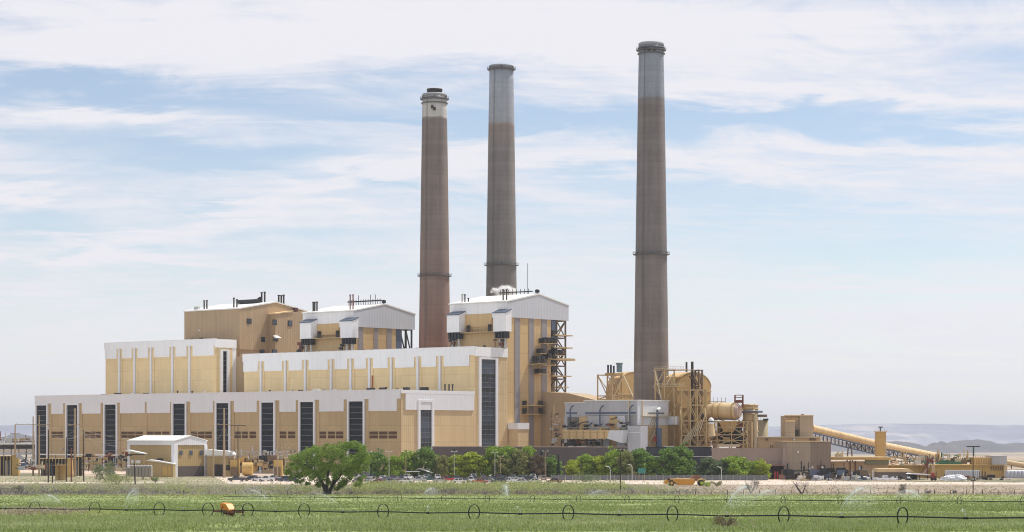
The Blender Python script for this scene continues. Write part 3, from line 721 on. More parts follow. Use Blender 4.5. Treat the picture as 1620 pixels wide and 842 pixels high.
def side_gear(t, ha, hb, walk_px, walk_py, posts):
    z0 = hopper(t, *ha); hopper(t, *hb)
    x0, x1 = ux(walk_px[0], VB-2), ux(walk_px[1], VB-2); z = pz(walk_py, (x0+x1)/2, VB-2)
    g = part('gallery', MB().box(x0, x1, VB-3.2, VB-.1, z-.35, z), m_steel, t)
    mb = MB(); n = 12
    for i in range(n+1): x = x0+(x1-x0)*i/n; mb.bar((x, VB-3.1, z), (x, VB-3.1, z+1.2), .09)
    for h in (.6, 1.2): mb.bar((x0, VB-3.1, z+h), (x1, VB-3.1, z+h), .08)
    part('railing', mb, m_steeld, g)
    for p in posts: x = ux(p, VB-1.5); part('motor', MB().box(x-.55, x+.55, VB-2, VB-.8, z+.01, z+3.3), m_dark, g)
    rr = random.Random(int(x0)); xa, xb = ux(ha[0], VB-2), ux(hb[1], VB-2)
    for k in range(9):
        x = rr.choice([xa, xb-7])+rr.uniform(-1, 7); zz_ = rr.uniform(57, 62); s = rr.uniform(.5, 1.4)
        part('pump', MB().box(x-s, x+s, VB-3.4, VB-2.2, zz_-s*.6, zz_+s*.6).tube((x, VB-2.8, 56), (x, VB-2.8, zz_), .2), m_dark if k % 3 else m_rust, t)
    zg = z-1.6
    part('gallery', MB().box(x1-.5, x1+7, VB-3.2, VB-.2, zg-2, zg-1.7), m_steel, t)
    part('light_strip', MB().box(x0+1, x1-1, VB-.25, VB-.05, z+6.1, z+6.35), m_steeld, t)
side_gear(b3, (708, 727.5, 499, 526), (781.5, 801, 495.5, 524.5), (727, 783), 525.5, (729, 740.5, 774.5))
side_gear(b2, (475.5, 493, 511, 536), (539.5, 558.5, 508.5, 534.5), (493, 540), 534.5, (492, 504.5, 533.5))
part('inset', MB().box(ux(729, VB), ux(779, VB), VB-.5, VB-.02, 66.3, 72.2), m_tanb, b3)
part('inset', MB().box(ux(496, VB), ux(537, VB), VB-.5, VB-.02, 65.3, 70.9), m_tanb, b2)
# roof gear
def rx(px, v): return ux(px, v)
def roofz(zE, zR, y0, d, y): m = d/2; return zE+(zR-zE)*max(0, 1-abs(y-(y0+m))/m)+.5
for px, h in ((731.5, 4), (735.5, 3.8), (741, 2)): rod(b3, ux(px, VB+3), VB+3, 76.5, 78+h, .45 if px < 733 else .3, m_polew if px < 733 else m_dkst)
for px in (796, 801.5): rod(b3, ux(px, VB+2), VB+2, 77, 83.0, .32)
ya = VB+d3*.5
rail = part('roof_conveyor', MB().box(ux(790, ya+2), ux(842, ya+2), ya+1.5, ya+2.4, 83.0, 83.45), m_dark, b3)
for k in range(8):
    x = ux(792+k*6.3, ya+2); part('post', MB().bar((x, ya+2, 81), (x, ya+2, 84.6), .18), m_dark, rail)
part('antenna', MB().bar((ux(834.5, ya), ya, 81), (ux(834.5, ya), ya, 81+15), .14), m_dkst, b3)
part('siren', MB().lathe([(.3, 81.3), (.3, 82.3), (1.0, 82.3), (1.1, 83.4), (.6, 83.8)], 10, (X3-.3, VB+d3/2)), m_dark, b3)
ya = VB+d2*.5
rail = part('roof_conveyor', MB().box(ux(551, ya), ux(603, ya), ya-.5, ya+.4, 82.3, 82.9), m_dark, b2)
for k in range(14):
    x = ux(552+k*3.8, ya); part('post', MB().bar((x, ya, 80.4), (x, ya, 83.6+(2 if k in (4, 9, 11) else 0)), .2), m_dark, rail)
for px in (495.5, 498, 501.5): rod(b2, ux(px, VB+3), VB+3, 76.5, 82.2, .38)
for px in (554, 558.5): rod(b2, ux(px, VB+2), VB+2, 76.5, 84.6, .3, m_rust)
part('siren', MB().lathe([(.3, 80.3), (.3, 81.2), (1.0, 81.2), (1.1, 82.4), (.6, 82.8)], 10, (X2-.3, VB+d2/2)), m_dark, b2)
ya = VB+d1*.42
part('roof_unit', MB().box(ux(377, ya), ux(408, ya), ya-1, ya+2, 84.8, 86.6), m_dark, b1)
for k in range(6): x = ux(378+k*5.5, ya); part('post', MB().bar((x, ya, 82.5), (x, ya, 85), .3), m_dark, b1)
for px, h in ((414, 6.8), (418.8, 7), (409, 4), (411.5, 4.4)): rod(b1, ux(px, ya+3), ya+3, 83.5, 83.5+h, .45)
for px, h in ((441, 6), (445, 5.8), (448.8, 6)): rod(b1, ux(px, VB+d1*.62), VB+d1*.62, 82.5, 83.0+h, .45)
for px, h in ((323, 6), (327.3, 6), (370, 6.5), (374.8, 5.6)): rod(b1, ux(px, VB+3), VB+3, 80, 80+h, .38)
part('roof_box', MB().box(ux(308, VB+3), ux(314, VB+3), VB+2.5, VB+4, 80.3, 83), m_polew, b1)
for k in range(8):
    x = ux(297+k*5.6, VB+1); part('pump', MB().box(x-.8, x+.8, VB-2.5, VB-1.4, 64.5, 65.2+(k % 3)*.7), m_dark if k % 2 else m_steel, b1)
part('wall_lamp', MB().box(ux(317, VB)-.5, ux(317, VB)+.5, VB-1, VB-.35, 70, 70.8), m_lampw, b1)
# ---- right boiler gable equipment and stair tower
def gpos(px): return vy(px, X3)
def gz3(py, px): return pz(py, X3, gpos(px))
rr = random.Random(21)
def platform(t, pxa, pxb, py, dep=3.2, units=0, x=X3, tall=3.0):
    a, b = vy(pxa, x), vy(pxb, x); z = pz(py, x, (a+b)/2)
    g = part('platform', MB().box(x+.25, x+dep, a, b, z-.3, z), m_steel, t)
    mb = MB(); n = max(2, int((b-a)/2))
    for i in range(n+1): y = a+(b-a)*i/n; mb.bar((x+dep, y, z), (x+dep, y, z+1.2), .1)
    for h in (.6, 1.2): mb.bar((x+dep, a, z+h), (x+dep, b, z+h), .09)
    part('railing', mb, m_steeld, g)
    for i in range(units):
        y0 = a+(b-a)*(i+.12)/units; y1 = a+(b-a)*(i+.82)/units; h = tall*rr.uniform(.8, 1.1)
        part('fan_unit', MB().box(x+.6, x+dep-.4, y0, y1, z+.01, z+h), m_dark, g)
        part('duct', MB().tube((x+dep-.4, (y0+y1)/2, z+h*.5), (x+dep+.1, (y0+y1)/2, z+h*.5), min(h, y1-y0)*.3, 10), m_dkst, g)
    return g
platform(b3, 850, 872, 543.5, 4, 4, tall=2.6)
platform(b3, 846, 856, 559.5, 3.5, 1, tall=2.6)
platform(b3, 834, 872, 577.5, 3, 0)
platform(b3, 840, 855, 575.5, 4, 2, tall=3.2)
platform(b3, 857, 872, 568, 4, 2, tall=2.6)
platform(b3, 843, 858, 591.5, 3.6, 1, tall=2.6)
platform(b3, 866, 882, 562, 4.5, 2, tall=2.8)
platform(b3, 825, 856, 641.5, 3, 0)
platform(b3, 825, 856, 655, 3, 0)
for px in (827, 852): y = gpos(px); part('motor', MB().box(X3+.4, X3+2, y-.6, y+.6, gz3(655, px), gz3(646, px)).box(X3+.4, X3+2, y-.6, y+.6, gz3(641, px), gz3(634, px)), m_dark, b3)
for px0, px1, py0, py1 in ((853, 861, 596, 641), ): pass
part('entry_block', MB().box(X3+.3, X3+6, vy(803.5, X3), vy(820, X3), 0, 22.3), m_tanend, b3)
part('entry_fascia', MB().box(X3+.2, X3+6.3, vy(803, X3)-.2, vy(820.5, X3), 19.6, 22.5), m_trim, b3)
# set-back dark wall behind the tower
part('recess_wall', MB().box(X3-l3, X3-6, VB+dw3, VB+d3-2, 0, 70.1), m_brn, b3)
ta, tb = gpos(873), gpos(881)
tp = part('stair_tower', MB().box(X3-3, X3-.2, ta, tb, pz(535, X3, ta), 70.0), m_blueg, b3)
for k in range(5):
    z = 46+k*4.2; part('louver_box', MB().box(X3-2, X3+.4, ta, tb-.4, z, z+2.6), m_dark, tp)
ya, yb = gpos(881), gpos(895); ym = (ya+yb)/2
zl = [6, 12, 17.5, 24, 30, 36.5, 43, 49, 55.5, 62, 70]
frame3d(tp, [X3-8, X3-.2], [ya, yb], zl, m_steeld, .55, True)
for k in range(len(zl)-1):
    z0, z1 = zl[k], zl[k+1]
    barobj('brace', (X3-.2, ya, z1), (X3-.2, yb, z0), .4, m_steeld, tp)
for py, p0, p1, th_ in ((530, 874, 902, .5), (549.5, 872, 902, .5), (567, 868, 906, 1.0), (594.5, 870, 900, .5), (612, 880, 896, .4)):
    a, b = gpos(p0), gpos(p1); z = pz(py, X3, ym)
    part('landing', MB().box(X3-5, X3+1.6, a, b, z-th_, z), m_steel, tp)
rr = random.Random(5)
for k in range(26):      # pipes and cable runs in the tower foot
    z = rr.uniform(8, 40); y = rr.uniform(ta, yb); L_ = rr.uniform(2, 7)
    p = (X3-rr.uniform(0, 5), y, z); q = (p[0]+rr.uniform(-1, 1), y+rr.choice([0, rr.uniform(-4, 4)]), z+rr.choice([L_, 0, L_*.5]))
    part('pipe', MB().tube(p, q, rr.uniform(.18, .55), 8), rr.choice([m_steel, m_steell, m_polew, m_steeld, m_dark]), tp)
part('conduit', MB().path([(X3-1, ta+1, 8), (X3-1, ta+1, 22), (X3-1, ta+2.5, 24), (X3-1, ta+2.5, 30)], 1.1, 10), m_polew, tp)
# tower on the middle boiler house
ya, yb = vy(628, X2), vy(654, X2)
tp = part('stair_tower', MB().box(X2-4, X2-.5, ya-2, ya+4, 34, 68.8), m_blueg, b2)
part('recess_wall', MB().box(X2-l2, X2-8, VB+dw2, VB+d2-8, 0, 68.8), m_brn, b2)
frame3d(tp, [X2-4, X2-.2], [vy(642, X2), vy(651.5, X2)], [34, 45, 56, 68.8], m_dkst, .6, True)
barobj('beam', (X2-.2, ya, 57.5), (X2-.2, vy(660, X2), 57.5), .6, m_dkst, tp)
g = part('platform', MB().box(X2+.3, X2+4, vy(605, X2), vy(636, X2), 50.5, 50.8), m_steel, b2)
for k in range(6):
    y = vy(606+k*5, X2); part('fan_unit', MB().box(X2+.6, X2+3.4, y, y+1.7, 50.81, 55.5), m_dark, g)
# ------------------------------------------------------------------ scrubber area (right of the boiler houses)
sx, sy = loc_of(1009, 885)
def sfx(px, v=None): return ux(px, sy if v is None else v)
def sey(px): return vy(px, sx)
def szf(py, px): return pz(py, sfx(px), sy)
def sze(py, px): return pz(py, sx, sey(px))
sc3 = pthing('scrubber_building', 'pale grey flat-roofed building in front of the tallest chimney', 'industrial building', sx, sy)
xL = sfx(926); ZS = szf(634, 1009); yB = sey(1055.6)
part('wall', MB().box(xL, sx, sy, yB, 0, ZS-.4), paint('dusty_wall', (.46, .43, .42), .2, .3), sc3)
part('siding', MB().box(xL, sx+.0, sy-.5, sy, szf(657, 1000), ZS), m_grey, sc3)
part('siding', MB().box(sx, sx+.6, sy-.5, yB, sze(673, 1030), ZS), m_greyl, sc3)
part('roof', MB().box(xL-.3, sx+1, sy-.9, yB+.5, ZS, ZS+.35), m_wroof, sc3)
part('end_wall', MB().box(sx, sx+.3, sy, yB, 0, sze(673, 1030)), m_tanb, sc3, label='tan lower end wall behind dark pipes')
part('window_band', MB().box(sfx(927), sfx(1007), sy-.62, sy-.5, szf(655, 960), szf(652.2, 960)), m_blueg, sc3)
part('window_band', MB().box(sx+.6, sx+.72, sey(1024), sey(1048), sze(655, 1035), sze(652.5, 1035)), m_blueg, sc3)
# lower block to the left
part('low_wall', MB().box(sfx(893), xL, sy+.5, yB, 0, ZS-6.5), paint('dusty_low_wall', (.22, .19, .16), .2, .3), sc3)
part('low_siding', MB().box(sfx(893), xL, sy+.4, yB, ZS-6.5, ZS-.7), m_grey, sc3)
part('low_roof', MB().box(sfx(893)-.3, xL, sy+.2, yB, ZS-.7, ZS-.4), m_wroof, sc3)
part('window_band', MB().box(sfx(895), sfx(912), sy+.35, sy+.5, szf(655, 900), szf(652.4, 900)), m_blueg, sc3)
for a, b, t_, mt in ((895, 900, 659, m_grey), (918.5, 931.5, 659, m_tanb), (931.5, 966, 658, m_grey), (966, 978, 658, m_tanb), (978, 991, 658, m_greyl)):
    part('wall_panel', MB().box(sfx(a), sfx(b)-.1, sy-.9, sy-.02, 5, szf(t_, 950)), mt, sc3)
# hoods, ducts at its foot
def vent_stack(px, py0, py1, d=2.2):
    x = sfx(px, sy-d); z0 = pz(py0, x, sy-d); z1 = pz(py1, x, sy-d)
    part('flue', MB().path([(x, sy-d, z0), (x, sy-d, z1), (x+1.0, sy-d, z1+1.6), (x+2.0, sy-d, z1+1.8)], .30, 10), m_blueg, sc3)
vent_stack(949, 675, 649); vent_stack(996, 675, 648.5)
vent_stack(902, 678, 649)
x = sx+2.2; y = vy(1040, sx+2.2)
part('flue', MB().path([(x, y, 10), (x, y, sze(649, 1040))], .45, 12), m_blueg, sc3)
part('flue_cap', MB().tube((x, y, sze(649, 1040)), (x, y+1.5, sze(646.5, 1040)), .6, 12), m_white, sc3)
part('pipe', MB().path([(x+.5, y-7, 13), (x+.5, y-2, 19), (x+.5, y-.5, 19)], .35, 8), m_steeld, sc3)
part('pipe', MB().tube((x+1, y-.5, 9), (x+1, y-.5, 20), 1.3, 12), m_blueg, sc3)
part('control_box', MB().box(x, x+.9, y-2.4, y-1.6, 14.5, 16.5), m_red, sc3)
z = sze(658, 1040)
cw = part('catwalk', MB().box(sx+.6, sx+2.4, sey(1012), sey(1054), z-.25, z), m_steell, sc3)
mb = MB()
for k in range(9):
    yy = sey(1012)+(sey(1054)-sey(1012))*k/8; mb.bar((sx+2.3, yy, z), (sx+2.3, yy, z+1.2), .1)
for h in (.6, 1.2): mb.bar((sx+2.3, sey(1012), z+h), (sx+2.3, sey(1054), z+h), .1)
part('railing', mb, m_steell, cw)
for k in range(4):
    yy = sey(1024)+k*1.3; barobj('brace', (sx+.8, yy, z-5), (sx+.8, yy+3, z-.5), .25, m_steell, sc3)
for px in (997, 1014): barobj('column', (sx+.8 if px > 1009 else sfx(px), sey(px) if px > 1009 else sy-.8, 0), (sx+.8 if px > 1009 else sfx(px), sey(px) if px > 1009 else sy-.8, ZS-.2), .45, m_steell, sc3)
part('blue_box', MB().box(sx+.7, sx+3, yB-1, yB+4, sze(672, 1055), sze(659, 1055)), m_blueg if False else m_greyl, sc3)
rr = random.Random(12)
for px in [893+k*3.1 for k in range(31) if k not in (3, 6, 7, 8, 12, 13, 14, 17, 18, 21, 25, 26)]:
    x = sfx(px, sy-2.5); z = pz(rr.uniform(662, 689) if px > 966 or px < 900 else rr.uniform(668, 679), x, sy-2.5); s = rr.uniform(.2, .8)
    part('valve', MB().box(x-s, x+s, sy-2.6-s, sy-2.2, z-s*.8, z+s*.8).tube((x+s, sy-2, z), (x+s+rr.uniform(1, 3), sy-2, z+rr.uniform(-1, 1.4)), .22, 7), rr.choice([m_dark, m_dkst, m_steel, m_rust, m_steel]), sc3)
# big ochre duct with tapering underside
dx0, dx1 = ux(894, sy-7), ux(966, sy-7)
def zz7(py, px): return pz(py, ux(px, sy-7), sy-7)
fd = pthing('flue_duct', 'long horizontal tan duct at the foot of the pale grey building', 'duct', (dx0+dx1)/2, sy-7)
part('trunk', MB().prism([(dx0, zz7(680, 900)), (dx0, zz7(695, 900)), (ux(966, sy-7), zz7(694, 960)), (dx1+1, zz7(681, 966))][::-1], sy-9, sy-4, 'y'), m_tanb, fd)
part('trunk', MB().prism([(dx1+1, zz7(681, 966)), (dx1, zz7(694, 960)), (ux(988, sy-7), zz7(701, 985)), (ux(992, sy-7), zz7(681, 990))], sy-9.2, sy-3.8, 'y'), m_greyl, fd)
for k in range(7): x = dx0+(dx1-dx0)*k/6.5; part('flange', MB().box(x, x+.3, sy-9.3, sy-8.9, zz7(695.5, 900), zz7(680, 900)+.1), m_steel, fd)
for k in range(6): x = dx0+2+(dx1-dx0)*k/5.6; part('column', MB().bar((x, sy-6.5, 0), (x, sy-6.5, zz7(695, 900)), .5), m_steeld, fd)
part('railing', MB().bar((dx0, sy-9, zz7(677, 900)), (dx1, sy-9, zz7(677, 960)), .12), m_steel, fd)
single('hopper_tank', MB().box(ux(992, sy-6), ux(1013, sy-6), sy-6, sy-1, 0, pz(674, ux(1000, sy-6), sy-6)), m_grey, 'plain grey square tank standing between the tan duct and the grey building end', 'tank', (0, 0, 0)) if False else None
ht = pthing('square_tank', 'plain grey square tank standing at the corner of the pale grey building', 'tank', ux(992, sy-6), sy-6)
part('shell', MB().box(ux(993, sy-6), ux(1013, sy-6), sy-6, sy-1.2, 0, pz(674, ux(1000, sy-6), sy-6)), m_grey, ht)
part('seam', MB().box(ux(993, sy-6), ux(1013, sy-6), sy-6.12, sy-6, 18, 18.2), m_trim, ht)
# ---- arched ducts beside the chimney
def arch_duct(label, pxl, pxr, Y, top_py, spr_py, length, extra=False, grp=None):
    x, y = loc_of(pxl, Y); W_ = vy(pxr, x)-y; zt = pz(top_py, x, y+W_/2); zs = pz(spr_py, x, y+W_/2)
    t = pthing('arched_duct', label, 'duct', x, y, grp)
    n = 20; prof = [(y, 0), (y+W_, 0), (y+W_, zs)]+[(y+W_/2+W_/2*math.cos(PI*i/n), zs+(zt-zs)*math.sin(PI*i/n)) for i in range(1, n)]+[(y, zs)]
    part('casing', MB().prism(prof, x-length, x, 'x'), m_ductbr, t)
    ring = MB()
    for i in range(n):
        a, b = PI*i/n, PI*(i+1)/n
        ring.bar((x-.2, y+W_/2+(W_/2+.1)*math.cos(a), zs+(zt-zs+.1)*math.sin(a)), (x-.2, y+W_/2+(W_/2+.1)*math.cos(b), zs+(zt-zs+.1)*math.sin(b)), .7, .3)
    part('rim', ring, m_steel, t)
    for k in range(1, 6):
        xx = x-length*k/6; rb = MB()
        for i in range(n//2, n):
            a, b = PI*i/n, PI*(i+1)/n
            rb.bar((xx, y+W_/2+(W_/2+.12)*math.cos(a), zs+(zt-zs+.12)*math.sin(a)), (xx, y+W_/2+(W_/2+.12)*math.cos(b), zs+(zt-zs+.12)*math.sin(b)), .3, .25)
        part('stiffener', rb, m_cream, t)
    part('crown', MB().prism([(y+W_/2+(W_/2+.16)*math.cos(PI*i/n), zs+.16+(zt-zs)*math.sin(PI*i/n)) for i in range(n//2-1, n-1)]+[(y+W_/2+(W_/2-.4)*math.cos(PI*i/n), zs+(zt-zs-.4)*math.sin(PI*i/n)) for i in range(n-2, n//2-2, -1)], x-length+.5, x-1.2, 'x'), m_cream, t)  # cream shell over the upper curve, its lit tone put into the colour
    for k in range(4):
        z = zs-2-k*7; part('band', MB().box(x, x+.3, y, y+W_, z, z+.5), m_steel, t)
    return t, x, y, W_, zt, zs
ad, ax_, ay_, aw_, azt, azs = arch_duct('round-topped ochre duct standing right of the tallest chimney', 1071, 1124.5, 905, 589.5, 612, 8)
ad2, bx_, by_, bw_, bzt, bzs = arch_duct('round-topped ochre duct half hidden left of the tallest chimney', 977, 1028, 985, 589, 618, 6.5)
part('fan_unit', MB().lathe([(1.3, bzt), (1.3, bzt+3.4), (1.6, bzt+3.5), (1.6, bzt+4.2)], 12, (bx_-4.5, by_+bw_*.3)), flat('teal_unit', (.16, .27, .36)), ad2)
# frames round the ducts
f1 = pthing('steel_frame', 'brown steel frame with cross bracing round the right arched duct', 'steel frame', ax_, ay_-3)
x2 = ax_+1.2; yf = [ay_-3.5, ay_+6.5, ay_+9.0, ay_+17]
zl = [8, 16, 23, 30, 37, azt+.7]
frame3d(f1, [x2+1.5, x2+5], yf[1:3], zl, m_steeld, .5)
frame3d(f1, [x2, x2+5], [yf[1], yf[3]], zl[:4], m_steel, .45)
xw = ux(1037, ay_-3.5)
frame3d(f1, [xw, (xw+x2)/2, x2], [ay_-3.5], zl[3:], m_steel, .45, True, faces='one')
barobj('brace', (xw, ay_-3.6, azt+.5), (x2-4, ay_-3.6, azs-14), .55, m_steell, f1); barobj('brace', (x2-4, ay_-3.6, azs-14), (x2+2, ay_-3.6, azs-7), .45, m_steel, f1)
barobj('brace', (xw+5, ay_-3.6, azs), (xw+10, ay_-3.6, azt), .4, m_steell, f1)
barobj('column', (x2, ay_-3.5, 0), (x2, ay_-3.5, zl[3]), .5, m_steel, f1)
pf = part('deck', MB().box(xw-1, x2+5, ay_-4.2, ay_-2.2, zl[4]-.3, zl[4]), m_steel, f1)
mb = MB()
for k in range(12): xx = xw+(x2+5-xw)*k/11; mb.bar((xx, ay_-4.1, zl[4]), (xx, ay_-4.1, zl[4]+1.3), .1).bar((xx, ay_-4.1, azt+.8), (xx, ay_-4.1, azt+2.1), .1)
for z in (zl[4]+.65, zl[4]+1.3, azt+1.4, azt+2.1): mb.bar((xw, ay_-4.1, z), (x2+5, ay_-4.1, z), .1)
part('railing', mb, m_steell, pf)
part('deck', MB().box(xw-1, x2+5, ay_-4.2, ay_+4, azt+.6, azt+.85), m_steel, f1)
part('riser', MB().tube((x2+2, ay_+6.2, 0), (x2+2, ay_+6.2, azt+4.3), .55, 10), m_dkst, f1)
part('riser', MB().tube((x2+2, ay_+2.2, azt), (x2+2, ay_+2.2, azt+4), .4, 10), m_dkst, f1)
for k in range(9):
    z = 9+k*3.6; part('stair', MB().bar((x2+2, yf[1] if k % 2 else yf[2], z), (x2+2, yf[2]+2 if k % 2 else yf[1]-2, z+3.4), .9, .3), m_steeld, f1)
for py in (593+0, 612, 640, 665, 690):
    pass
f2 = pthing('steel_frame', 'open steel frame with crossed rods left of the far arched duct', 'steel frame', bx_-7, by_-4)
xa, xb = ux(945.5, by_-4), ux(967, by_-4)
frame3d(f2, [xa, xb, bx_], [by_-4, by_+3], [24, 33, 34.5, bzt-1.5], m_steel, .4)
part('deck', MB().box(xb-3, bx_+1, by_-4.6, by_+3, bzt-1.4, bzt-.6), m_ductbr, f2)
for px in (962, 966.5, 971): x = ux(px, by_-4); part('post', MB().bar((x, by_-4, bzt-.6), (x, by_-4, bzt+3-.5*(px > 970)), .6), m_dark, f2)
part('truss', MB().bar((xb, by_-4.2, bzs-6), (xb+7, by_-4.2, bzt-2), .4).bar((xb+7, by_-4.2, bzt-2), (xb+14, by_-4.2, bzs-6), .4), m_steell, f2)
# roof slope running down behind the stair tower
x, y = loc_of(884, 1010)
lt = pthing('lean_to_roof', 'low brown sloping roof behind the stair tower', 'industrial building', x, y)
part('roof', MB().prism([(-22, 0), (26, 0), (26, pz(636, x+26, y)-0), (2, pz(623, x+2, y)), (-22, pz(617, x, y))], y, y+14, 'y') if False else MB().prism([(x-22, 0), (ux(953, y), 0), (ux(953, y), pz(636, ux(953, y), y)), (ux(900, y), pz(622.5, ux(900, y), y)), (x-22, pz(617, x, y))], y, y+14, 'y'), m_brn, lt)
# ---- horizontal duct, absorber tower, white dome, silo
Yh = 900
p0 = P(1112, 651, Yh+10); p1 = P(1166, 651, Yh+2); R = 13.5*mpp(Yh)
hd = thing('horizontal_duct', 'thick round cream duct running right from the arched duct', 'duct', (p0.x, p0.y, 0)); OFF[hd] = (p0.x, p0.y, 0)
part('shell', MB().tube(p0, p1, R, 28), m_cream, hd)
for f in (.05, .38, .55, .93): c = p0+(p1-p0)*f; d = (p1-p0).normalized()*.35; part('flange', MB().tube(c-d, c+d, R+.22, 28), m_steel, hd)
d = (p1-p0).normalized(); part('end_cap', MB().tube(p1, p1+d*1.2, R*.98, 28, R*.7), flat('pinkish_cap', (.42, .30, .24)), hd)
part('walkway', MB().box(p0.x+1, p0.x+9, p0.y-3, p0.y, p0.z+R+.4, p0.z+R+.6), m_steel, hd)
for k in range(6): part('post', MB().bar((p0.x+1+k*1.6, p0.y-3, p0.z+R), (p0.x+1+k*1.6, p0.y-3, p0.z+R+2.2), .14), m_steeld, hd)
rb = thing('lift_frame', 'small rusty red hoist frame standing on top of the cream duct', 'hoist', tuple(P(1169, 637.5, 903))); OFF[rb] = tuple(rb.location)
c = P(1169, 637.5, 903); s = mpp(903)
for dx_ in (-6.2, 6.2):
    for dy in (-1.3, 1.3): part('post', MB().bar((c.x+dx_*s, c.y+dy, c.z-2), (c.x+dx_*s, c.y+dy, c.z+12.5*s), .35), m_rust, rb)
part('box', MB().box(c.x-6*s, c.x+6*s, c.y-1.2, c.y+1.2, c.z, c.z+4.5*s), m_rust, rb)
for h in (8, 11.5): part('rail', MB().box(c.x-6.3*s, c.x+6.3*s, c.y-1.5, c.y-1.3, c.z+h*s, c.z+h*s+.3), m_rust, rb)
Yt = 908; s = mpp(Yt)
tw = thing('absorber_tower', 'round cream tower with ladders right of the thick horizontal duct', 'tower', (wx(1187, Yt), Yt, 0)); OFF[tw] = (wx(1187, Yt), Yt, 0)
cx, cy = wx(1187, Yt), Yt; r = 12.0*s; zt = wz(641, Yt)
part('shell', MB().lathe([(r, 0), (r, zt), (r*.5, zt+.4)], 32, (cx, cy)), m_cream, tw)
for py in (641.5, 647, 653, 665, 683): z = wz(py, Yt); part('ring', MB().lathe([(r+.02, z-.25), (r+.35, z-.2), (r+.35, z+.2), (r+.02, z+.25)], 32, (cx, cy), False), m_steel, tw)
part('platform', MB().lathe([(r, wz(653, Yt)), (r+2.0, wz(653, Yt)), (r+2.0, wz(650, Yt)), (r+1.8, wz(650, Yt)), (r+1.8, wz(652.6, Yt))], 24, (cx, cy), False), m_blueg, tw)
part('pipe', MB().tube((cx+r*.55, cy-r*.9-.6, 0), (cx+r*.55, cy-r*.9-.6, wz(655, Yt)), .9, 12), m_steell, tw)
part('pipe', MB().tube((cx+r*.05, cy-r-.6, 10), (cx+r*.05, cy-r-.6, wz(668, Yt)), .6, 12), m_cream, tw)
part('top_box', MB().box(cx-r*1.15, cx+r*.6, cy-r*.7, cy+2, zt-2.0, zt+.3), m_ductbr, tw)
part('bracket', MB().box(cx+r, cx+r+3.5, cy-2, cy, wz(660, Yt), wz(656, Yt)), m_steeld, tw)
f3 = thing('steel_frame', 'wide tan steel frame with many levels under the round cream duct', 'steel frame', (wx(1126, 898), 898, 0)); OFF[f3] = (wx(1126, 898), 898, 0)
xs = [wx(p, 898) for p in (1104, 1118, 1134, 1157, 1176, 1182)]
frame3d(f3, xs, [897, 906], [wz(p, 898) for p in (740, 704, 697, 688, 676, 667)], m_steel, .36)
rr = random.Random(4)
for k in range(58):
    x = rr.uniform(xs[0], xs[-1]); z = rr.uniform(12, 22); y = rr.uniform(899, 905); s_ = rr.uniform(.4, 1.7)
    if rr.random() < .5: part('pump', MB().box(x-s_, x+s_, y-.5, y+1, z-s_*.7, z+s_*.7), rr.choice([m_dark, m_dkst, m_rust, m_ductbr, m_dark]), f3)
    else: part('pipe', MB().tube((x, y, z), (x+rr.uniform(-4, 4), y, z+rr.choice([0, 5, -4])), rr.uniform(.2, .6), 8), rr.choice([m_steeld, m_steel, m_dark, m_steell, m_blueg]), f3)
part('duct', MB().box(xs[2]+1, xs[4], 903, 909, wz(704, 903), wz(668, 903)), m_dkst, f3)
part('duct', MB().prism([(xs[3]-5, wz(666, 899)), (xs[3]+3, wz(666, 899)), (xs[3]+1, wz(684, 899)), (xs[3]-3, wz(684, 899))], 899, 902, 'y'), m_ductbr, f3)
part('duct', MB().box(xs[2], xs[2]+9, 895, 900, wz(707, 897), wz(703, 897)), m_steell, f3)
z0 = wz(704, 900)
f4 = thing('steel_frame', 'dense braced steelwork standing right of the riser under the right arched duct', 'steel frame', (wx(1095, 893), 893, 0)); OFF[f4] = (wx(1095, 893), 893, 0)
frame3d(f4, [wx(p, 893) for p in (1078, 1092, 1103, 1117)], [892, 900], [wz(p, 893) for p in (740, 706, 689, 666, 641, 617)], m_steel, .42)
for k in range(8): barobj('brace', (wx(1078+k*4, 892), 891.6, wz(706-k*3, 892)), (wx(1086+k*4, 892), 891.6, wz(688-k*4, 892)), .3, m_steell, f4)
wd = thing('dome_tank', 'small white domed tank on a tan cone beside the cream duct', 'tank', (wx(1125, 894), 894, 0)); OFF[wd] = (wx(1125, 894), 894, 0)
cx, cy, s = wx(1125, 894), 894, mpp(894)
part('dome', MB().lathe([(4.6*s, wz(671, cy)), (4.9*s, wz(667, cy)), (4.4*s, wz(664, cy)), (2.8*s, wz(661.6, cy)), (.3*s, wz(660.6, cy))], 20, (cx, cy)), m_white, wd)
part('band', MB().lathe([(5.0*s, wz(667.6, cy)), (5.0*s, wz(666.2, cy))], 20, (cx, cy), False), m_dark, wd)
part('cone', MB().lathe([(7*s, wz(690, cy)), (4.4*s, wz(671, cy))], 16, (cx, cy)), m_cream, wd)
si = thing('silo', 'plain olive-tan silo standing behind the round cream tower', 'silo', (wx(1207, 960), 960, 0)); OFF[si] = (wx(1207, 960), 960, 0)
cx, cy, s = wx(1206.5, 960), 960, mpp(960)
part('shell', MB().lathe([(8.7*s, 0), (8.7*s, wz(665, cy)), (.5, wz(664, cy))], 28, (cx, cy)), paint('olive_tan', (.34, .28, .16), .08, .12), si)
part('vent', MB().box(cx, cx+2.2, cy-3, cy-1, wz(665, cy), wz(662.6, cy)), m_dark, si)
mb = MB()
for k in range(7): a = -PI*k/6; mb.bar((cx+8.5*s*math.cos(a), cy+8.5*s*math.sin(a), wz(665, cy)), (cx+8.5*s*math.cos(a), cy+8.5*s*math.sin(a), wz(660.5, cy)), .1)
part('railing', mb, m_polew, si)
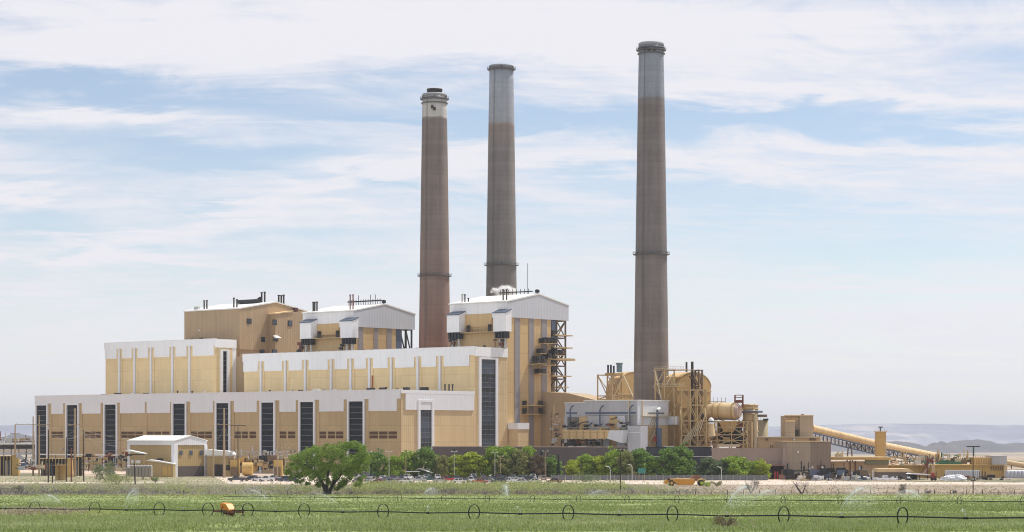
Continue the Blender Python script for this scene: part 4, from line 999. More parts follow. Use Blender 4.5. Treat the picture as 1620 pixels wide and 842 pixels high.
# ------------------------------------------------------------------ long walls in front of the plant
def wall_run(label, pts, ytop, mat, name='retaining_wall', cap=m_mauve, bay=14, base=0.0, group=None, tops=None):
    """pts: [(px, Y)...] ground line; each run is split into panels"""
    a, b = pts; A = G(a[0], a[1]); B = G(b[0], b[1]); d = B-A; L = d.length; n = max(1, int(round(L/bay))); rz = math.atan2(d.y, d.x)
    zt = wz(ytop, (a[1]+b[1])/2)
    t = thing(name, label, 'wall', (A.x, A.y, 0), rz)
    me = MB().box(.02, L/n-.04, 0, .5, 0, zt).mesh('panel', mat)
    for i in range(n): part('panel', me, None, t, (L/n*i, 0, 0))
    part('footing', MB().box(0, L, .08, .9, 0, zt-.3), mat, t)
    part('coping', MB().box(-.1, L+.1, -.12, .8, zt, zt+.35), cap, t)
    return t, L, zt
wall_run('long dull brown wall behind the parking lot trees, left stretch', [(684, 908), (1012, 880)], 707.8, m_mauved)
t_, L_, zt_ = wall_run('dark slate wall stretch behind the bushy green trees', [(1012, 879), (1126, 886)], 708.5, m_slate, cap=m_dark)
part('pipe', MB().tube((0, -.3, wz(722.5, 880)), (L_, -.3, wz(722.5, 880)), .16, 6), m_polew, t_)
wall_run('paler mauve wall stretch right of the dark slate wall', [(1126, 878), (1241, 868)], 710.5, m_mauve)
for k, px in enumerate((905, 918, 958, 985, 1060)):
    c = P(px, 707.3, 893.0)
    single('roof_sheet', MB().box(-1.6-k % 3, 1.6+k % 2, -1.2, 1.2, 0, .5).box(-1.3, 1.3, -1, 1, -12.5, 0), m_trim, ['pale box top showing above the brown wall beside the stair tower', 'pale box top second from the stair tower above the brown wall', 'white box top above the brown wall under the tan duct end', 'white box top above the wall below the square tank', 'white box top above the dark slate wall below the arched duct'][k], 'equipment box', (c.x, c.y, c.z-.1))
# ------------------------------------------------------------------ coal handling buildings at the right
def blk(t, pa, pb, Y, pyt, mat, name='wall', dep=12, zb=0, ya=0):
    return part(name, MB().box(wx(pa, Y), wx(pb, Y), Y+ya, Y+dep, zb, wz(pyt, Y)), mat, t)
def wthing(name, label, cat, px, Y, group=None):
    t = thing(name, label, cat, (wx(px, Y), Y, 0), 0, group); OFF[t] = (wx(px, Y), Y, 0); return t
t = wthing('long_shed', 'long tan shed with bright roof edge behind the mauve wall', 'industrial building', 1240, 905)
blk(t, 1199, 1298, 905, 692.5, m_tancv, dep=20)
part('roof', MB().box(wx(1198, 905), wx(1299, 905), 904, 926, wz(692.5, 905), wz(691, 905)), m_steell, t)
for px in (1213, 1283, 1286, 1289, 1256): part('wall_lamp', MB().box(wx(px, 905)-.4, wx(px, 905)+.4, 904.0, 904.9, wz(697, 905), wz(694, 905)), m_lampw if px == 1256 else m_steeld, t)
for px in (1219, 1222): part('post', MB().bar((wx(px, 904), 903.6, 8), (wx(px, 904), 903.6, wz(704, 904)), .35), m_steeld, t)
t = wthing('transfer_tower', 'square brown tower block where the covered conveyor ends', 'industrial building', 1264, 915)
blk(t, 1265, 1286.6, 915, 657.5, m_brnw, dep=14); blk(t, 1241.5, 1265, 915, 658, m_brnw, 'annex', dep=14, ya=1.2)
part('fascia', MB().box(wx(1241.5, 915), wx(1265, 915), 915.9, 916.2, wz(664, 915), wz(661, 915)), m_tancv, t)
part('fascia', MB().box(wx(1241.3, 915), wx(1286.8, 915), 914.7, 916.1, wz(658, 915), wz(656.8, 915)), m_cream, t)
part('lean_to', MB().box(wx(1242, 913), wx(1257, 913), 912, 916, 0, wz(667, 913)), m_brnw, t)
part('fascia', MB().box(wx(1241.5, 913), wx(1257.5, 913), 911.7, 912, wz(667.4, 913), wz(664.8, 913)), m_cream, t)
part('door_recess', MB().box(wx(1256.5, 915), wx(1263, 915), 914.2, 916.1, wz(692, 915), wz(680, 915)), m_dkst, t)
part('beacon', MB().box(wx(1270, 915)-.5, wx(1270, 915)+.5, 915.5, 916.5, wz(657, 915), wz(655.4, 915)), m_rust, t)
t = wthing('coal_building', 'large plain brown building with a maroon door below the transfer tower', 'industrial building', 1274, 868)
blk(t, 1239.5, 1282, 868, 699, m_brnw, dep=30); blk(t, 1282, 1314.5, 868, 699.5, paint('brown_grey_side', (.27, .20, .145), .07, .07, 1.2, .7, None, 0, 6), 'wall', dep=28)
part('skirt', MB().prism([(wx(1234, 868), 0), (wx(1250, 868), 0), (wx(1239.6, 868), wz(699, 868))], 866.5, 868, 'y'), m_mauve, t)
part('fascia', MB().box(wx(1239, 868), wx(1315, 868), 867.5, 899, wz(699, 868)+.02, wz(698.3, 868)), m_steel, t)
w = part('door', MB().box(wx(1293, 868), wx(1304, 868), 867.6, 868, 0, wz(736, 868)), flat('maroon_door', (.16, .05, .045)), t)
part('pane', MB().box(wx(1299, 868), wx(1302.5, 868), 867.4, 867.6, wz(742, 868), wz(738, 868)), m_lampw, w)
for px, py in ((1285, 741), (1241, 733), (1262, 717), (1280, 743)): part('wall_lamp', MB().box(wx(px, 868)-.4, wx(px, 868)+.4, 867.2, 868, wz(py, 868), wz(py, 868)+.7), m_lampw, t)
t = wthing('garage', 'dark open garage bay at the right end of the mauve wall', 'garage', 1230, 862)
part('wall', MB().box(wx(1217.5, 862), wx(1242, 862), 866, 868, 0, wz(737.5, 862)).box(wx(1217.5, 862), wx(1219.5, 862), 862, 866, 0, wz(737.5, 862)), m_dkst, t)
part('roof', MB().box(wx(1216.5, 862), wx(1243, 862), 861, 868, wz(737.5, 862), wz(736.5, 862)), m_rust, t)
part('bin', MB().box(wx(1232, 861), wx(1242, 861), 860.4, 861.6, 0, wz(751, 861)), flat('salmon_bin', (.40, .20, .15)), t)
for px in (1226, 1230): part('post', MB().box(wx(px, 861)-.25, wx(px, 861)+.25, 860.5, 861, 0, 3), m_red, t)
# covered conveyor
def conveyor():
    Ya, Yb = 922.0, 1010.0
    A = P(1284, 677.5, Ya); B = P(1392, 703.5, 955); D = P(1487, 722, Yb)
    t = thing('covered_conveyor', 'long round-backed cream conveyor sloping down to the right', 'conveyor', (A.x, A.y, 0)); OFF[t] = (A.x, A.y, 0)
    pts = [A, B, D]; rs = [5.6*mpp(922), 5.4*mpp(955), 4.2*mpp(Yb)]
    for i in range(2):
        p, q = pts[i], pts[i+1]; n = 8
        for k in range(n):
            a = p+(q-p)*(k/n); b = p+(q-p)*((k+1)/n-.004); ra = rs[i]+(rs[i+1]-rs[i])*k/n
            part('cover', MB().tube(a, b, ra, 20), m_cream, t)
    up = Vector((0, 0, 1))
    for i, (n, dz0, dz1) in enumerate(((18, -1.9, -4.6), (14, -1.7, -4.2))):
        p, q = pts[i]+Vector((0, -.6, 0)), pts[i+1]+Vector((0, -.6, 0))
        barobj('chord', p+up*dz0, q+up*dz0, .55, m_blueg, t); barobj('chord', p+up*dz1, q+up*dz1, .5, m_blueg, t)
        for k in range(n):
            a = p+(q-p)*(k/n); b = p+(q-p)*((k+1)/n)
            barobj('web', a+up*dz0, a+up*dz1, .35, m_dkst, t)
            if k > 8 or i: barobj('web', (a+up*dz0) if k % 2 else (a+up*dz1), (b+up*dz1) if k % 2 else (b+up*dz0), .22, m_dkst, t)
            if (i == 0) or k < 5:
                m = MB(); e = Vector((0, .5, 0)); c0 = a+(b-a)*.12+e; c1 = a+(b-a)*.92+e
                m.add([c0+up*(dz1+.5), c1+up*(dz1+.5), c1+up*(dz0-.5), c0+up*(dz0-.5), c0+up*(dz1+.5)+e*.1, c1+up*(dz1+.5)+e*.1, c1+up*(dz0-.5)+e*.1, c0+up*(dz0-.5)+e*.1], [(0, 1, 2, 3), (7, 6, 5, 4), (0, 4, 5, 1), (3, 2, 6, 7), (1, 5, 6, 2), (0, 3, 7, 4)])
                part('panel', m, m_trim, t)
    for f, i in ((.55, 0), (.45, 1), (.85, 1)):
        p = pts[i]+(pts[i+1]-pts[i])*f
        for s_ in (-1.6, 1.6): barobj('leg', (p.x+s_, p.y, 0), (p.x+s_*.4, p.y, p.z-4), .5, m_steeld, t)
conveyor()
t = wthing('silo_tower', 'tall narrow ochre tower standing beside the sloping conveyor', 'tower', 1394, 935)
blk(t, 1387, 1399.5, 935, 683.5, m_ochre, dep=5); part('side', MB().box(wx(1399.5, 935), wx(1402.3, 935), 935.4, 939.5, 0, wz(683.8, 935)), m_tancv, t)  # narrow right side in lighter tan, coloured as if sunlit
part('cap', MB().box(wx(1386, 935), wx(1403, 935), 934.5, 940.5, wz(683.5, 935), wz(682.5, 935)), m_cream, t)
mb = MB()
for px in (1385.5, 1390, 1394, 1399, 1403): mb.bar((wx(px, 935), 935, wz(683, 935)), (wx(px, 935), 935, wz(679.5, 935)), .16)
part('railing', mb, m_steell, t)
part('hoist', MB().bar((wx(1394, 935), 937, wz(683, 935)), (wx(1394, 935), 937, wz(677, 935)), .5).box(wx(1391.5, 935), wx(1397, 935), 936, 938, wz(677, 935), wz(675, 935)), m_blueg, t)
t = wthing('ochre_building', 'low tan building with overhanging ochre roof below the narrow tower', 'industrial building', 1360, 880)
blk(t, 1316, 1405, 880, 731, m_tancv, dep=16); part('roof', MB().box(wx(1313, 880), wx(1407, 880), 876, 898, wz(727.5, 880), wz(723, 880)), m_ochre, t)
part('fascia', MB().box(wx(1312.5, 880), wx(1407.5, 880), 875.6, 876, wz(724.3, 880), wz(722.6, 880)), m_steell, t)
part('wall_band', MB().box(wx(1368, 880), wx(1405, 880), 878, 880, wz(735, 880), wz(727.5, 880)), paint('dull_green', (.22, .23, .15), .1, .1), t)
for a, b, c, d in ((1359, 1363.5, 737, 752), (1352, 1354, 729, 755), (1344, 1345.5, 724, 750)): part('door' if a == 1359 else 'post', MB().box(wx(a, 880), wx(b, 880), 879.5, 880, wz(d, 880), wz(c, 880)), m_dark if a == 1359 else m_rust, t)
for k in range(6): c = wx(1322+k*2.2, 890); part('vent_pipe', MB().lathe([(.35, wz(723, 890)), (.35, wz(719-(k % 3)*2, 890)), (.5, wz(718.4-(k % 3)*2, 890))], 8, (c, 890)), m_polew, t)
t = wthing('long_ochre_building', 'long low ochre building behind the white trailer and dark pole', 'industrial building', 1530, 885)
blk(t, 1474, 1592, 885, 736.5, m_ochre, dep=16)
part('roof', MB().box(wx(1473, 885), wx(1593, 885), 884, 902, wz(736.5, 885), wz(735.4, 885)), m_ochre, t)
for px in (1475, 1589): part('column', MB().box(wx(px, 885)-.6, wx(px, 885)+.8, 883.5, 884.6, 0, wz(736, 885)), m_tancv, t)
for k in range(6): c = wx(1568+k*3.6, 885); part('pipe', MB().bar((c, 884.4, 3), (c, 884.4, wz(738, 885)), .3), m_steeld, t)
t = wthing('long_ochre_building', 'ochre building stretch left of the rusty stair', 'industrial building', 1430, 892)
blk(t, 1372, 1474, 892, 736.8, m_ochre, dep=12); part('roof', MB().box(wx(1371, 892), wx(1474, 892), 890.5, 905, wz(736.8, 892), wz(735.4, 892)), m_tancv, t)
t = wthing('ochre_block', 'raised ochre block beside the grey box house on the long ochre building', 'industrial building', 1556, 888)
part('wall', MB().box(wx(1542, 888), wx(1569, 888), 888, 898, wz(735.3, 888), wz(724, 888)), m_ochre, t)
for k in range(7): c = wx(1544+k*3.7, 887); part('rib', MB().bar((c, 887.7, wz(735, 887)), (c, 887.7, wz(720.5, 887)), .2), m_steell, t)
t = wthing('grey_box_house', 'grey box house on the right end of the long ochre building', 'industrial building', 1580, 887)
part('wall', MB().box(wx(1569, 887)+.05, wx(1592, 887), 886, 899, wz(735.2, 887), wz(721.5, 887)), m_grey, t)
part('roof', MB().box(wx(1568.6, 887), wx(1592.4, 887), 885.7, 899.3, wz(721.5, 887), wz(720.4, 887)), m_wroof, t)
gc = wthing('green_cover', 'long dark green tarpaulin cover on the ochre roof', 'tarpaulin', 1503, 893)
part('cover', MB().prism([(wx(1483, 893), wz(735.2, 893)), (wx(1523, 893), wz(735.2, 893)), (wx(1520, 893), wz(731, 893)), (wx(1488, 893), wz(730.2, 893))], 892.5, 900, 'y'), m_green, gc)
# pipe and gantry clutter on those roofs
def clutter(label, px0, px1, Y, y0, y1, n, cols, seed, cat='pipework', name='pipe_rack', smin=.25, smax=1.0, boxes=.45, deck=True):
    t = wthing(name, label, cat, (px0+px1)/2, Y); r_ = random.Random(seed)
    zlo, zhi = wz(y1, Y), wz(y0, Y)
    if deck:
        k = max(2, int((px1-px0)/9))
        for i in range(k+1):
            x = wx(px0+(px1-px0)*i/k, Y)
            barobj('post', (x, Y, max(0, zlo-.5)), (x, Y, zhi-r_.uniform(0, .4)*(zhi-zlo)), .22, r_.choice(cols), t)
        for f in (.35, .8): barobj('beam', (wx(px0, Y), Y-.2, zlo+(zhi-zlo)*f), (wx(px1, Y), Y-.2, zlo+(zhi-zlo)*f), .28, r_.choice(cols), t)
    for i in range(n):
        x = wx(r_.uniform(px0, px1), Y); z = zlo+(zhi-zlo)*r_.random()**1.3; y = Y+r_.uniform(-2, 3); s_ = r_.uniform(smin, smax)
        if r_.random() < boxes: part('unit', MB().box(x-s_*1.3, x+s_*1.3, y-s_, y+s_, max(0, z-s_), z+s_*.6), r_.choice(cols), t)
        else:
            q = (x+r_.uniform(-4, 4), y, z) if r_.random() < .5 else (x, y, z+r_.uniform(1, 3.5))
            part('pipe', MB().tube((x, y, max(0, z-.5)), q, r_.uniform(.1, .3), 6), r_.choice(cols), t)
    return t
clutter('thin gantry posts and valves on the long ochre roof', 1480, 1540, 896, 717, 731, 50, [m_ochre, m_steell, m_steeld, m_polew, m_steel, m_green], 1)
clutter('cluttered gantry on the ochre roof left of the rusty stair', 1408, 1472, 897, 722, 735, 42, [m_steell, m_rust, m_polew, m_green, m_steel], 2)
st = wthing('rusty_stair', 'dark rusty stair climbing between the two ochre building stretches', 'stair', 1468, 884)
for a, b in (((1456, 748), (1472, 727)), ((1461, 750), (1475, 730)), ((1463, 736), (1474, 724))): barobj('stringer', P(a[0], a[1], 884), P(b[0], b[1], 884), .3, m_rust if a[0] != 1461 else m_polew, st)
part('landing', MB().box(wx(1467, 884), wx(1476, 884), 883, 887, wz(732, 884), wz(726, 884)), m_rust, st)
for px in (1467, 1476): barobj('post', (wx(px, 884), 884, 0), (wx(px, 884), 884, wz(722, 884)), .4, m_rust, st)
clutter('low row of dark racks in front of the plain brown building', 1243, 1322, 852, 741, 757, 70, [m_dark, m_dkst, m_dark, m_steeld, m_blueg], 3, smin=.4, smax=1.5)
clutter('dark racks and drums in front of the tan building with ochre roof', 1322, 1372, 850, 743, 758, 40, [m_dark, m_dkst, m_steeld, m_polew, m_blueg], 4, smin=.4, smax=1.3)
clutter('pale scrap and drums scattered along the right yard edge', 1262, 1362, 835, 753, 762, 70, [m_polew, m_trim, m_grey, m_steell, m_dkst], 5, 'scrap', 'scrap_pile', .25, .8, .7, False)
clutter('pallets and machinery scattered in front of the long ochre building', 1476, 1590, 846, 752, 760, 46, [m_dkst, m_rust, m_polew, m_steeld, m_dark], 6, 'scrap', 'scrap_pile', .25, .8, .6, False)
clutter('jumble of white and dark machinery left of the open carport', 1372, 1440, 842, 754, 762, 36, [m_polew, m_trim, m_dark, m_grey], 7, 'scrap', 'scrap_pile', .25, .8, .7, False)
t = wthing('grey_shed', 'wide grey shed with pinkish tan roof right of the tan building', 'shed', 1420, 862)
blk(t, 1391, 1440, 862, 747, paint('dusty_grey', (.27, .24, .23)), dep=10)
part('roof', MB().prism([(wx(1386, 862), wz(747, 862)), (wx(1445, 862), wz(747, 862)), (wx(1436, 862), wz(741.5, 862)), (wx(1388, 862), wz(741.5, 862))], 860, 873, 'y'), m_cream, t)
t = wthing('carport', 'open carport with thin white sloping roof', 'carport', 1455, 852)
part('roof', MB().prism([(wx(1437, 852), wz(750, 852)), (wx(1470, 852), wz(752, 852)), (wx(1470, 852), wz(750.6, 852)), (wx(1440, 852), wz(748.4, 852))], 849, 858, 'y'), m_trim, t)
for px in (1440, 1454, 1467): part('post', MB().bar((wx(px, 852), 851, 0), (wx(px, 852), 851, wz(750.5, 852)), .25), m_dkst, t)
part('back_wall', MB().box(wx(1440, 852), wx(1455, 852), 857, 857.4, 0, wz(751, 852)), m_dkst, t)
t = wthing('trailer', 'long white ribbed trailer parked in front of the ochre building', 'trailer', 1530, 862)
L0, L1 = wx(1497, 862), wx(1551, 862); n = 18
part('body', MB().box(L0, L1, 862, 865, 1.0, wz(744.5, 862)), m_greyl, t)
for k in range(n): x = L0+(L1-L0)*(k+.5)/n; part('rib', MB().box(x-.12, x+.12, 861.85, 862, 1.0, wz(744.5, 862)), m_grey, t)
for px in (1504, 1508, 1543, 1547): part('wheel', MB().tube((wx(px, 862), 861.6, .5), (wx(px, 862), 862.4, .5), .5, 14), m_tyre, t)
tp_ = wthing('tarp_pile', 'lumpy white tarpaulin covered pile near the right yard edge', 'tarpaulin', 1507, 838)
def lump(mb, c, rx_, ry, rz_, seed, n=10, m=14):
    o = len(mb.v)
    for j in range(n+1):
        a = PI/2*j/n
        for i in range(m):
            b = 2*PI*i/m; k = 1+.28*mn.noise(Vector((math.cos(b)*1.5+seed, math.sin(b)*1.5, j*.5)))
            mb.v.append((c[0]+rx_*math.cos(a)*math.cos(b)*k, c[1]+ry*math.cos(a)*math.sin(b)*k, c[2]+rz_*math.sin(a)*k))
    for j in range(n):
        for i in range(m):
            mb.f.append([o+j*m+i, o+j*m+(i+1) % m, o+(j+1)*m+(i+1) % m, o+(j+1)*m+i]); mb.m.append(mb.mi); mb.sm.append(False)
for k, (px, w, h) in enumerate(((1497, 2.2, 1.7), (1506, 2.6, 2.0), (1517, 2.8, 2.1))):
    mb = MB(); lump(mb, (wx(px, 838), 838, 0), w*1.1, 1.6, h, k*3); part('heap', mb, m_trim, tp_)
t = wthing('container', 'low white container lying left of the open carport', 'container', 1402, 838)
part('body', MB().box(wx(1385, 838), wx(1420, 838), 838, 840.4, .1, wz(756.5, 838)), m_white, t)
for px in (1385.5, 1397, 1408, 1419): part('rib', MB().box(wx(px, 838)-.1, wx(px, 838)+.1, 837.9, 838, .1, wz(756.5, 838)), m_grey, t)
t = wthing('yard_crane', 'small rusty red forklift in the right yard', 'forklift', 1476, 835)
part('body', MB().box(wx(1472, 835), wx(1480, 835), 834, 836, .6, 1.9), m_rust, t); part('cab', MB().box(wx(1474, 835), wx(1478, 835), 834.2, 835.8, 1.9, 3.0), m_red, t)
for px in (1473.5, 1479): part('wheel', MB().tube((wx(px, 835), 833.7, .5), (wx(px, 835), 834.2, .5), .5, 12), m_tyre, t)
part('mast', MB().bar((wx(1481, 835), 835, .3), (wx(1481, 835), 835, 3.4), .2), m_dkst, t)
t = wthing('pale_shed', 'pale shed with white roof at the far right edge', 'shed', 1612, 900)
blk(t, 1598, 1640, 900, 747, m_grey, dep=10); part('roof', MB().box(wx(1597, 900), wx(1642, 900), 899, 911, wz(747, 900), wz(744.5, 900)), m_wroof, t)
t = wthing('pipe_conveyor', 'cream pipe conveyor sloping off past the right edge', 'conveyor', 1606, 1100)
part('cover', MB().tube(P(1590, 731.5, 1100), P(1660, 743, 1080), 1.3, 14), m_cream, t)
for px in (1600, 1630): part('leg', MB().bar((wx(px, 1095), 1095, 0), (wx(px, 1095), 1095, wz(736, 1095)), .4), m_steeld, t)
t = wthing('storage_drums', 'row of grey drums by the right edge shed', 'drum', 1605, 880)
for k in range(9): part('drum', MB().lathe([(1.0, 0), (1.0, 2.6), (.4, 3.0)], 12, (wx(1594+k*6, 880), 880)), m_grey, t)

clutter('dark pipes and steelwork behind the foot of the open stair tower', 872, 897, 930, 652, 706, 26, [m_dkst, m_steeld, m_dark, m_steel, m_steell, m_polew], 31, smin=.3, smax=1.0)
clutter('steel supports and pumps under the long tan duct', 897, 968, 898, 694, 708, 36, [m_dkst, m_steeld, m_dark, m_rust], 32, smin=.3, smax=1.2)
# ------------------------------------------------------------------ switchyard and sheds at the left
t = wthing('white_roof_building', 'tan building with bright white gable roof in front of the turbine hall', 'building', 274, 905)
# long side faces front-left, gable faces front-right
def sh_frame(px, Y):
    return loc_of(px, Y)
gx, gy = loc_of(275.5, 905)
t2 = t; OFF[t2] = (0, 0, 0)
COL.objects.unlink(t2); bpy.data.objects.remove(t2)
t = pthing('white_roof_building', 'tan building with bright white gable roof in front of the turbine hall', 'building', gx, gy)
lx = ux(203, gy); ye = vy(326.5, gx); ze = pz(698.5, gx, gy); zr = pz(690.5, gx, (gy+ye)/2); ym = (gy+ye)/2
m_tsh = paint('tan_shed', (.46, .33, .155), .06, .06, 1.0)
part('wall', MB().prism([(gy, 0), (ye, 0), (ye, ze), (ym, zr-.4), (gy, ze)], lx, gx, 'x'), m_tsh, t)
part('roof', MB().prism([(gy-.5, ze), (ym, zr), (ym, zr+.4), (gy-.5, ze+.4)], lx-.4, gx+.5, 'x'), m_wroof, t)
part('roof', MB().prism([(ym, zr), (ye+.5, ze), (ye+.5, ze+.4), (ym, zr+.4)], lx-.4, gx+.5, 'x'), m_wroof, t)
part('fascia', MB().box(lx-.3, gx+.3, gy-.3, gy, ze-1.5, ze+.05), m_whitelow, t)
part('fascia', MB().prism([(gy, ze-1.5), (ye, ze-1.5), (ye, ze), (ym, zr-.05), (gy, ze)], gx, gx+.3, 'x'), m_whitelow, t)
for y0, y1 in ((gy-.35, gy+1.6), (ye-1.4, ye+.2)): part('corner_trim', MB().box(gx+.05, gx+.42, y0, y1, 0, ze-1.5), m_trim, t)
for x0, x1 in ((lx-.2, lx+1.4), (gx-1.3, gx+.04)): part('corner_trim', MB().box(x0, x1, gy-.4, gy, 0, ze-1.5), m_trim, t)
for px in (286, 302, 318): y = vy(px, gx); part('window', MB().box(gx, gx+.3, y-.75, y+.75, pz(720, gx, y), pz(713, gx, y)), m_blueg, t)
part('door_hole', MB().box(ux(249, gy), ux(258, gy), gy-.2, gy, pz(729, gx, gy), pz(725.5, gx, gy)), m_dark, t)
part('dark_skirt', MB().box(gx, gx+.25, gy+1.7, ye-1.5, 0, pz(738, gx, gy)), m_mauved, t)
t = wthing('low_annex', 'small low building with white roof behind the two tan poles', 'shed', 345, 915)
blk(t, 328, 364, 915, 722, m_tsh, dep=12); part('fascia', MB().box(wx(327.5, 915), wx(365, 915), 914.6, 915, wz(722, 915), wz(720.4, 915)), m_whitelow, t)
part('roof', MB().prism([(wx(326, 915), wz(720.4, 915)), (wx(372, 915), wz(720.4, 915)), (wx(362, 915), wz(714, 915)), (wx(328, 915), wz(711.5, 915))], 914, 928, 'y'), m_wroof, t)
part('dark_skirt', MB().box(wx(339, 915), wx(353, 915), 914.5, 914.8, 0, wz(735, 915)), m_dkst, t)
t = wthing('low_wedge_shed', 'tan lean-to shed with white sloping roof left of the white gable', 'shed', 255, 898)
part('wall', MB().prism([(wx(231, 898), 0), (wx(274, 898), 0), (wx(274, 898), wz(734.5, 898)), (wx(258, 898), wz(731.5, 898)), (wx(232, 898), wz(729, 898))], 898, 904, 'y'), m_tsh, t)
part('roof', MB().prism([(wx(230, 898), wz(729, 898)), (wx(258, 898), wz(732, 898)), (wx(275, 898), wz(735, 898)), (wx(275, 898), wz(733.6, 898)), (wx(250, 898), wz(729, 898)), (wx(236, 898), wz(727.4, 898))], 897.3, 905, 'y'), m_wroof, t)
for px in (259, 263, 268): part('panel', MB().box(wx(px, 898)-.4, wx(px, 898)+.5, 897.8, 898, .5, wz(738, 898)), m_ochre, t)
t = wthing('canopy', 'small canopy with bright sloping white roof left of the tan lean-to', 'shelter', 213, 890)
part('roof', MB().prism([(wx(199, 890), wz(713, 890)), (wx(229, 890), wz(718.5, 890)), (wx(231, 890), wz(717.4, 890)), (wx(204, 890), wz(711.8, 890))], 887, 894, 'y'), m_wroof, t)
part('fascia', MB().box(wx(204, 890), wx(231, 890), 886.7, 887, wz(720, 890), wz(718.4, 890)), m_dkst, t)
for px in (207, 216, 229): part('post', MB().bar((wx(px, 890), 888, 0), (wx(px, 890), 888, wz(718, 890)), .25), m_steel, t)
part('beam', MB().box(wx(208, 890), wx(222, 890), 889, 890, wz(733, 890), wz(728, 890)), m_trim, t)
t = wthing('cooling_unit', 'ribbed tan-grey cooling unit on short legs beside the small canopy', 'cooling unit', 218, 850)
for k in range(8):
    x0 = wx(199+k*5.1, 850); x1 = wx(199+(k+.86)*5.1, 850)
    part('cell', MB().box(x0, x1, 850, 854, 1.2, wz(738, 850)-(.6 if k < 2 else 0)), flat('warm_grey%d' % k, (.30-.01*(k % 3), .26, .22), .7), t)
    part('fan', MB().lathe([(.5, wz(738, 850)), (.62, wz(737, 850)), (.5, wz(736.2, 850))], 10, ((x0+x1)/2, 852)), m_greyl, t)
for px in (200, 213, 226, 239): part('leg', MB().box(wx(px, 850)-.2, wx(px, 850)+.2, 850.2, 850.6, 0, 1.2), m_rust, t)
t = wthing('round_tank', 'short round ochre tank between dark poles at the left', 'tank', 96, 840)
part('shell', MB().lathe([(9.5*mpp(840), 0), (9.5*mpp(840), wz(737, 840)), (5, wz(736, 840)), (.2, wz(735.4, 840))], 24, (wx(97, 840), 840)), m_ductbr, t)
part('ladder', MB().bar((wx(93, 837), 837.5, 0), (wx(93, 837), 837.5, wz(736, 837)), .2), m_steeld, t)
t = wthing('square_tank', 'tall ochre box tank standing by the left tan pole', 'tank', 24, 930)
part('body', MB().box(wx(18.5, 930), wx(29, 930), 930, 933, 0, wz(721, 930)), m_ochre, t); part('cap', MB().box(wx(17.5, 930), wx(30, 930), 929.5, 933.5, wz(721, 930), wz(720, 930)), m_steel, t)
t = wthing('box_tank', 'ochre box tank beside the tall thick tan pole', 'tank', 110, 900)
part('body', MB().box(wx(106.5, 900), wx(114, 900), 900, 902, 0, wz(726, 900)), m_ochre, t); part('cap', MB().box(wx(106, 900), wx(115, 900), 899.7, 902.3, wz(726, 900), wz(725.2, 900)), m_steel, t)
for lab, a, b, Y, yt in (('dark open shed with pale roof edge at the far left', -4, 16, 935, 721), ('dark shed with thin pale roof left of the round ochre tank', 63, 108, 930, 725), ('dark metal shed under the left window bays', 118, 130, 925, 722)):
    t = wthing('switch_shed', lab, 'shed', (a+b)/2, Y)
    part('back', MB().box(wx(a, Y), wx(b, Y), Y+3, Y+3.4, 0, wz(yt+1, Y)), m_dkst, t)
    part('roof', MB().box(wx(a-1, Y), wx(b+1, Y), Y-.5, Y+4, wz(yt+1, Y), wz(yt, Y)), m_cream, t)
    k = int((b-a)/5)
    for i in range(k+1): x = wx(a+(b-a)*i/k, Y); part('post', MB().bar((x, Y, 0), (x, Y, wz(yt+1, Y)), .3), m_steel, t)
    for i in range(k): x = wx(a+(b-a)*(i+.2)/k, Y); part('cabinet', MB().box(x, x+.9, Y+1, Y+2.2, 0, wz(yt+8, Y)), [m_blueg, m_dark, m_grey][i % 3], t)
clutter('switchgear with dark bushings between the leftmost tan poles', 30, 50, 925, 720, 741, 30, [m_polew, m_dkst, m_blueg, m_grey], 11, 'switchgear', 'switchgear')
clutter('pale and rusty switchgear left of the small canopy', 130, 200, 900, 717, 742, 64, [m_steell, m_dkst, m_rust, m_steel, m_grey, m_dark], 12, 'switchgear', 'switchgear')
clutter('transformers and steel racks under the middle window bays', 362, 452, 905, 722, 744, 84, [m_steel, m_ochre, m_dkst, m_steell, m_dark, m_steeld], 13, 'switchgear', 'switchgear', .4, 1.5)
clutter('white bus bars and insulators above the transformer racks', 365, 455, 910, 712, 724, 30, [m_polew, m_steell, m_grey], 14, 'switchgear', 'bus_bar_rack', .15, .5)
clutter('low equipment row at the foot of the tan poles', 44, 70, 905, 735, 742, 18, [m_steell, m_rust, m_polew], 15, 'switchgear', 'switchgear', .3, .8)
# ochre transformer tanks
for lab, px in (('ochre round-ended tank behind the dark parked pickup', 393), ('ochre box transformer left of the round-ended tank', 371), ('ochre transformer tank left of the big tree', 440)):
    t = wthing('transformer', lab, 'transformer', px, 900)
    if px == 393: part('body', MB().tube((wx(384, 900), 900, 3.4), (wx(400, 900), 900, 3.4), 2.6, 18), m_ochre, t)
    else: part('body', MB().box(wx(px-7, 900), wx(px+7, 900), 900, 903, .3, wz(728, 900)), m_ochre, t)
    part('radiator', MB().box(wx(px-6, 900), wx(px+4, 900), 899, 899.8, .4, 4), m_steeld, t)
    part('bushing', MB().lathe([(.15, wz(727, 900)), (.3, wz(725, 900)), (.12, wz(721, 900))], 8, (wx(px, 901), 901)), m_polew, t)
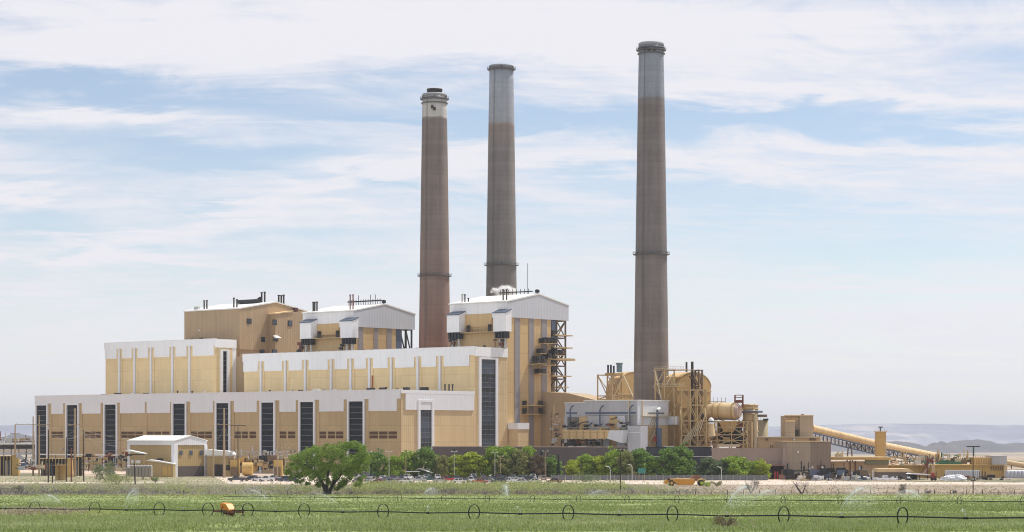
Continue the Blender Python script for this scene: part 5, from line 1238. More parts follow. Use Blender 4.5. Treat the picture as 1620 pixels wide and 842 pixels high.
# pipe bridges left of the hall
t = wthing('pipe_bridge', 'stacked horizontal pipes on a dark bridge at the left edge', 'pipework', 20, 1130)
for py, r_, m_ in ((703, .35, m_polew), (706, .5, m_dkst), (709, .5, m_dkst), (714, .35, m_steell), (718, .5, m_grey), (711.5, .25, m_polew)): part('pipe', MB().tube(P(-40, py, 1130), P(66, py-.5, 1130), r_, 8), m_, t)
for k in range(8): x = wx(-30+k*12, 1130); part('column', MB().bar((x, 1130, 0), (x, 1130, wz(702, 1130)), .5), m_dkst, t)
clutter('hazy pipework and tanks beyond the pipe bridge', -10, 55, 1180, 691, 703, 50, [m_polew, m_grey, m_rust, m_greyl, m_steel], 16, smin=.4, smax=1.6)
t = wthing('lake_pipe', 'long pale pipe along the foot of the turbine hall', 'pipework', 200, 940)
part('pipe', MB().tube(P(62, 719, 1060), P(370, 722, 960), .28, 8), m_polew, t)
for k in range(12): x = P(62+k*26, 719, 1060-k*8.6); part('post', MB().bar((x.x, x.y, 0), tuple(x), .22), m_dkst, t)
# poles
def pole(label, px, top, Y, w, mat, arms=(), base=None, name='utility_pole', cat='utility pole', px_top=None):
    X = wx(px, Y); z0 = gz(Y); z1 = wz(top, Y); t = thing(name, label, cat, (X, Y, z0)); OFF[t] = (X, Y, z0)
    xt = X if px_top is None else wx(px_top, Y)
    part('mast', MB().tube((X, Y, z0-.3), (xt, Y, z1), w, 8, w*.6), mat, t)
    for z_, L in arms:
        z = wz(z_, Y); a = part('crossarm', MB().box(xt-L, xt+L, Y-.1-w, Y+.1-w, z-.12, z+.12), mat, t)
        for q in (-.9, 0, .9): part('insulator', MB().lathe([(.09, z+.12), (.16, z+.3), (.07, z+.5)], 8, (xt+L*q, Y-w)), m_polew, a)
    return t
pole('tall thin tan pole with two dark bands at the far left edge of the yard', 24, 672, 935, .42, m_polet, [(686, 2.0)])
pole('tan pole just left of the first dark window', 52.5, 659, 930, .42, m_polet, [(671.5, 7.5)])
pole('tan pole in front of the first dark window', 62, 657, 925, .42, m_polet, [(671.5, 5)])
pole('thick tan pole in front of the second dark window', 118.5, 646, 905, .62, m_polet, [(672, 2.6)])
pole('dark wooden pole beside the first white pilaster', 76.5, 680, 800, .30, m_pole)
pole('short dark pole left of the round ochre tank', 83, 730, 795, .28, m_pole)
pole('dark pole right behind the round ochre tank', 105, 692, 812, .26, m_pole)
pole('rusty slim post with knob in front of the second window', 113, 709, 815, .34, m_rust)
pole('dark wooden pole right of the round ochre tank', 132.5, 680, 818, .26, m_pole)
pole('dark leaning pole in front of the ribbed cooling unit', 214, 727, 775, .26, m_pole, px_top=212)
pole('tan pole left of the low annex', 337.5, 672, 890, .40, m_polet)
pole('tallest tan pole standing in front of the low annex', 354.5, 646, 888, .55, m_polet, [(672, 2.5)])
pole('thin dark pole right of the low annex', 376.5, 673, 892, .24, m_pole, [(673, 3.2)])
pole('slim tan pole left of the big tree', 439, 668, 880, .26, m_polet)
pole('slim tan pole second from the big tree', 451, 700, 880, .22, m_polet, [(710, 1.5)])
pole('dark pole with crossarm in front of the right yard', 1539.5, 705, 612, .16, m_pole, [(706.5, 1.8), (760, .7)])
pole('dark pole with transformer rising before the green trees', 981.5, 712, 618, .17, m_pole, [(713.5, 1.1)])
# cables between the tan poles
def cable(name_l, pts, r=.035, sag=1.5):
    mb = MB()
    for a, b in zip(pts, pts[1:]):
        q = []
        for i in range(9):
            f = i/8; c = a+(b-a)*f; q.append((c.x, c.y, c.z-sag*4*f*(1-f)))
        mb.path(q, r, 4)
    return single('power_cable', mb, m_polew, name_l, 'power cable')
cable('upper power cable running off left from the thick tan pole', [P(-20, 668, 950), P(24, 674, 935), P(52.5, 671, 930), P(118.5, 671, 905)])
cable('power cable sloping from the thick tan pole down to the small canopy', [P(118.5, 672, 905), P(150, 690, 1000), P(205, 706, 895)], .03, 2)
cable('power cable from the thick tan pole to the tan poles by the annex', [P(118.5, 676, 905), P(337, 676, 890), P(354, 672, 888), P(376, 674, 892)], .04, 5)
cable('lower power cable before the first windows', [P(-10, 690, 900), P(76, 684, 800), P(132, 684, 818), P(214, 728, 775)], .03, 2.5)
cable('pair of yard cables sagging past the first white pilasters', [P(62, 686, 925), P(118, 682, 905), P(190, 700, 960)], .03, 2)
# ------------------------------------------------------------------ car park
def wheel_mesh(): return (MB().tube((0, -.11, 0), (0, .11, 0), .34, 16).mesh('tyre', m_tyre), MB().tube((0, -.125, 0), (0, .125, 0), .20, 12).mesh('rim', m_rim))
TY, RI = wheel_mesh()
def tcyl(mb, prof_lo, prof_hi, w0, w1, z0, z1): pass
def body_mesh(kind, mat):
    mb = MB()
    if kind == 'sedan': lo = [(-2.3, .28), (2.25, .28), (2.32, .55), (2.2, .78), (1.1, .92), (-1.55, .95), (-2.25, .88), (-2.36, .6)]
    elif kind == 'suv': lo = [(-2.3, .32), (2.25, .32), (2.34, .62), (2.2, .95), (1.15, 1.08), (-2.2, 1.08), (-2.34, .7)]
    elif kind == 'van': lo = [(-2.5, .32), (2.4, .32), (2.5, .62), (2.35, 1.0), (1.6, 1.15), (-2.45, 1.15), (-2.5, .7)]
    else: lo = [(-2.75, .45), (2.6, .45), (2.72, .75), (2.6, 1.08), (1.3, 1.18), (-.65, 1.12), (-2.72, 1.10), (-2.78, .75)]
    mb.prism(lo, -.90, .90, 'y')
    inn = [(x*.985, z+(.03 if z > .7 else .04)) for x, z in lo]
    return mb
def cabin(kind):
    if kind == 'sedan': return (-1.75, -1.0, .45, 1.25, .93, 1.42)
    if kind == 'suv': return (-2.15, -1.85, .45, 1.2, 1.07, 1.72)
    if kind == 'van': return (-2.4, -2.3, .9, 1.75, 1.13, 1.9)
    return (-.75, -.6, .55, 1.3, 1.13, 1.78)
def make_car(kind, mat, label):
    t = thing({'sedan': 'parked_car', 'suv': 'parked_suv', 'van': 'parked_van', 'pickup': 'pickup_truck'}[kind], label, {'sedan': 'car', 'suv': 'car', 'van': 'van', 'pickup': 'pickup truck'}[kind])
    part('body', body_mesh(kind, mat), mat, t)
    b0, b1, f1, f0, z0, z1 = cabin(kind)
    c = MB().add([(b0, -.84, z0), (f0, -.84, z0), (f0, .84, z0), (b0, .84, z0), (b1, -.66, z1), (f1, -.66, z1), (f1, .66, z1), (b1, .66, z1)], [(0,3,2,1),(4,5,6,7),(0,1,5,4),(1,2,6,5),(2,3,7,6),(3,0,4,7)])
    part('glass', c, m_carglass, t)
    part('roof', MB().box(b1-.02, f1+.02, -.68, .68, z1, z1+.05), mat, t)
    pil = MB()
    for s in (-1, 1):
        pil.bar((b0+.02, s*.85, z0), (b1, s*.67, z1+.02), .10); pil.bar((f0, s*.85, z0), (f1, s*.67, z1+.02), .07)
        m_ = (b1+f1)/2; pil.bar((m_, s*.86, z0), (m_, s*.68, z1), .09)
    part('pillars', pil, mat, t)
    wb = {'sedan': (-1.4, 1.4), 'suv': (-1.4, 1.4), 'van': (-1.5, 1.6), 'pickup': (-1.75, 1.75)}[kind]; rz_ = .33 if kind == 'sedan' else .39
    for x in wb:
        for y in (-.82, .82):
            w = part('wheel', TY, None, t, (x, y, rz_), scale=(rz_/.34, 1, rz_/.34)); part('rim', RI, None, w)
    if kind == 'pickup':
        part('bed', MB().box(-2.65, -.75, -.78, .78, 1.10, 1.14), m_dkst, t)
        part('bed_side', MB().box(-2.7, -.7, -.9, -.8, 1.1, 1.28).box(-2.7, -.7, .8, .9, 1.1, 1.28).box(-2.76, -2.66, -.9, .9, 1.1, 1.28), mat, t)
    xf = {'sedan': 2.22, 'suv': 2.24, 'van': 2.4, 'pickup': 2.62}[kind]; xr_ = {'sedan': -2.34, 'suv': -2.33, 'van': -2.52, 'pickup': -2.79}[kind]
    for y in (-.66, .66):
        part('headlight', MB().box(xf-.05, xf+.10, y-.17, y+.17, .62, .80), m_lampw, t)
        part('tail_light', MB().box(xr_-.03, xr_+.1, y-.16, y+.16, .68, .9), m_lampr, t)
    part('bumper', MB().box(xf+.02, xf+.14, -.85, .85, .34, .52).box(xr_-.08, xr_+.05, -.85, .85, .34, .52), m_dkst, t)
    return t
PAINT = {'white': (.74, .74, .74), 'silver': (.42, .43, .45), 'grey': (.16, .165, .175), 'black': (.02, .02, .022), 'darkblue': (.03, .045, .09), 'red': (.40, .012, .02), 'maroon': (.14, .015, .03), 'green': (.03, .09, .075), 'tan': (.42, .36, .26), 'darkgrey': (.06, .065, .075)}
PM = {k: flat('car_paint_'+k, v, .28, .25 if k in ('silver', 'grey') else 0, .03, .6, .6) for k, v in PAINT.items()}
CARS = [
 (374, 762, 'pickup', 'darkgrey', 180, 'dark grey pickup at the left end of the parked row'),
 (397, 761, 'suv', 'black', 200, 'black car next to the dark grey pickup'),
 (409, 761.5, 'sedan', 'white', 165, 'white car parked nose left beside the white pickups'),
 (421, 762, 'pickup', 'white', 180, 'white pickup near the left end of the parked row'),
 (433, 761, 'pickup', 'silver', 175, 'silver pickup right of the white pickup'),
 (443, 761, 'sedan', 'maroon', 190, 'maroon car left of the two dark blue cars'),
 (451, 762, 'suv', 'darkblue', 165, 'dark blue car left of the big tree'),
 (460, 762, 'sedan', 'darkblue', 185, 'dark blue sedan half under the big tree'),
 (566, 764, 'sedan', 'darkgrey', 120, 'dark grey sedan just right of the big tree'),
 (571, 757, 'suv', 'white', 100, 'white suv behind the dark grey sedan near the big tree'),
 (584, 763, 'sedan', 'silver', 75, 'silver sedan with greenish windscreen left of the bright red car'),
 (597, 766, 'sedan', 'red', 175, 'bright red car in the front row nearest the big tree'),
 (581, 755, 'sedan', 'darkblue', 110, 'dark car behind the silver sedan'),
 (594, 754.5, 'suv', 'tan', 80, 'tan suv in the back row left of the light poles'),
 (604, 757, 'suv', 'white', 95, 'white suv behind the bright red car'),
 (612, 762, 'sedan', 'grey', 60, 'grey sedan right of the bright red car'),
 (614, 754, 'sedan', 'silver', 90, 'silver sedan in the back row by the second light pole'),
 (621, 760, 'suv', 'darkgrey', 100, 'dark grey suv behind the grey sedan'),
 (627, 757, 'pickup', 'white', 85, 'white pickup parked between two grey cars'),
 (637, 757.5, 'sedan', 'white', 95, 'white sedan left of the tan light pole'),
 (646, 759, 'suv', 'white', 70, 'white suv by the tan light pole'),
 (654, 757, 'suv', 'grey', 100, 'grey suv left of the white tent roof'),
 (661, 763, 'pickup', 'silver', 5, 'silver pickup seen from the side below the white tent'),
 (670, 757, 'sedan', 'darkblue', 90, 'dark blue car right below the white tent'),
 (681, 762, 'pickup', 'green', 8, 'dark green pickup seen from the side right of the silver one'),
 (692, 759, 'suv', 'white', 95, 'white suv right of the dark green pickup'),
 (703, 756, 'van', 'white', 60, 'tall white van right of the white tent'),
 (711, 762, 'suv', 'red', 15, 'dark red suv in front of the tall white van'),
 (722, 761, 'suv', 'darkgrey', 100, 'dark grey suv right of the dark red suv'),
 (731, 757, 'sedan', 'white', 85, 'white sedan behind the dark blue car'),
 (737, 764, 'sedan', 'darkblue', 100, 'dark blue car in the front row below the yellow trees'),
 (739, 756, 'suv', 'green', 90, 'green suv in the back row below the yellow trees'),
 (748, 758, 'suv', 'white', 100, 'white suv left of the second red car'),
 (757, 755.5, 'pickup', 'white', 90, 'white pickup behind the second red car'),
 (760, 765, 'sedan', 'red', 8, 'second bright red car in the middle of the front row'),
 (771, 756, 'suv', 'white', 110, 'white suv in the back row left of the dark pickups'),
 (779, 762.5, 'pickup', 'darkblue', 20, 'dark blue pickup right of the second red car'),
 (784, 754.5, 'van', 'white', 85, 'white van in the back row behind the dark blue pickup'),
 (791, 758, 'suv', 'black', 80, 'black suv beside the tan light pole on the right'),
 (797, 761, 'pickup', 'darkgrey', 30, 'dark grey pickup left of the white pickups'),
 (805, 765, 'pickup', 'white', 172, 'white pickup in the front row at the right half'),
 (812, 760, 'pickup', 'silver', 170, 'silver pickup behind the white front row pickup'),
 (824, 765.5, 'sedan', 'white', 172, 'white sedan right of the front row white pickup'),
 (835, 762.5, 'suv', 'darkgrey', 165, 'dark grey suv between the two white sedans'),
 (845, 765, 'sedan', 'white', 172, 'white sedan at the right end of the front row'),
 (851, 757.5, 'pickup', 'silver', 175, 'silver pickup behind the last white sedan'),
 (860, 761, 'suv', 'tan', 90, 'yellowish car beside the last light pole'),
 (830, 756, 'suv', 'black', 95, 'black suv in the back row behind the white sedans'),
 (818, 755, 'sedan', 'darkgrey', 95, 'dark car in the back row below the olive tree'),
 (877, 764.5, 'sedan', 'maroon', 165, 'maroon vehicle standing alone right of the parked rows'),
 (1219, 757.5, 'suv', 'white', 95, 'white car parked by the dark garage'),
 (308, 748, 'pickup', 'white', 175, 'white pickup in front of the white-roofed building'),
 (322, 747.5, 'suv', 'silver', 160, 'silver car right of the white pickup by the white-roofed building'),
 (1243, 754.5, 'suv', 'tan', 170, 'tan vehicle right of the garage bay'),
]
CARS += [
 (576, 760, 'pickup', 'silver', 150, 'silver pickup wedged left of the silver sedan'), (590, 758, 'suv', 'green', 80, 'green suv between silver and red cars'),
 (600, 753.5, 'van', 'white', 90, 'white van in the back row behind the bright red car'), (607, 759.5, 'sedan', 'white', 70, 'white sedan just right of the bright red car'),
 (618, 765, 'sedan', 'silver', 165, 'silver sedan in the front row right of the bright red car'), (632, 762, 'suv', 'grey', 110, 'grey suv in the front row by the slim lamp post'),
 (634, 753.5, 'suv', 'darkblue', 85, 'dark blue suv in the back row by the slim lamp post'), (643, 764, 'sedan', 'white', 170, 'white sedan in the front row below the tan lamp post'),
 (667, 759, 'sedan', 'white', 95, 'white sedan behind the silver side-on pickup'), (676, 758.5, 'suv', 'silver', 85, 'silver suv behind the dark green pickup'),
 (686, 756, 'sedan', 'grey', 90, 'grey sedan under the right edge of the white tent'), (697, 763.5, 'sedan', 'silver', 15, 'silver sedan front row left of the dark red suv'),
 (716, 756, 'suv', 'silver', 85, 'silver suv behind the dark red suv'), (726, 764.5, 'sedan', 'white', 10, 'white sedan front row left of the dark blue car'),
 (744, 764, 'pickup', 'white', 100, 'white pickup front row right of the dark blue car'), (752, 762, 'suv', 'grey', 95, 'grey suv just left of the second red car'),
 (765, 758.5, 'sedan', 'darkgrey', 90, 'dark grey sedan behind the second red car'), (773, 764, 'sedan', 'silver', 165, 'silver sedan front row right of the second red car'),
 (789, 765, 'suv', 'darkgrey', 170, 'dark grey suv front row below the tan lamp post on the right'), (807, 757, 'suv', 'white', 95, 'white suv behind the white front row pickup'),
 (824, 760.5, 'suv', 'silver', 165, 'silver suv behind the front row white sedan'), (842, 758.5, 'suv', 'white', 100, 'white suv behind the last dark grey suv'),
]
PROT = {}
for px, by, kind, colr, rot, lab in CARS:
    Y = CAMZ*F/(by-HY)
    key = (kind, colr)
    if key not in PROT: PROT[key] = o = make_car(kind, PM[colr], lab)
    else: o = copy_tree(PROT[key])
    o.location = (wx(px, Y), Y, 0.02); o.rotation_euler = (0, 0, math.radians(rot)); o.scale = (1.17, 1.17, 1.17); o['label'] = lab; o['group'] = 'vehicles parked at the plant'
# tent roof in the lot
t = wthing('tent_shelter', 'white sloping shelter roof between the parked cars and trees', 'shelter', 679, 868)
Yq = 868
part('roof', MB().add([P(661, 741, Yq-2), P(683, 748.3, Yq-2), P(692, 747.8, Yq+4), P(676, 741, Yq+3), P(655, 747, Yq+3)], [(0, 1, 2, 3), (0, 3, 4)]).add([P(661, 741.6, Yq-2), P(683, 748.9, Yq-2), P(692, 748.4, Yq+4), P(676, 741.6, Yq+3)], [(3, 2, 1, 0)]), m_wroof, t)
part('low_roof', MB().box(wx(642, Yq), wx(664, Yq), Yq-1, Yq+5, wz(746.8, Yq), wz(745.6, Yq)), m_trim, t)
for px in (645, 662, 682, 690): part('post', MB().bar((wx(px, Yq), Yq, 0), (wx(px, Yq), Yq, wz(748, Yq)), .18), m_polew, t)
part('wall', MB().box(wx(643, Yq), wx(690, Yq), Yq+4, Yq+4.3, 0, wz(750, Yq)), m_dkst, t)
# car park lights
for lab, px, top, m_ in (('pale light pole with twin lamps right of the big tree', 584, 715, m_polew), ('slim pale light pole left of the tan light pole', 615.5, 714.5, m_polew), ('tan light pole with twin lamps left of the white tent', 642, 715, m_polet),
                 ('pale light pole with two bright lamps right of the white tent', 718.5, 714.5, m_polew), ('pale light pole standing before the bright green tree', 783, 716, m_polew), ('tan light pole right of the dark blue pickup', 791.5, 722, m_polet), ('last light pole at the right end of the car park', 862.5, 714, m_polet)):
    Y = 862; X = wx(px, Y); t = thing('lamp_post', lab, 'lamp post', (X, Y, 0)); t['group'] = 'car park lamp posts'
    z = wz(top, Y)
    part('post', MB().tube((0, 0, 0), (0, 0, z), .13, 8, .09), m_, t); part('arm', MB().box(-1.0, 1.0, -.06, .06, z, z+.12), m_, t)
    for s in (-.95, .95): part('lamp_head', MB().box(s-.34, s+.34, -.25, .25, z-.02, z+.22), m_lampw, t)
for lab, px, top in (('curved white lamp post left of the chain fence middle', 965.5, 738), ('curved white lamp post right of the yellow scraper', 1141.5, 739), ('white lamp post right of the big round tree', 1000, 735)):
    Y = 800; X = wx(px, Y); z = wz(top, Y); t = thing('lamp_post', lab, 'lamp post', (X, Y, 0))
    part('post', MB().path([(0, 0, 0), (0, 0, z-1), (-.3, 0, z-.3), (-1.0, 0, z)], .11, 8), m_polew, t); part('lamp_head', MB().box(-1.7, -.9, -.2, .2, z-.05, z+.15), m_lampw, t)
# fences
def fence(label, pts, h, step, mat, wires=(.35, .7, 1.05), pr=.07, mesh_=False, name='wire_fence', jit=.0):
    A, B = pts; d = B-A; n = int(d.length/step); t = thing(name, label, 'fence', tuple(A)); OFF[t] = tuple(A); r_ = random.Random(int(A.x))
    me = MB().tube((0, 0, -.1), (0, 0, h), pr, 6).mesh('post', mat)
    for i in range(n+1):
        p = A+d*(i/n); z = gz(p.y)
        part('post', me, None, t, (p.x, p.y, z), (r_.uniform(-jit, jit), r_.uniform(-jit, jit), 0))
    for w in wires:
        part('wire', MB().tube((A.x, A.y, gz(A.y)+w*h/1.2), (B.x, B.y, gz(B.y)+w*h/1.2), .0105, 4), m_polew, t)
    return t
fence('old wire fence with dark wooden posts along the field edge', [G(1000, 606), G(1680, 606)], 1.5, 4.3, m_pole, jit=.06, pr=.09)
fence('sparse wire fence at the left edge of the field', [G(-40, 604), G(455, 604)], 1.4, 7, m_pole, jit=.06)
def slat_fence(label, a, b, Y, ytop, mat):
    t = wthing('chain_fence', label, 'fence', (a+b)/2, Y)
    n = int((wx(b, Y)-wx(a, Y))/2.6); h = wz(ytop, Y)
    me = MB().box(-1.22, 1.22, -.03, .03, .1, h-.1).mesh('panel', mat); po = MB().tube((0, 0, 0), (0, 0, h+.15), .06, 6).mesh('post', m_polew)
    for i in range(n):
        x = wx(a, Y)+(wx(b, Y)-wx(a, Y))*(i+.5)/n; part('panel', me, None, t, (x, Y, 0)); part('post', po, None, t, (x-1.3, Y, 0))
slat_fence('low grey slatted fence behind the gravel strip', 872, 1215, 835, 751.5, flat('slat_grey', (.14, .145, .15), .7, 0, .35))
slat_fence('dark low fence line behind the parked cars', 560, 872, 905, 747, flat('slat_dark', (.07, .07, .07), .8, 0, .3))
slat_fence('pale mesh fence across the left yard front', -30, 350, 760, 764, flat('slat_pale', (.27, .27, .25), .8, 0, .3)) if False else None
fence('thin chain fence across the front of the left yard', [G(-40, 770), G(345, 770)], 2.2, 3.5, m_polew, (.2, .5, .8, 1.1), .05)
sg = wthing('sign_board', 'small teal sign board standing before the green trees', 'sign', 1016, 830)
part('board', MB().box(wx(1009.5, 830), wx(1021.5, 830), 830, 830.2, wz(749, 830), wz(741, 830)), flat('teal_sign', (.03, .20, .17), .5), sg)
for px in (1011, 1020): part('post', MB().bar((wx(px, 830), 830.3, 0), (wx(px, 830), 830.3, wz(742, 830)), .15), m_steel, sg)
t = wthing('pale_kiosk', 'small pinkish pavilion frame behind the slatted fence', 'shelter', 1001, 845)
part('roof', MB().prism([(wx(993, 845), wz(748, 845)), (wx(1009, 845), wz(748, 845)), (wx(1001, 845), wz(745.5, 845))], 844, 848, 'y'), flat('pink_roof', (.42, .27, .2)), t)
for px in (995, 1001, 1007): part('post', MB().bar((wx(px, 845), 845, 0), (wx(px, 845), 845, wz(748, 845)), .3), m_polet, t)
# ------------------------------------------------------------------ scraper
def scraper():
    Y = 752; s = mpp(Y); X = wx(1082, Y); t = thing('scraper', 'yellow earthmoving scraper parked on the gravel strip', 'scraper', (X, Y, 0.02), math.radians(4))
    def q(px): return (px-1082)*s
    def h(py): return (764.5-py)*s*1.35
    # bowl
    part('bowl', MB().prism([(q(1072), h(763.5)), (q(1095), h(763.5)), (q(1099), h(760)), (q(1097), h(756.5)), (q(1071), h(756))], -1.7, 1.7, 'y'), m_yel, t)
    part('bowl_rim', MB().box(q(1068), q(1098), -1.85, 1.85, h(757), h(756)), m_yelcream, t)
    part('apron', MB().prism([(q(1069), h(763)), (q(1072), h(763.5)), (q(1071.5), h(757)), (q(1066), h(757.5))], -1.6, 1.6, 'y'), m_yel, t)
    part('gooseneck', MB().prism([(q(1057), h(758)), (q(1060), h(756.3)), (q(1073), h(755.2)), (q(1073), h(757)), (q(1064), h(758.5))], -.5, .5, 'y'), m_yelcream, t)
    part('draft_arm', MB().prism([(q(1063), h(759)), (q(1075), h(761.5)), (q(1076), h(760)), (q(1065), h(757.5))], -1.95, -1.75, 'y'), m_yel, t)
    part('tractor_body', MB().prism([(q(1050), h(762)), (q(1059), h(763)), (q(1060), h(758)), (q(1055), h(757)), (q(1051), h(758.5))], -1.1, 1.1, 'y'), m_yel, t)
    part('hood', MB().prism([(q(1050), h(760)), (q(1056), h(760)), (q(1056), h(757.2)), (q(1051), h(758))], -.8, .8, 'y'), m_yelcream, t)
    part('fuel_tank', MB().box(q(1055), q(1059), -1.3, 1.3, h(758), h(755.8)), m_dkst, t)
    part('engine', MB().prism([(q(1094), h(757.5)), (q(1104), h(757.5)), (q(1108), h(754)), (q(1107), h(752.2)), (q(1097), h(752.4)), (q(1092), h(755.4))], -1.1, 1.1, 'y'), flat('rusty_engine', (.24, .10, .05), .6), t)
    part('exhaust', MB().tube((q(1104), 0, h(753)), (q(1104), 0, h(750.5)), .18, 8), m_dkst, t)
    part('rear_frame', MB().prism([(q(1098), h(759)), (q(1114), h(760)), (q(1116), h(757.5)), (q(1112), h(757)), (q(1100), h(756))], -.7, .7, 'y'), m_yelcream, t)
    part('fender', MB().prism([(q(1101), h(759)), (q(1104), h(757.6)), (q(1112), h(757)), (q(1117), h(758.6)), (q(1117), h(758)), (q(1112), h(756.3)), (q(1103), h(756.8))], -1.9, 1.9, 'y'), m_yelcream, t)
    ty = MB().tube((0, -.45, 0), (0, .45, 0), .98, 22).mesh('tyre', m_tyre); ri = MB().tube((0, -.48, 0), (0, .48, 0), .5, 16).mesh('rim', m_yel)
    for px in (1061.5, 1109):
        for y in (-1.35, 1.35): w = part('wheel', ty, None, t, (q(px), y, .98)); part('rim', ri, None, w)
scraper()
# ------------------------------------------------------------------ irrigation wheel lines
def wheelline(label, pts, wheels, Ys, axle_py, sprk, mover=None, wr=.76, pr=.065, lean=.5):
    """pts: world polyline of the axle pipe; wheels at photo columns"""
    a0, Y0, a1, Y1 = Ys               # line through (a0,Y0) and (a1,Y1) on the ground
    A = Vector((wx(a0, Y0), Y0)); B = Vector((wx(a1, Y1), Y1)); d = (B-A)/(B-A).length
    def at(px):
        r_ = (px-HX)/F; return A+d*((r_*A.y-A.x)/(d.x-r_*d.y))
    t = thing('wheel_line', label, 'irrigation wheel line', (at(wheels[0]).x, at(wheels[0]).y, gz(at(wheels[0]).y))); OFF[t] = tuple(t.location)
    rz_ = math.atan2(d.y, d.x); rot = (0, 0, rz_+lean*0)
    rim = MB(); n = 28
    for i in range(n):
        p, q = 2*PI*i/n, 2*PI*(i+1)/n
        rim.bar((0, wr*math.cos(p), wr*math.sin(p)), (0, wr*math.cos(q), wr*math.sin(q)), .11, .045)
    rim = rim.mesh('wheel', m_black)
    spk = MB()
    for i in range(8): p = 2*PI*i/8; spk.bar((0, 0, 0), (0, wr*math.cos(p), wr*math.sin(p)), .03)
    spk = spk.mesh('spokes', m_polew); hub = MB().tube((-.15, 0, 0), (.15, 0, 0), .13, 10).mesh('hub', m_black)
    def ax(p): return gz(p.y)+wr-.02
    for px in wheels:
        p = at(px); w = part('wheel', rim, None, t, (p.x, p.y, ax(p)), (0, 0, rz_)); part('spokes', spk, None, w); part('hub', hub, None, w)
    # pipe: sections sag slightly between wheels
    cols = [a1 if False else wheels[0]-95*(wheels[1]-wheels[0])/95]+list(wheels)+[wheels[-1]+(wheels[-1]-wheels[-2])*1.06, wheels[-1]+(wheels[-1]-wheels[-2])*2.2]
    cols = sorted(cols)
    for u, v in zip(cols, cols[1:]):
        p, q = at(u), at(v); m_ = (p+q)/2
        P0, P1, PM_ = Vector((p.x, p.y, ax(p))), Vector((q.x, q.y, ax(q))), Vector((m_.x, m_.y, ax(m_)-.09))
        part('pipe', MB().path([P0, PM_, P1], pr, 8), m_black, t)
        part('sprinkler', MB().tube(PM_, PM_+Vector((0, 0, .3)), .03, 6).box(PM_.x-.1, PM_.x+.1, PM_.y-.05, PM_.y+.05, PM_.z+.28, PM_.z+.38), m_polew, t)
        part('coupler', MB().tube(PM_-(P1-P0).normalized()*.2, PM_+(P1-P0).normalized()*.2, pr*1.6, 8), m_black, t)
    return t, at, ax, d, rz_
W1 = [-38, 55, 150, 252, 329, 392, 481, 606, 750, 899, 1064, 1240, 1428, 1632]
wl, at1, ax1, d1_, rz1 = wheelline('near wheel line with thick black pipe across the whole field', None, W1, (102, 259, 1334, 184), None, None, pr=.062)
W2 = [424, 494, 562, 632, 702, 771, 842, 915.5, 992, 1071, 1153, 1239, 1329, 1422, 1517.5, 1618]
wl2, at2, ax2, d2_, rz2 = wheelline('far thin wheel line near the back of the field', None, W2, (737, 466, 1570, 388), None, None, pr=.07)
# mover
p = at1(360); z = gz(p.y)
mv = thing('wheel_line_mover', 'orange engine cover of the mover on the near wheel line', 'engine', (p.x, p.y, z), rz1)
mv.scale = (.72, .85, .88)
part('frame', MB().box(-2.6, 3.2, -.45, -.3, .55, .75).box(-2.6, 3.2, .3, .45, .55, .75).box(-2.6, -2.4, -.45, .45, .55, .75).box(3.0, 3.2, -.45, .45, .55, .75), flat('rusty_frame', (.20, .09, .055)), mv)
part('cover', MB().prism([(-.95, .95), (1.05, .78), (1.1, .95), (.35, 1.62), (-.75, 1.74), (-1.05, 1.6)], -.5, .5, 'y'), flat('orange_cover', (.75, .25, .015), .4, 0, .1), mv)
part('cover_rim', MB().prism([(-.97, 1.66), (.36, 1.64), (1.15, .97), (1.15, .85), (.3, 1.54), (-.95, 1.58)], -.54, -.5, 'y'), flat('orange_light', (.85, .45, .05), .4), mv)
part('drive_wheel', MB().tube((.55, -.35, .42), (.55, .35, .42), .42, 18), flat('dark_red', (.13, .02, .015)), mv)
part('gear_case', MB().box(-.6, .1, -.35, .35, .35, .8), m_dkst, mv)
for x in (-2.2, -.3, 1.6, 2.9):
    w = part('wheel', MB().add([], []) if False else MB().tube((x-.04, 0, .76), (x+.04, 0, .76), .12, 8), m_black, mv)
for x in (-.35, 2.6):
    mb = MB()
    for i in range(24):
        a, b = 2*PI*i/24, 2*PI*(i+1)/24; mb.bar((x, .76*math.cos(a), .76+.76*math.sin(a)), (x, .76*math.cos(b), .76+.76*math.sin(b)), .1, .05)
    part('wheel', mb, m_black, mv)
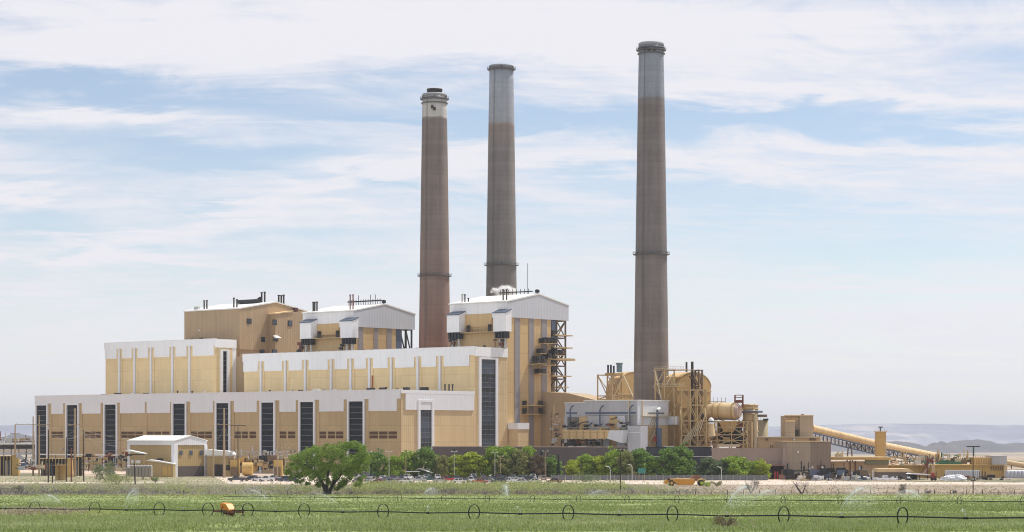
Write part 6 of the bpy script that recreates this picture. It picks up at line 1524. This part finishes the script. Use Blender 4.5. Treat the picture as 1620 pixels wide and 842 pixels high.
# ------------------------------------------------------------------ sprinkler water: thousands of droplets along real arcs
def watm():
    m, t, b = newmat('water_droplets'); b.inputs['Base Color'].default_value = (.86, .9, .93, 1); b.inputs['Roughness'].default_value = .25
    tr = t.nodes.new('ShaderNodeBsdfTranslucent'); tr.inputs[0].default_value = (.86, .9, .93, 1); mx = t.nodes.new('ShaderNodeMixShader'); mx.inputs[0].default_value = .5
    t.links.new(b.outputs[0], mx.inputs[1]); t.links.new(tr.outputs[0], mx.inputs[2]); t.links.new(mx.outputs[0], t.nodes['Material Output'].inputs[0]); return m
m_wat = watm()
def spray(label, p, z0, az, el, v0, n, mistn, size, rs, full=0.0):
    r_ = np.random.RandomState(rs)
    tt = r_.rand(n)**.8*.48*v0*math.sin(el)/4.9; a = az+r_.randn(n)*(.012+.045*tt); e = el+r_.randn(n)*.018
    x = v0*np.cos(e)*np.cos(a)*tt*(1-.12*tt); y = v0*np.cos(e)*np.sin(a)*tt*(1-.12*tt); z = v0*np.sin(e)*tt-4.9*tt*tt-.1*tt
    pts = [np.stack([x, y, z], 1)]
    # falling veil downwind
    tv = r_.rand(mistn); T = .25+tv*1.05; a2 = az+r_.randn(mistn)*(.30+full); x2 = v0*.62*np.cos(el)*np.cos(a2)*T; y2 = v0*.62*np.cos(el)*np.sin(a2)*T
    top = v0*math.sin(el)*T*.8-4.9*T*T*.55; z2 = np.maximum(top, .2)*r_.rand(mistn)**.6
    pts.append(np.stack([x2, y2, z2], 1))
    q = np.concatenate(pts); q = q[q[:, 2] > -.5]; k = len(q)
    dv = r_.randn(k, 3, 3)*size*(.5+r_.rand(k, 1, 1)); V = (q[:, None, :]+dv).reshape(-1, 3); Fc = np.arange(k*3).reshape(-1, 3)
    o = single('water_spray', npmesh('water_spray', V, Fc, m_wat), None, label, 'water spray', (p.x, p.y, z0), 0, 'sprinkler jets over the field')
    return o
def sp1(px, label, az, el, v0, n, mn_, sz, rs, line=1, full=0.0):
    at, ax = (at1, ax1) if line == 1 else (at2, ax2); p = at(px); spray(label, p, ax(p)+.4, az, el, v0, n, mn_, sz, rs, full)
R_ = math.radians
sp1(1145, 'strong white water jet leaning right from the near wheel line below the grey bush', R_(20), R_(60), 7.4, 3000, 6500, .0105, 1)
sp1(1328, 'strong white water jet leaning right near the bare black tree', R_(20), R_(57), 7.4, 3000, 6500, .0105, 2)
sp1(196, 'upright thin water jet at the left of the field', R_(20), R_(70), 6.2, 1700, 3600, .010, 3)
sp1(100, 'water spray drifting left beside the reed patch', R_(150), R_(42), 7.2, 1500, 3600, .0105, 4)
sp1(432, 'fine water spray arching left just right of the orange mover', R_(150), R_(48), 8.0, 1300, 3400, .0105, 5)
sp1(541, 'faint water spray arching left in front of the big tree', R_(155), R_(40), 8.2, 1000, 2600, .010, 6)
sp1(676, 'small puff of spray at the sprinkler below the parked cars', R_(80), R_(75), 2.2, 350, 400, .008, 7)
sp1(818, 'small puff of spray at the middle of the near pipe', R_(80), R_(75), 2.2, 300, 350, .008, 8)
sp1(1523, 'small puff of spray at the right of the near pipe', R_(80), R_(75), 2.4, 350, 400, .008, 9)
sp1(803, 'thin far water jet rising left of the far wheel line middle', R_(105), R_(68), 7.2, 1900, 3400, .020, 10, 2)
sp1(668, 'faint far spray above the far wheel line left part', R_(30), R_(52), 7.2, 1000, 3400, .016, 11, 2)
sp1(1460, 'wide pale far spray at the right of the far wheel line', R_(170), R_(40), 8.2, 1100, 4800, .018, 12, 2, .5)
sp1(1195, 'wide pale far spray behind the grey bush', R_(20), R_(40), 8.2, 1100, 4200, .018, 13, 2, .5)
sp1(930, 'faint far spray left of the dark wooden pole', R_(20), R_(40), 8.0, 800, 3200, .016, 14, 2, .5)
# ------------------------------------------------------------------ vegetation
def leaf_cloud(centres, radii, n, size, seed, flat_=.0):
    """n small leaf faces spread through overlapping clumps; returns verts/faces"""
    r_ = np.random.RandomState(seed); c = np.array(centres); rad = np.array(radii)
    if rad.ndim == 1: rad = np.stack([rad, rad, rad*.8], 1)
    w = (rad[:, 0]**2); w = w/w.sum(); k = r_.choice(len(c), n, p=w)
    d = r_.randn(n, 3); d /= np.linalg.norm(d, axis=1)[:, None]; rr_ = (r_.rand(n)**.33)[:, None]*(.78+.3*r_.rand(n, 1))
    p = c[k]+d*rr_*rad[k]
    a = r_.randn(n, 3); a /= np.linalg.norm(a, axis=1)[:, None]; b = r_.randn(n, 3); b -= (b*a).sum(1)[:, None]*a; b /= np.linalg.norm(b, axis=1)[:, None]
    s = size*(.6+.8*r_.rand(n, 1)); V = np.stack([p-a*s, p+b*s*.55, p+a*s, p-b*s*.55], 1).reshape(-1, 3)
    return V, np.arange(n*4).reshape(-1, 4)
def crown_clumps(w, h, z0, seed, nb=26, shape='round'):
    r_ = random.Random(seed); C, R = [], []
    for i in range(nb):
        f = (i+.5)/nb; zz_ = z0+h*f
        if shape == 'cone': rad = w*.5*(1-f)*.95
        elif shape == 'low': rad = w*.5*math.sqrt(max(0, 1-(f*1.0)**2.2))
        else: rad = w*.5*math.sqrt(max(.02, 1-(2*f-.85)**2/1.35))
        a = i*2.4+r_.uniform(-.5, .5); q = rad*math.sqrt(r_.uniform(.15, 1))*.86
        s_ = (w*.15+h*.05)*r_.uniform(.6, 1.25)*(1 if shape != 'cone' else (.4+.6*(1-f)))
        C.append((q*math.cos(a), q*math.sin(a), zz_)); R.append(s_)
    return C, R
def trunk_mb(h, r, seed, w, n=5, z0=.0):
    r_ = random.Random(seed); mb = MB(); top = Vector((r_.uniform(-.3, .3), r_.uniform(-.3, .3), h*.45)); mb.tube((0, 0, -.3), top, r, 8, r*.65)
    for i in range(n):
        a = 2*PI*i/n+r_.uniform(-.4, .4); e = Vector((math.cos(a)*w*.36, math.sin(a)*w*.36, h*r_.uniform(.65, .92))); mid = top+(e-top)*.5+Vector((0, 0, h*.04))
        mb.tube(top, mid, r*.45, 6, r*.28); mb.tube(mid, e, r*.28, 6, r*.08)
    return mb
m_dg = leafm('leaf_dark_green', (.06, .13, .022), (.25, .39, .07)); m_mg = leafm('leaf_mid_green', (.12, .21, .02), (.42, .56, .08))
m_yg = leafm('leaf_yellow_green', (.19, .26, .02), (.50, .57, .06)); m_ol = leafm('leaf_olive', (.13, .15, .04), (.36, .37, .13)); m_gg = leafm('leaf_grey_green', (.07, .11, .05), (.22, .28, .13))
m_con = leafm('leaf_conifer', (.008, .022, .014), (.03, .06, .035), .15); m_brl = leafm('leaf_brownish', (.10, .075, .045), (.24, .19, .12)); m_big = leafm('leaf_cottonwood', (.075, .13, .02), (.33, .45, .085), .4)
LM = {'dark': m_dg, 'mid': m_mg, 'yellow': m_yg, 'olive': m_ol, 'grey': m_gg, 'conifer': m_con, 'brown': m_brl}
PRO = []
for k in range(5):
    C_, R2 = crown_clumps(8, 7.6, .9, 30+k, 24, 'low' if k % 2 else 'round'); R2 = [r*.92 for r in R2]; rq = random.Random(90+k)
    for _ in range(16):
        c_ = rq.choice(C_); a = rq.uniform(0, 2*PI); C_.append((c_[0]+1.5*math.cos(a), c_[1]+1.5*math.sin(a), c_[2]+rq.uniform(-.4, 1.3))); R2.append(rq.uniform(.35, .75))
    V, Fc = leaf_cloud(C_, R2, 5800, .27, 40+k)
    PRO.append((npmesh('crown', V, Fc, m_dg, 4), trunk_mb(8, .28, k, 8).mesh('trunk', m_trunk)))
C_, R2 = crown_clumps(3.0, 7.4, .4, 77, 30, 'cone'); V, Fc = leaf_cloud(C_, R2, 2600, .16, 78); CON = (npmesh('crown', V, Fc, m_con, 4), MB().tube((0, 0, -.2), (0, 0, 7), .16, 8, .05).mesh('trunk', m_trunk))
TREES = [
 (597, 717, 32, 'dark', 'dark green round tree just right of the big cottonwood'), (622, 723, 22, 'mid', 'small green tree behind the slim light pole'),
 (643, 716, 30, 'mid', 'mid green tree behind the tan light pole'), (674, 710.5, 33, 'dark', 'tall dark green tree behind the white tent'),
 (700, 722, 22, 'olive', 'small olive tree right of the tall dark tree'), (718.5, 710, 9, 'conifer', 'dark conifer tip behind the lamp right of the tent'),
 (722, 722, 32, 'yellow', 'yellow-green tree behind the brightest lamps'), (750, 718.5, 40, 'yellow', 'broad yellow-green tree, widest of the yellow trees'),
 (780, 709.5, 28, 'mid', 'tall bright green tree right of the yellow trees'), (803, 708.5, 30, 'mid', 'tall leafy green tree in the middle of the row'),
 (797, 724, 26, 'olive', 'low olive tree in front of the tall leafy trees'), (823, 714, 30, 'olive', 'olive tree right of the tall leafy tree'),
 (834, 710, 26, 'mid', 'green tree at the right end of the tallest clump'), (850, 722, 24, 'brown', 'brownish sparse tree left of the last lamp post'),
 (857, 712, 14, 'conifer', 'dark conifer behind the brownish tree'), (872, 725, 26, 'dark', 'dark green tree right of the last lamp post'),
 (883.5, 719.5, 9, 'conifer', 'narrow dark conifer standing apart at the row gap'), (906, 730, 22, 'yellow', 'small yellow-green tree right of the row gap'),
 (927, 721.5, 27, 'mid', 'green tree second right of the row gap'), (948, 723, 28, 'yellow', 'yellow-green tree left of the dark wooden pole'),
 (972, 713.5, 32, 'mid', 'tall green tree behind the dark wooden pole'), (991, 716, 24, 'olive', 'olive green tree right of the dark wooden pole'),
 (1015, 713.5, 34, 'dark', 'broad green tree behind the teal sign'), (1034, 731, 26, 'mid', 'low green tree right of the teal sign'),
 (1064, 711, 40, 'dark', 'large dark green tree before the slate wall'), (1077, 708.5, 32, 'dark', 'tall dark green tree, topmost before the slate wall'),
 (1122, 726, 36, 'grey', 'grey-green willow left before the mauve wall'), (1143, 729, 24, 'grey', 'small grey-green tree behind the curved white lamp post'),
 (1162, 724.5, 40, 'mid', 'broad bright green tree before the mauve wall'), (1186, 731, 26, 'mid', 'bright green tree left of the garage bay'), (1203, 730, 26, 'yellow', 'last light green tree next to the garage bay')]
for k, (px, top, w, kind, lab) in enumerate(TREES):
    Y = 872 if px < 880 else 850
    if kind == 'conifer': me = CON; sx_, hh = w*mpp(Y)/3.0, 7.8; Y += 14
    else: me = PRO[(k*3) % 5]; sx_, hh = w*1.5*mpp(Y)/8.2, 8.7
    if kind in ('brown', 'olive') or w < 23: Y -= 4
    H = wz(top, Y); t = thing('tree', lab, 'tree', (wx(px, Y), Y, 0), k*1.7, 'trees behind the car park'); t.scale = (sx_, sx_, H/hh)
    cr_ = bpy.data.objects.new('crown', me[0]); COL.objects.link(cr_); cr_.parent = t; cr_.material_slots[0].link = 'OBJECT'; cr_.material_slots[0].material = LM[kind]
    tr_ = bpy.data.objects.new('trunk', me[1]); COL.objects.link(tr_); tr_.parent = t
# the big cottonwood
Y = 606; s = mpp(Y); X0 = wx(517, Y); zb = gz(Y)
bt = thing('cottonwood_tree', 'big spreading cottonwood tree at the field edge left of the cars', 'tree', (X0, Y, zb))
r_ = random.Random(9); C_, R2 = [], []
OUT = [(457, 745, 8), (462, 735, 7), (470, 725, 9), (480, 722, 10), (475, 738, 11), (492, 716, 10), (503, 712, 10), (500, 730, 13), (515, 716, 12), (530, 708, 10), (528, 722, 14), (540, 712, 12), (552, 706, 10), (563, 703, 9), (571, 709, 9), (577, 718, 9), (578, 730, 9), (568, 724, 13),
       (572, 742, 9), (560, 738, 13), (548, 730, 14), (548, 748, 11), (535, 742, 13), (520, 738, 13), (510, 747, 12), (498, 746, 11), (486, 745, 10), (478, 752, 8), (480, 762, 5), (497, 757, 7), (512, 758, 8), (530, 756, 9), (555, 757, 7), (468, 752, 7), (541, 702, 6), (520, 703, 5), (486, 712, 5), (581, 724, 5),
       (526, 764, 6), (533, 771, 5), (506, 765, 4), (456, 750, 5), (462, 757, 4), (470, 762, 5), (490, 766, 5), (500, 764, 6), (540, 766, 7), (548, 764, 6), (565, 764, 6), (573, 756, 6), (536, 770, 5)]
for px, py, r in OUT:
    for dy in (-.55, 0, .55):
        e = 1-min(1, abs(px-517)/75.0)*.6
        C_.append(((px-517)*s+r_.uniform(-.8, .8), dy*11*e*(1.3 if r > 8 else .5)+r_.uniform(-1, 1), wz(py, Y)-zb+r_.uniform(-.5, .5))); R2.append(r*s*r_.uniform(.7, 1.0))
for _ in range(46):
    px, py, r = OUT[r_.randrange(len(OUT)-10)]; a = r_.uniform(0, 2*PI); k_ = r*s*r_.uniform(.9, 1.35)
    C_.append(((px-517)*s+k_*math.cos(a), r_.uniform(-4, 4), wz(py, Y)-zb+k_*math.sin(a)*.8)); R2.append(r_.uniform(.45, .95))
V, Fc = leaf_cloud(C_, R2, 36000, .19, 5)
part('crown', npmesh('crown', V, Fc, m_big, 4), None, bt)
mb = MB(); 
def limb(pts, r0, r1):
    n = len(pts)-1
    for i in range(n): mb.tube(pts[i], pts[i+1], r0+(r1-r0)*i/n, 9, r0+(r1-r0)*(i+1)/n)
q = lambda px, py, dy=0: Vector(((px-517)*s, dy, wz(py, Y)-zb))
limb([q(517, 785), q(515, 776), q(512, 768), q(503, 752), q(488, 738), q(475, 730)], .75, .15)
limb([q(520, 785), q(522, 776), q(527, 766), q(540, 750), q(555, 735), q(566, 722)], .6, .12)
limb([q(517, 780), q(517, 768), q(518, 750, 1), q(525, 730, 2), q(535, 712, 2)], .55, .12)
limb([q(513, 770), q(508, 756, -2), q(500, 742, -4), q(498, 728, -4)], .35, .1); limb([q(526, 768), q(532, 752, -3), q(545, 742, -5)], .35, .1)
part('trunk', mb, flat('dark_bark', (.05, .045, .045), .9, 0, .3), bt)
# shrubs along the field edge, ground cover: too many to count
def brush(name, n, xr, yr, hr, mat, seed, per=16, leaf=.13, dens=None, kind='stuff', wide=1.1):
    r_ = np.random.RandomState(seed); X = r_.uniform(xr[0], xr[1], n*3); Yv = r_.uniform(yr[0], yr[1], n*3)
    keep = np.ones(n*3, bool)
    if dens is not None: keep = np.array([r_.rand() < dens(a, b) for a, b in zip(X*F/Yv+HX, Yv)])
    X, Yv = X[keep][:n], Yv[keep][:n]; n = len(X); Z = np.array([gz(b) for b in Yv])
    h = r_.uniform(hr[0], hr[1], n); m = n*per
    cx = np.repeat(X, per); cy = np.repeat(Yv, per); cz = np.repeat(Z, per); ch = np.repeat(h, per)
    d = r_.randn(m, 3); d /= np.linalg.norm(d, axis=1)[:, None]; rr_ = r_.rand(m)**.4
    p = np.stack([cx+d[:, 0]*rr_*ch*wide*.6, cy+d[:, 1]*rr_*ch*wide*.6, cz+ch*.5+d[:, 2]*rr_*ch*.5], 1)
    a = r_.randn(m, 3)*np.array([.5, .5, 1.0]); a /= np.linalg.norm(a, axis=1)[:, None]; b = r_.randn(m, 3); b -= (b*a).sum(1)[:, None]*a; b /= np.linalg.norm(b, axis=1)[:, None]
    s_ = leaf*(.6+.9*r_.rand(m, 1))
    V = np.stack([p-a*s_*1.4, p+b*s_*.5, p+a*s_*1.4, p-b*s_*.5], 1).reshape(-1, 3)
    return struct(name, npmesh(name, V, np.arange(m*4).reshape(-1, 4), mat, 4), kind)
m_sage = leafm('sagebrush', (.22, .22, .14), (.56, .54, .37), .35); m_dry = leafm('dry_weeds', (.28, .23, .16), (.48, .41, .30), .2); m_grw = leafm('green_brush', (.20, .24, .08), (.55, .58, .24), .4)
m_drk = leafm('twiggy_brush', (.10, .09, .085), (.30, .27, .24), .2)
brush('sagebrush', 2300, (-150, 62), (606, 690), (.7, 1.9), m_sage, 1, 18, .16, lambda p, y: .35+.65*(560 < p < 1000)+.2*(p < 300))
brush('green_brush', 1500, (-60, 42), (625, 715), (1.2, 3.6), m_grw, 2, 34, .17, lambda p, y: 1 if 560 < p < 985 else .1)
brush('twiggy_brush', 800, (-150, 55), (604, 640), (.9, 2.4), m_drk, 3, 26, .14, lambda p, y: .9 if (590 < p < 1000 or p < 260) else .2)
brush('dry_weeds', 4200, (-175, 165), (602, 740), (.25, .6), m_dry, 4, 9, .13, lambda p, y: .3 if p > 1000 else 1)
brush('field_margin_brush', 480, (-135, 45), (606, 665), (1.8, 4.3), m_grw, 22, 60, .15, lambda p, y: (.95 if 560 < p < 940 else .22)*(1 if mn.noise(Vector((p*.03, y*.03, 4))) > -.15 else .15))
brush('green_weeds', 3600, (-200, 190), (680, 900), (.12, .38), m_grw, 5, 9, .10, lambda p, y: (.8 if p < 360 else .25)*(1 if not (380 < p < 900 and y > 780) else .03))
brush('field_weeds', 2500, (-130, 130), (575, 606), (.2, .5), m_grw, 6, 8, .12)
brush('field_edge_weeds', 1100, (20, 180), (606, 640), (.3, .8), m_dry, 16, 9, .13, lambda p, y: .2+.8*(mn.noise(Vector((p*.02, y*.05, 1))) > 0))
# reed patch inside the field at the left
brush('dry_reeds', 900, (-66, -44), (245, 292), (.35, .85), m_dry, 7, 10, .09, lambda p, y: max(0, 1-((p-70)/75)**2))
brush('dry_reeds', 420, (-62, -30), (238, 285), (.25, .6), m_grw, 8, 10, .08, lambda p, y: max(0, 1-((p-120)/90)**2))
# field crop: leaves of alfalfa
def crop(name, n, y0, y1, h, mat, seed, size):
    r_ = np.random.RandomState(seed); u = r_.rand(n); Yv = 1/(1/y0+(1/y1-1/y0)*u) if y1/y0 > 1.6 else y0+(y1-y0)*u
    X = (r_.rand(n)*2-1)*Yv*.25; rows = np.array([mn.noise(Vector((a*.07, b*.03, seed))) for a, b in zip(X, Yv)]); keep = rows+r_.rand(n)*.8 > .15; X, Yv = X[keep], Yv[keep]; n = len(X)
    Z = np.interp(Yv, [a for a, b in TER[:10]], [b for a, b in TER[:10]])
    hh = h*(.5+r_.rand(n)); a = r_.randn(n, 2)*.25; w = size*(.5+r_.rand(n)); ang = r_.rand(n)*PI
    V = np.stack([np.stack([X-np.cos(ang)*w, Yv-np.sin(ang)*w, Z], 1), np.stack([X+np.cos(ang)*w, Yv+np.sin(ang)*w, Z], 1), np.stack([X+a[:, 0]*hh, Yv+a[:, 1]*hh, Z+hh], 1)], 1).reshape(-1, 3)
    return struct(name, npmesh(name, V, np.arange(n*3).reshape(-1, 3), mat), 'stuff')
m_alf = leafm('alfalfa', (.13, .18, .045), (.39, .45, .17), .3); m_alp = leafm('pale_grass', (.25, .29, .14), (.48, .50, .28), .3)
crop('grass', 130000, 150, 300, .20, m_alf, 1, .06); crop('grass', 40000, 150, 240, .26, m_alp, 2, .04); crop('grass', 110000, 290, 600, .20, m_alf, 3, .13); crop('grass', 20000, 250, 600, .22, m_alp, 4, .10)
# single bushes and dead trees
def bush(label, px, Y, w, h, mat, n, seed, leaf=.12, cat='bush', name='bush', twigs=True):
    z = gz(Y); t = thing(name, label, cat, (wx(px, Y), Y, z)); r2 = random.Random(seed); ww, hh = w*mpp(Y), h*mpp(Y)
    C_ = [(r2.uniform(-.4, .4)*ww, r2.uniform(-.4, .4)*ww, hh*r2.uniform(.25, .85)) for _ in range(9)]; R2 = [ww*.24*r2.uniform(.7, 1.2) for _ in C_]
    V, Fc = leaf_cloud(C_, R2, n, leaf, seed); part('foliage', npmesh('foliage', V, Fc, mat, 4), None, t)
    mb = MB()
    for i in range(14):
        a = r2.uniform(0, 2*PI); e = Vector((math.cos(a)*ww*.45, math.sin(a)*ww*.4, hh*r2.uniform(.7, 1.05))); m_ = e*.5+Vector((r2.uniform(-.2, .2), 0, .1)); mb.tube((0, 0, 0), m_, .06, 5, .04); mb.tube(m_, e, .04, 5, .012)
    part('stem', mb, m_deadw, t); return t
bush('leafy green bush in front of the switchgear left of the small canopy', 168, 800, 46, 34, m_gg, 2600, 1, .22)
bush('smaller green bush at the foot of the left yard', 185, 770, 40, 18, m_grw, 1300, 2, .2)
bush('small round dark green bush by the cooling unit', 246, 805, 12, 9, m_dg, 500, 3, .15)
bush('grey feathery bush behind the strong right jet', 1188, 622, 26, 26, m_drk, 1500, 4, .10)
bush('green bush growing beside the yellow scraper wheel', 1118, 742, 20, 8, m_mg, 700, 5, .15); bush('green bush right of the yellow scraper', 1134, 742, 18, 8, m_ol, 600, 6, .15)
bush('dark bush at the field edge right of the strong jets', 1430, 612, 16, 18, m_drk, 1200, 7, .10); bush('small grey bush near the dark crossarm pole', 1468, 612, 9, 9, m_drk, 400, 8, .10)
bush('small dark bush left of the crossarm pole', 1510, 612, 7, 9, m_drk, 350, 9, .10); bush('grey green bush row behind the slatted fence', 925, 812, 46, 9, m_gg, 1500, 10, .16)
bush('dark shrub at the far left field edge', 33, 612, 12, 16, m_drk, 600, 11, .1); bush('yellowish green shrub at the left yard edge', 27, 640, 14, 14, m_grw, 600, 12, .14)
bush('low purplish twig bush at the bottom field edge', 1148, 168, 42, 18, m_brl, 900, 13, .05)
def bare_tree(label, px, Y, h, seed, mat, lean=-.3):
    z = gz(Y); t = thing('bare_tree', label, 'tree', (wx(px, Y), Y, z)); r2 = random.Random(seed); hh = h*mpp(Y); tr = MB(); br = MB()
    b0 = Vector((0, 0, 0))
    for sgn, r in ((-1, .28), (.55, .18)):
        a = b0; p = Vector((sgn*hh*.22, 0, hh*.33)); p2 = Vector((sgn*hh*.42, 0, hh*.62)); tr.tube(a, p, r, 8, r*.75); tr.tube(p, p2, r*.75, 8, r*.4)
        for i in range(16):
            s0 = p+(p2-p)*r2.random(); a_ = r2.uniform(0, 2*PI); e = s0+Vector((math.cos(a_)*hh*.3, math.sin(a_)*hh*.2, hh*r2.uniform(.12, .42))); m_ = (s0+e)/2+Vector((0, 0, -.1)); br.tube(s0, m_, .045, 5, .03); br.tube(m_, e, .03, 5, .01)
            for j in range(3): br.tube(m_, m_+Vector((r2.uniform(-.5, .5), r2.uniform(-.3, .3), r2.uniform(.2, .7))), .018, 4, .008)
    part('trunk', tr, flat('black_bark'+str(seed), (.03, .022, .022), .9), t); part('branch', br, mat, t); return t
bare_tree('bare tree with forked black trunk at the field edge', 1269, 612, 27, 3, flat('pink_twigs', (.30, .24, .23), .9))
tw_ = thing('bare_twig', 'crooked dry twig sticking up at the bottom of the picture', 'twig', (wx(1197, 158), 158, gz(158)))
q = lambda px, py: Vector((wx(px, 158)-wx(1197, 158), 0, wz(py, 158)-gz(158)))
part('stem', MB().tube(q(1200, 852), q(1196, 838), .06, 6, .05).tube(q(1196, 838), q(1192, 829), .05, 6, .04).tube(q(1192, 829), q(1186, 822.5), .04, 6, .025), flat('twig_bark', (.42, .34, .25), .9, 0, .4), tw_)
part('branch', MB().tube(q(1189, 826), q(1186.5, 820), .012, 5, .006).tube(q(1196, 838), q(1200, 833), .01, 5, .005), m_deadw, tw_)
# yard debris and boulders at the left
for k, (px, py, lab) in enumerate(((22, 742, 'pale boulder heap under the left ochre tank'), (62, 741.5, 'pale rubble by the second tan pole'), (345, 744, 'orange rubble by the tan annex poles'), (45, 742, 'low rubble between the leftmost poles'))):
    Y = CAMZ*F/(py-HY); t = thing('rubble', lab, 'rubble', (wx(px, Y), Y, 0)); r2 = random.Random(k)
    for i in range(9):
        mb = MB(); lump(mb, (r2.uniform(-2.5, 2.5), r2.uniform(-1, 1), 0), r2.uniform(.3, .7), r2.uniform(.3, .7), r2.uniform(.3, .8), i+k*7, 4, 7); part('stone', mb, m_cream if i % 2 else m_lot, t)
# steam puff behind the right boiler house: a cloud of fine droplets
def steam():
    r2 = np.random.RandomState(6); Y = 1062; c = P(796, 461, Y); s_ = mpp(Y); pts = []
    for (dx, dz, r) in ((-4, -3, 6.5), (3, -1, 7.5), (10, 0, 6), (14, -3, 4.5), (-10, 1, 4), (-15, 3, 2.6), (0, 4, 5), (8, 5, 4), (17, 2, 3), (-18, -1, 2)):
        n = int(700*r*r/3); d = r2.randn(n, 3)*.62; pts.append(d*r*s_*np.array([1.0, .8, .75])+np.array([dx*s_, 0, dz*s_]))
    q = np.concatenate(pts); k = len(q); V = (q[:, None, :]+r2.randn(k, 3, 3)*.06).reshape(-1, 3)
    m, t, b = newmat('steam'); b.inputs['Base Color'].default_value = (.97, .97, .97, 1); b.inputs['Roughness'].default_value = 1
    tr = t.nodes.new('ShaderNodeBsdfTranslucent'); tr.inputs[0].default_value = (.97, .97, .97, 1); mx = t.nodes.new('ShaderNodeMixShader'); mx.inputs[0].default_value = .5
    t.links.new(b.outputs[0], mx.inputs[1]); t.links.new(tr.outputs[0], mx.inputs[2]); t.links.new(mx.outputs[0], t.nodes['Material Output'].inputs[0])
    single('steam_plume', npmesh('steam_plume', V, np.arange(k*3).reshape(-1, 3), m), None, 'small white steam puff in front of the middle chimney', 'steam', tuple(c))
steam()
# ------------------------------------------------------------------ air
def haze():
    m = bpy.data.materials.new('haze_air'); m.use_nodes = True; t = m.node_tree; t.nodes.clear(); o = t.nodes.new('ShaderNodeOutputMaterial'); v = t.nodes.new('ShaderNodeVolumePrincipled')
    v.inputs['Color'].default_value = (.90, .94, 1.0, 1); v.inputs['Density'].default_value = HAZE; v.inputs['Anisotropy'].default_value = .3
    t.links.new(v.outputs[0], o.inputs['Volume'])
    single('haze', MB().box(-22500, 22500, -400, 26500, -62, 215), m, None, None, kind='stuff')
HAZE = 5.4e-5
haze()
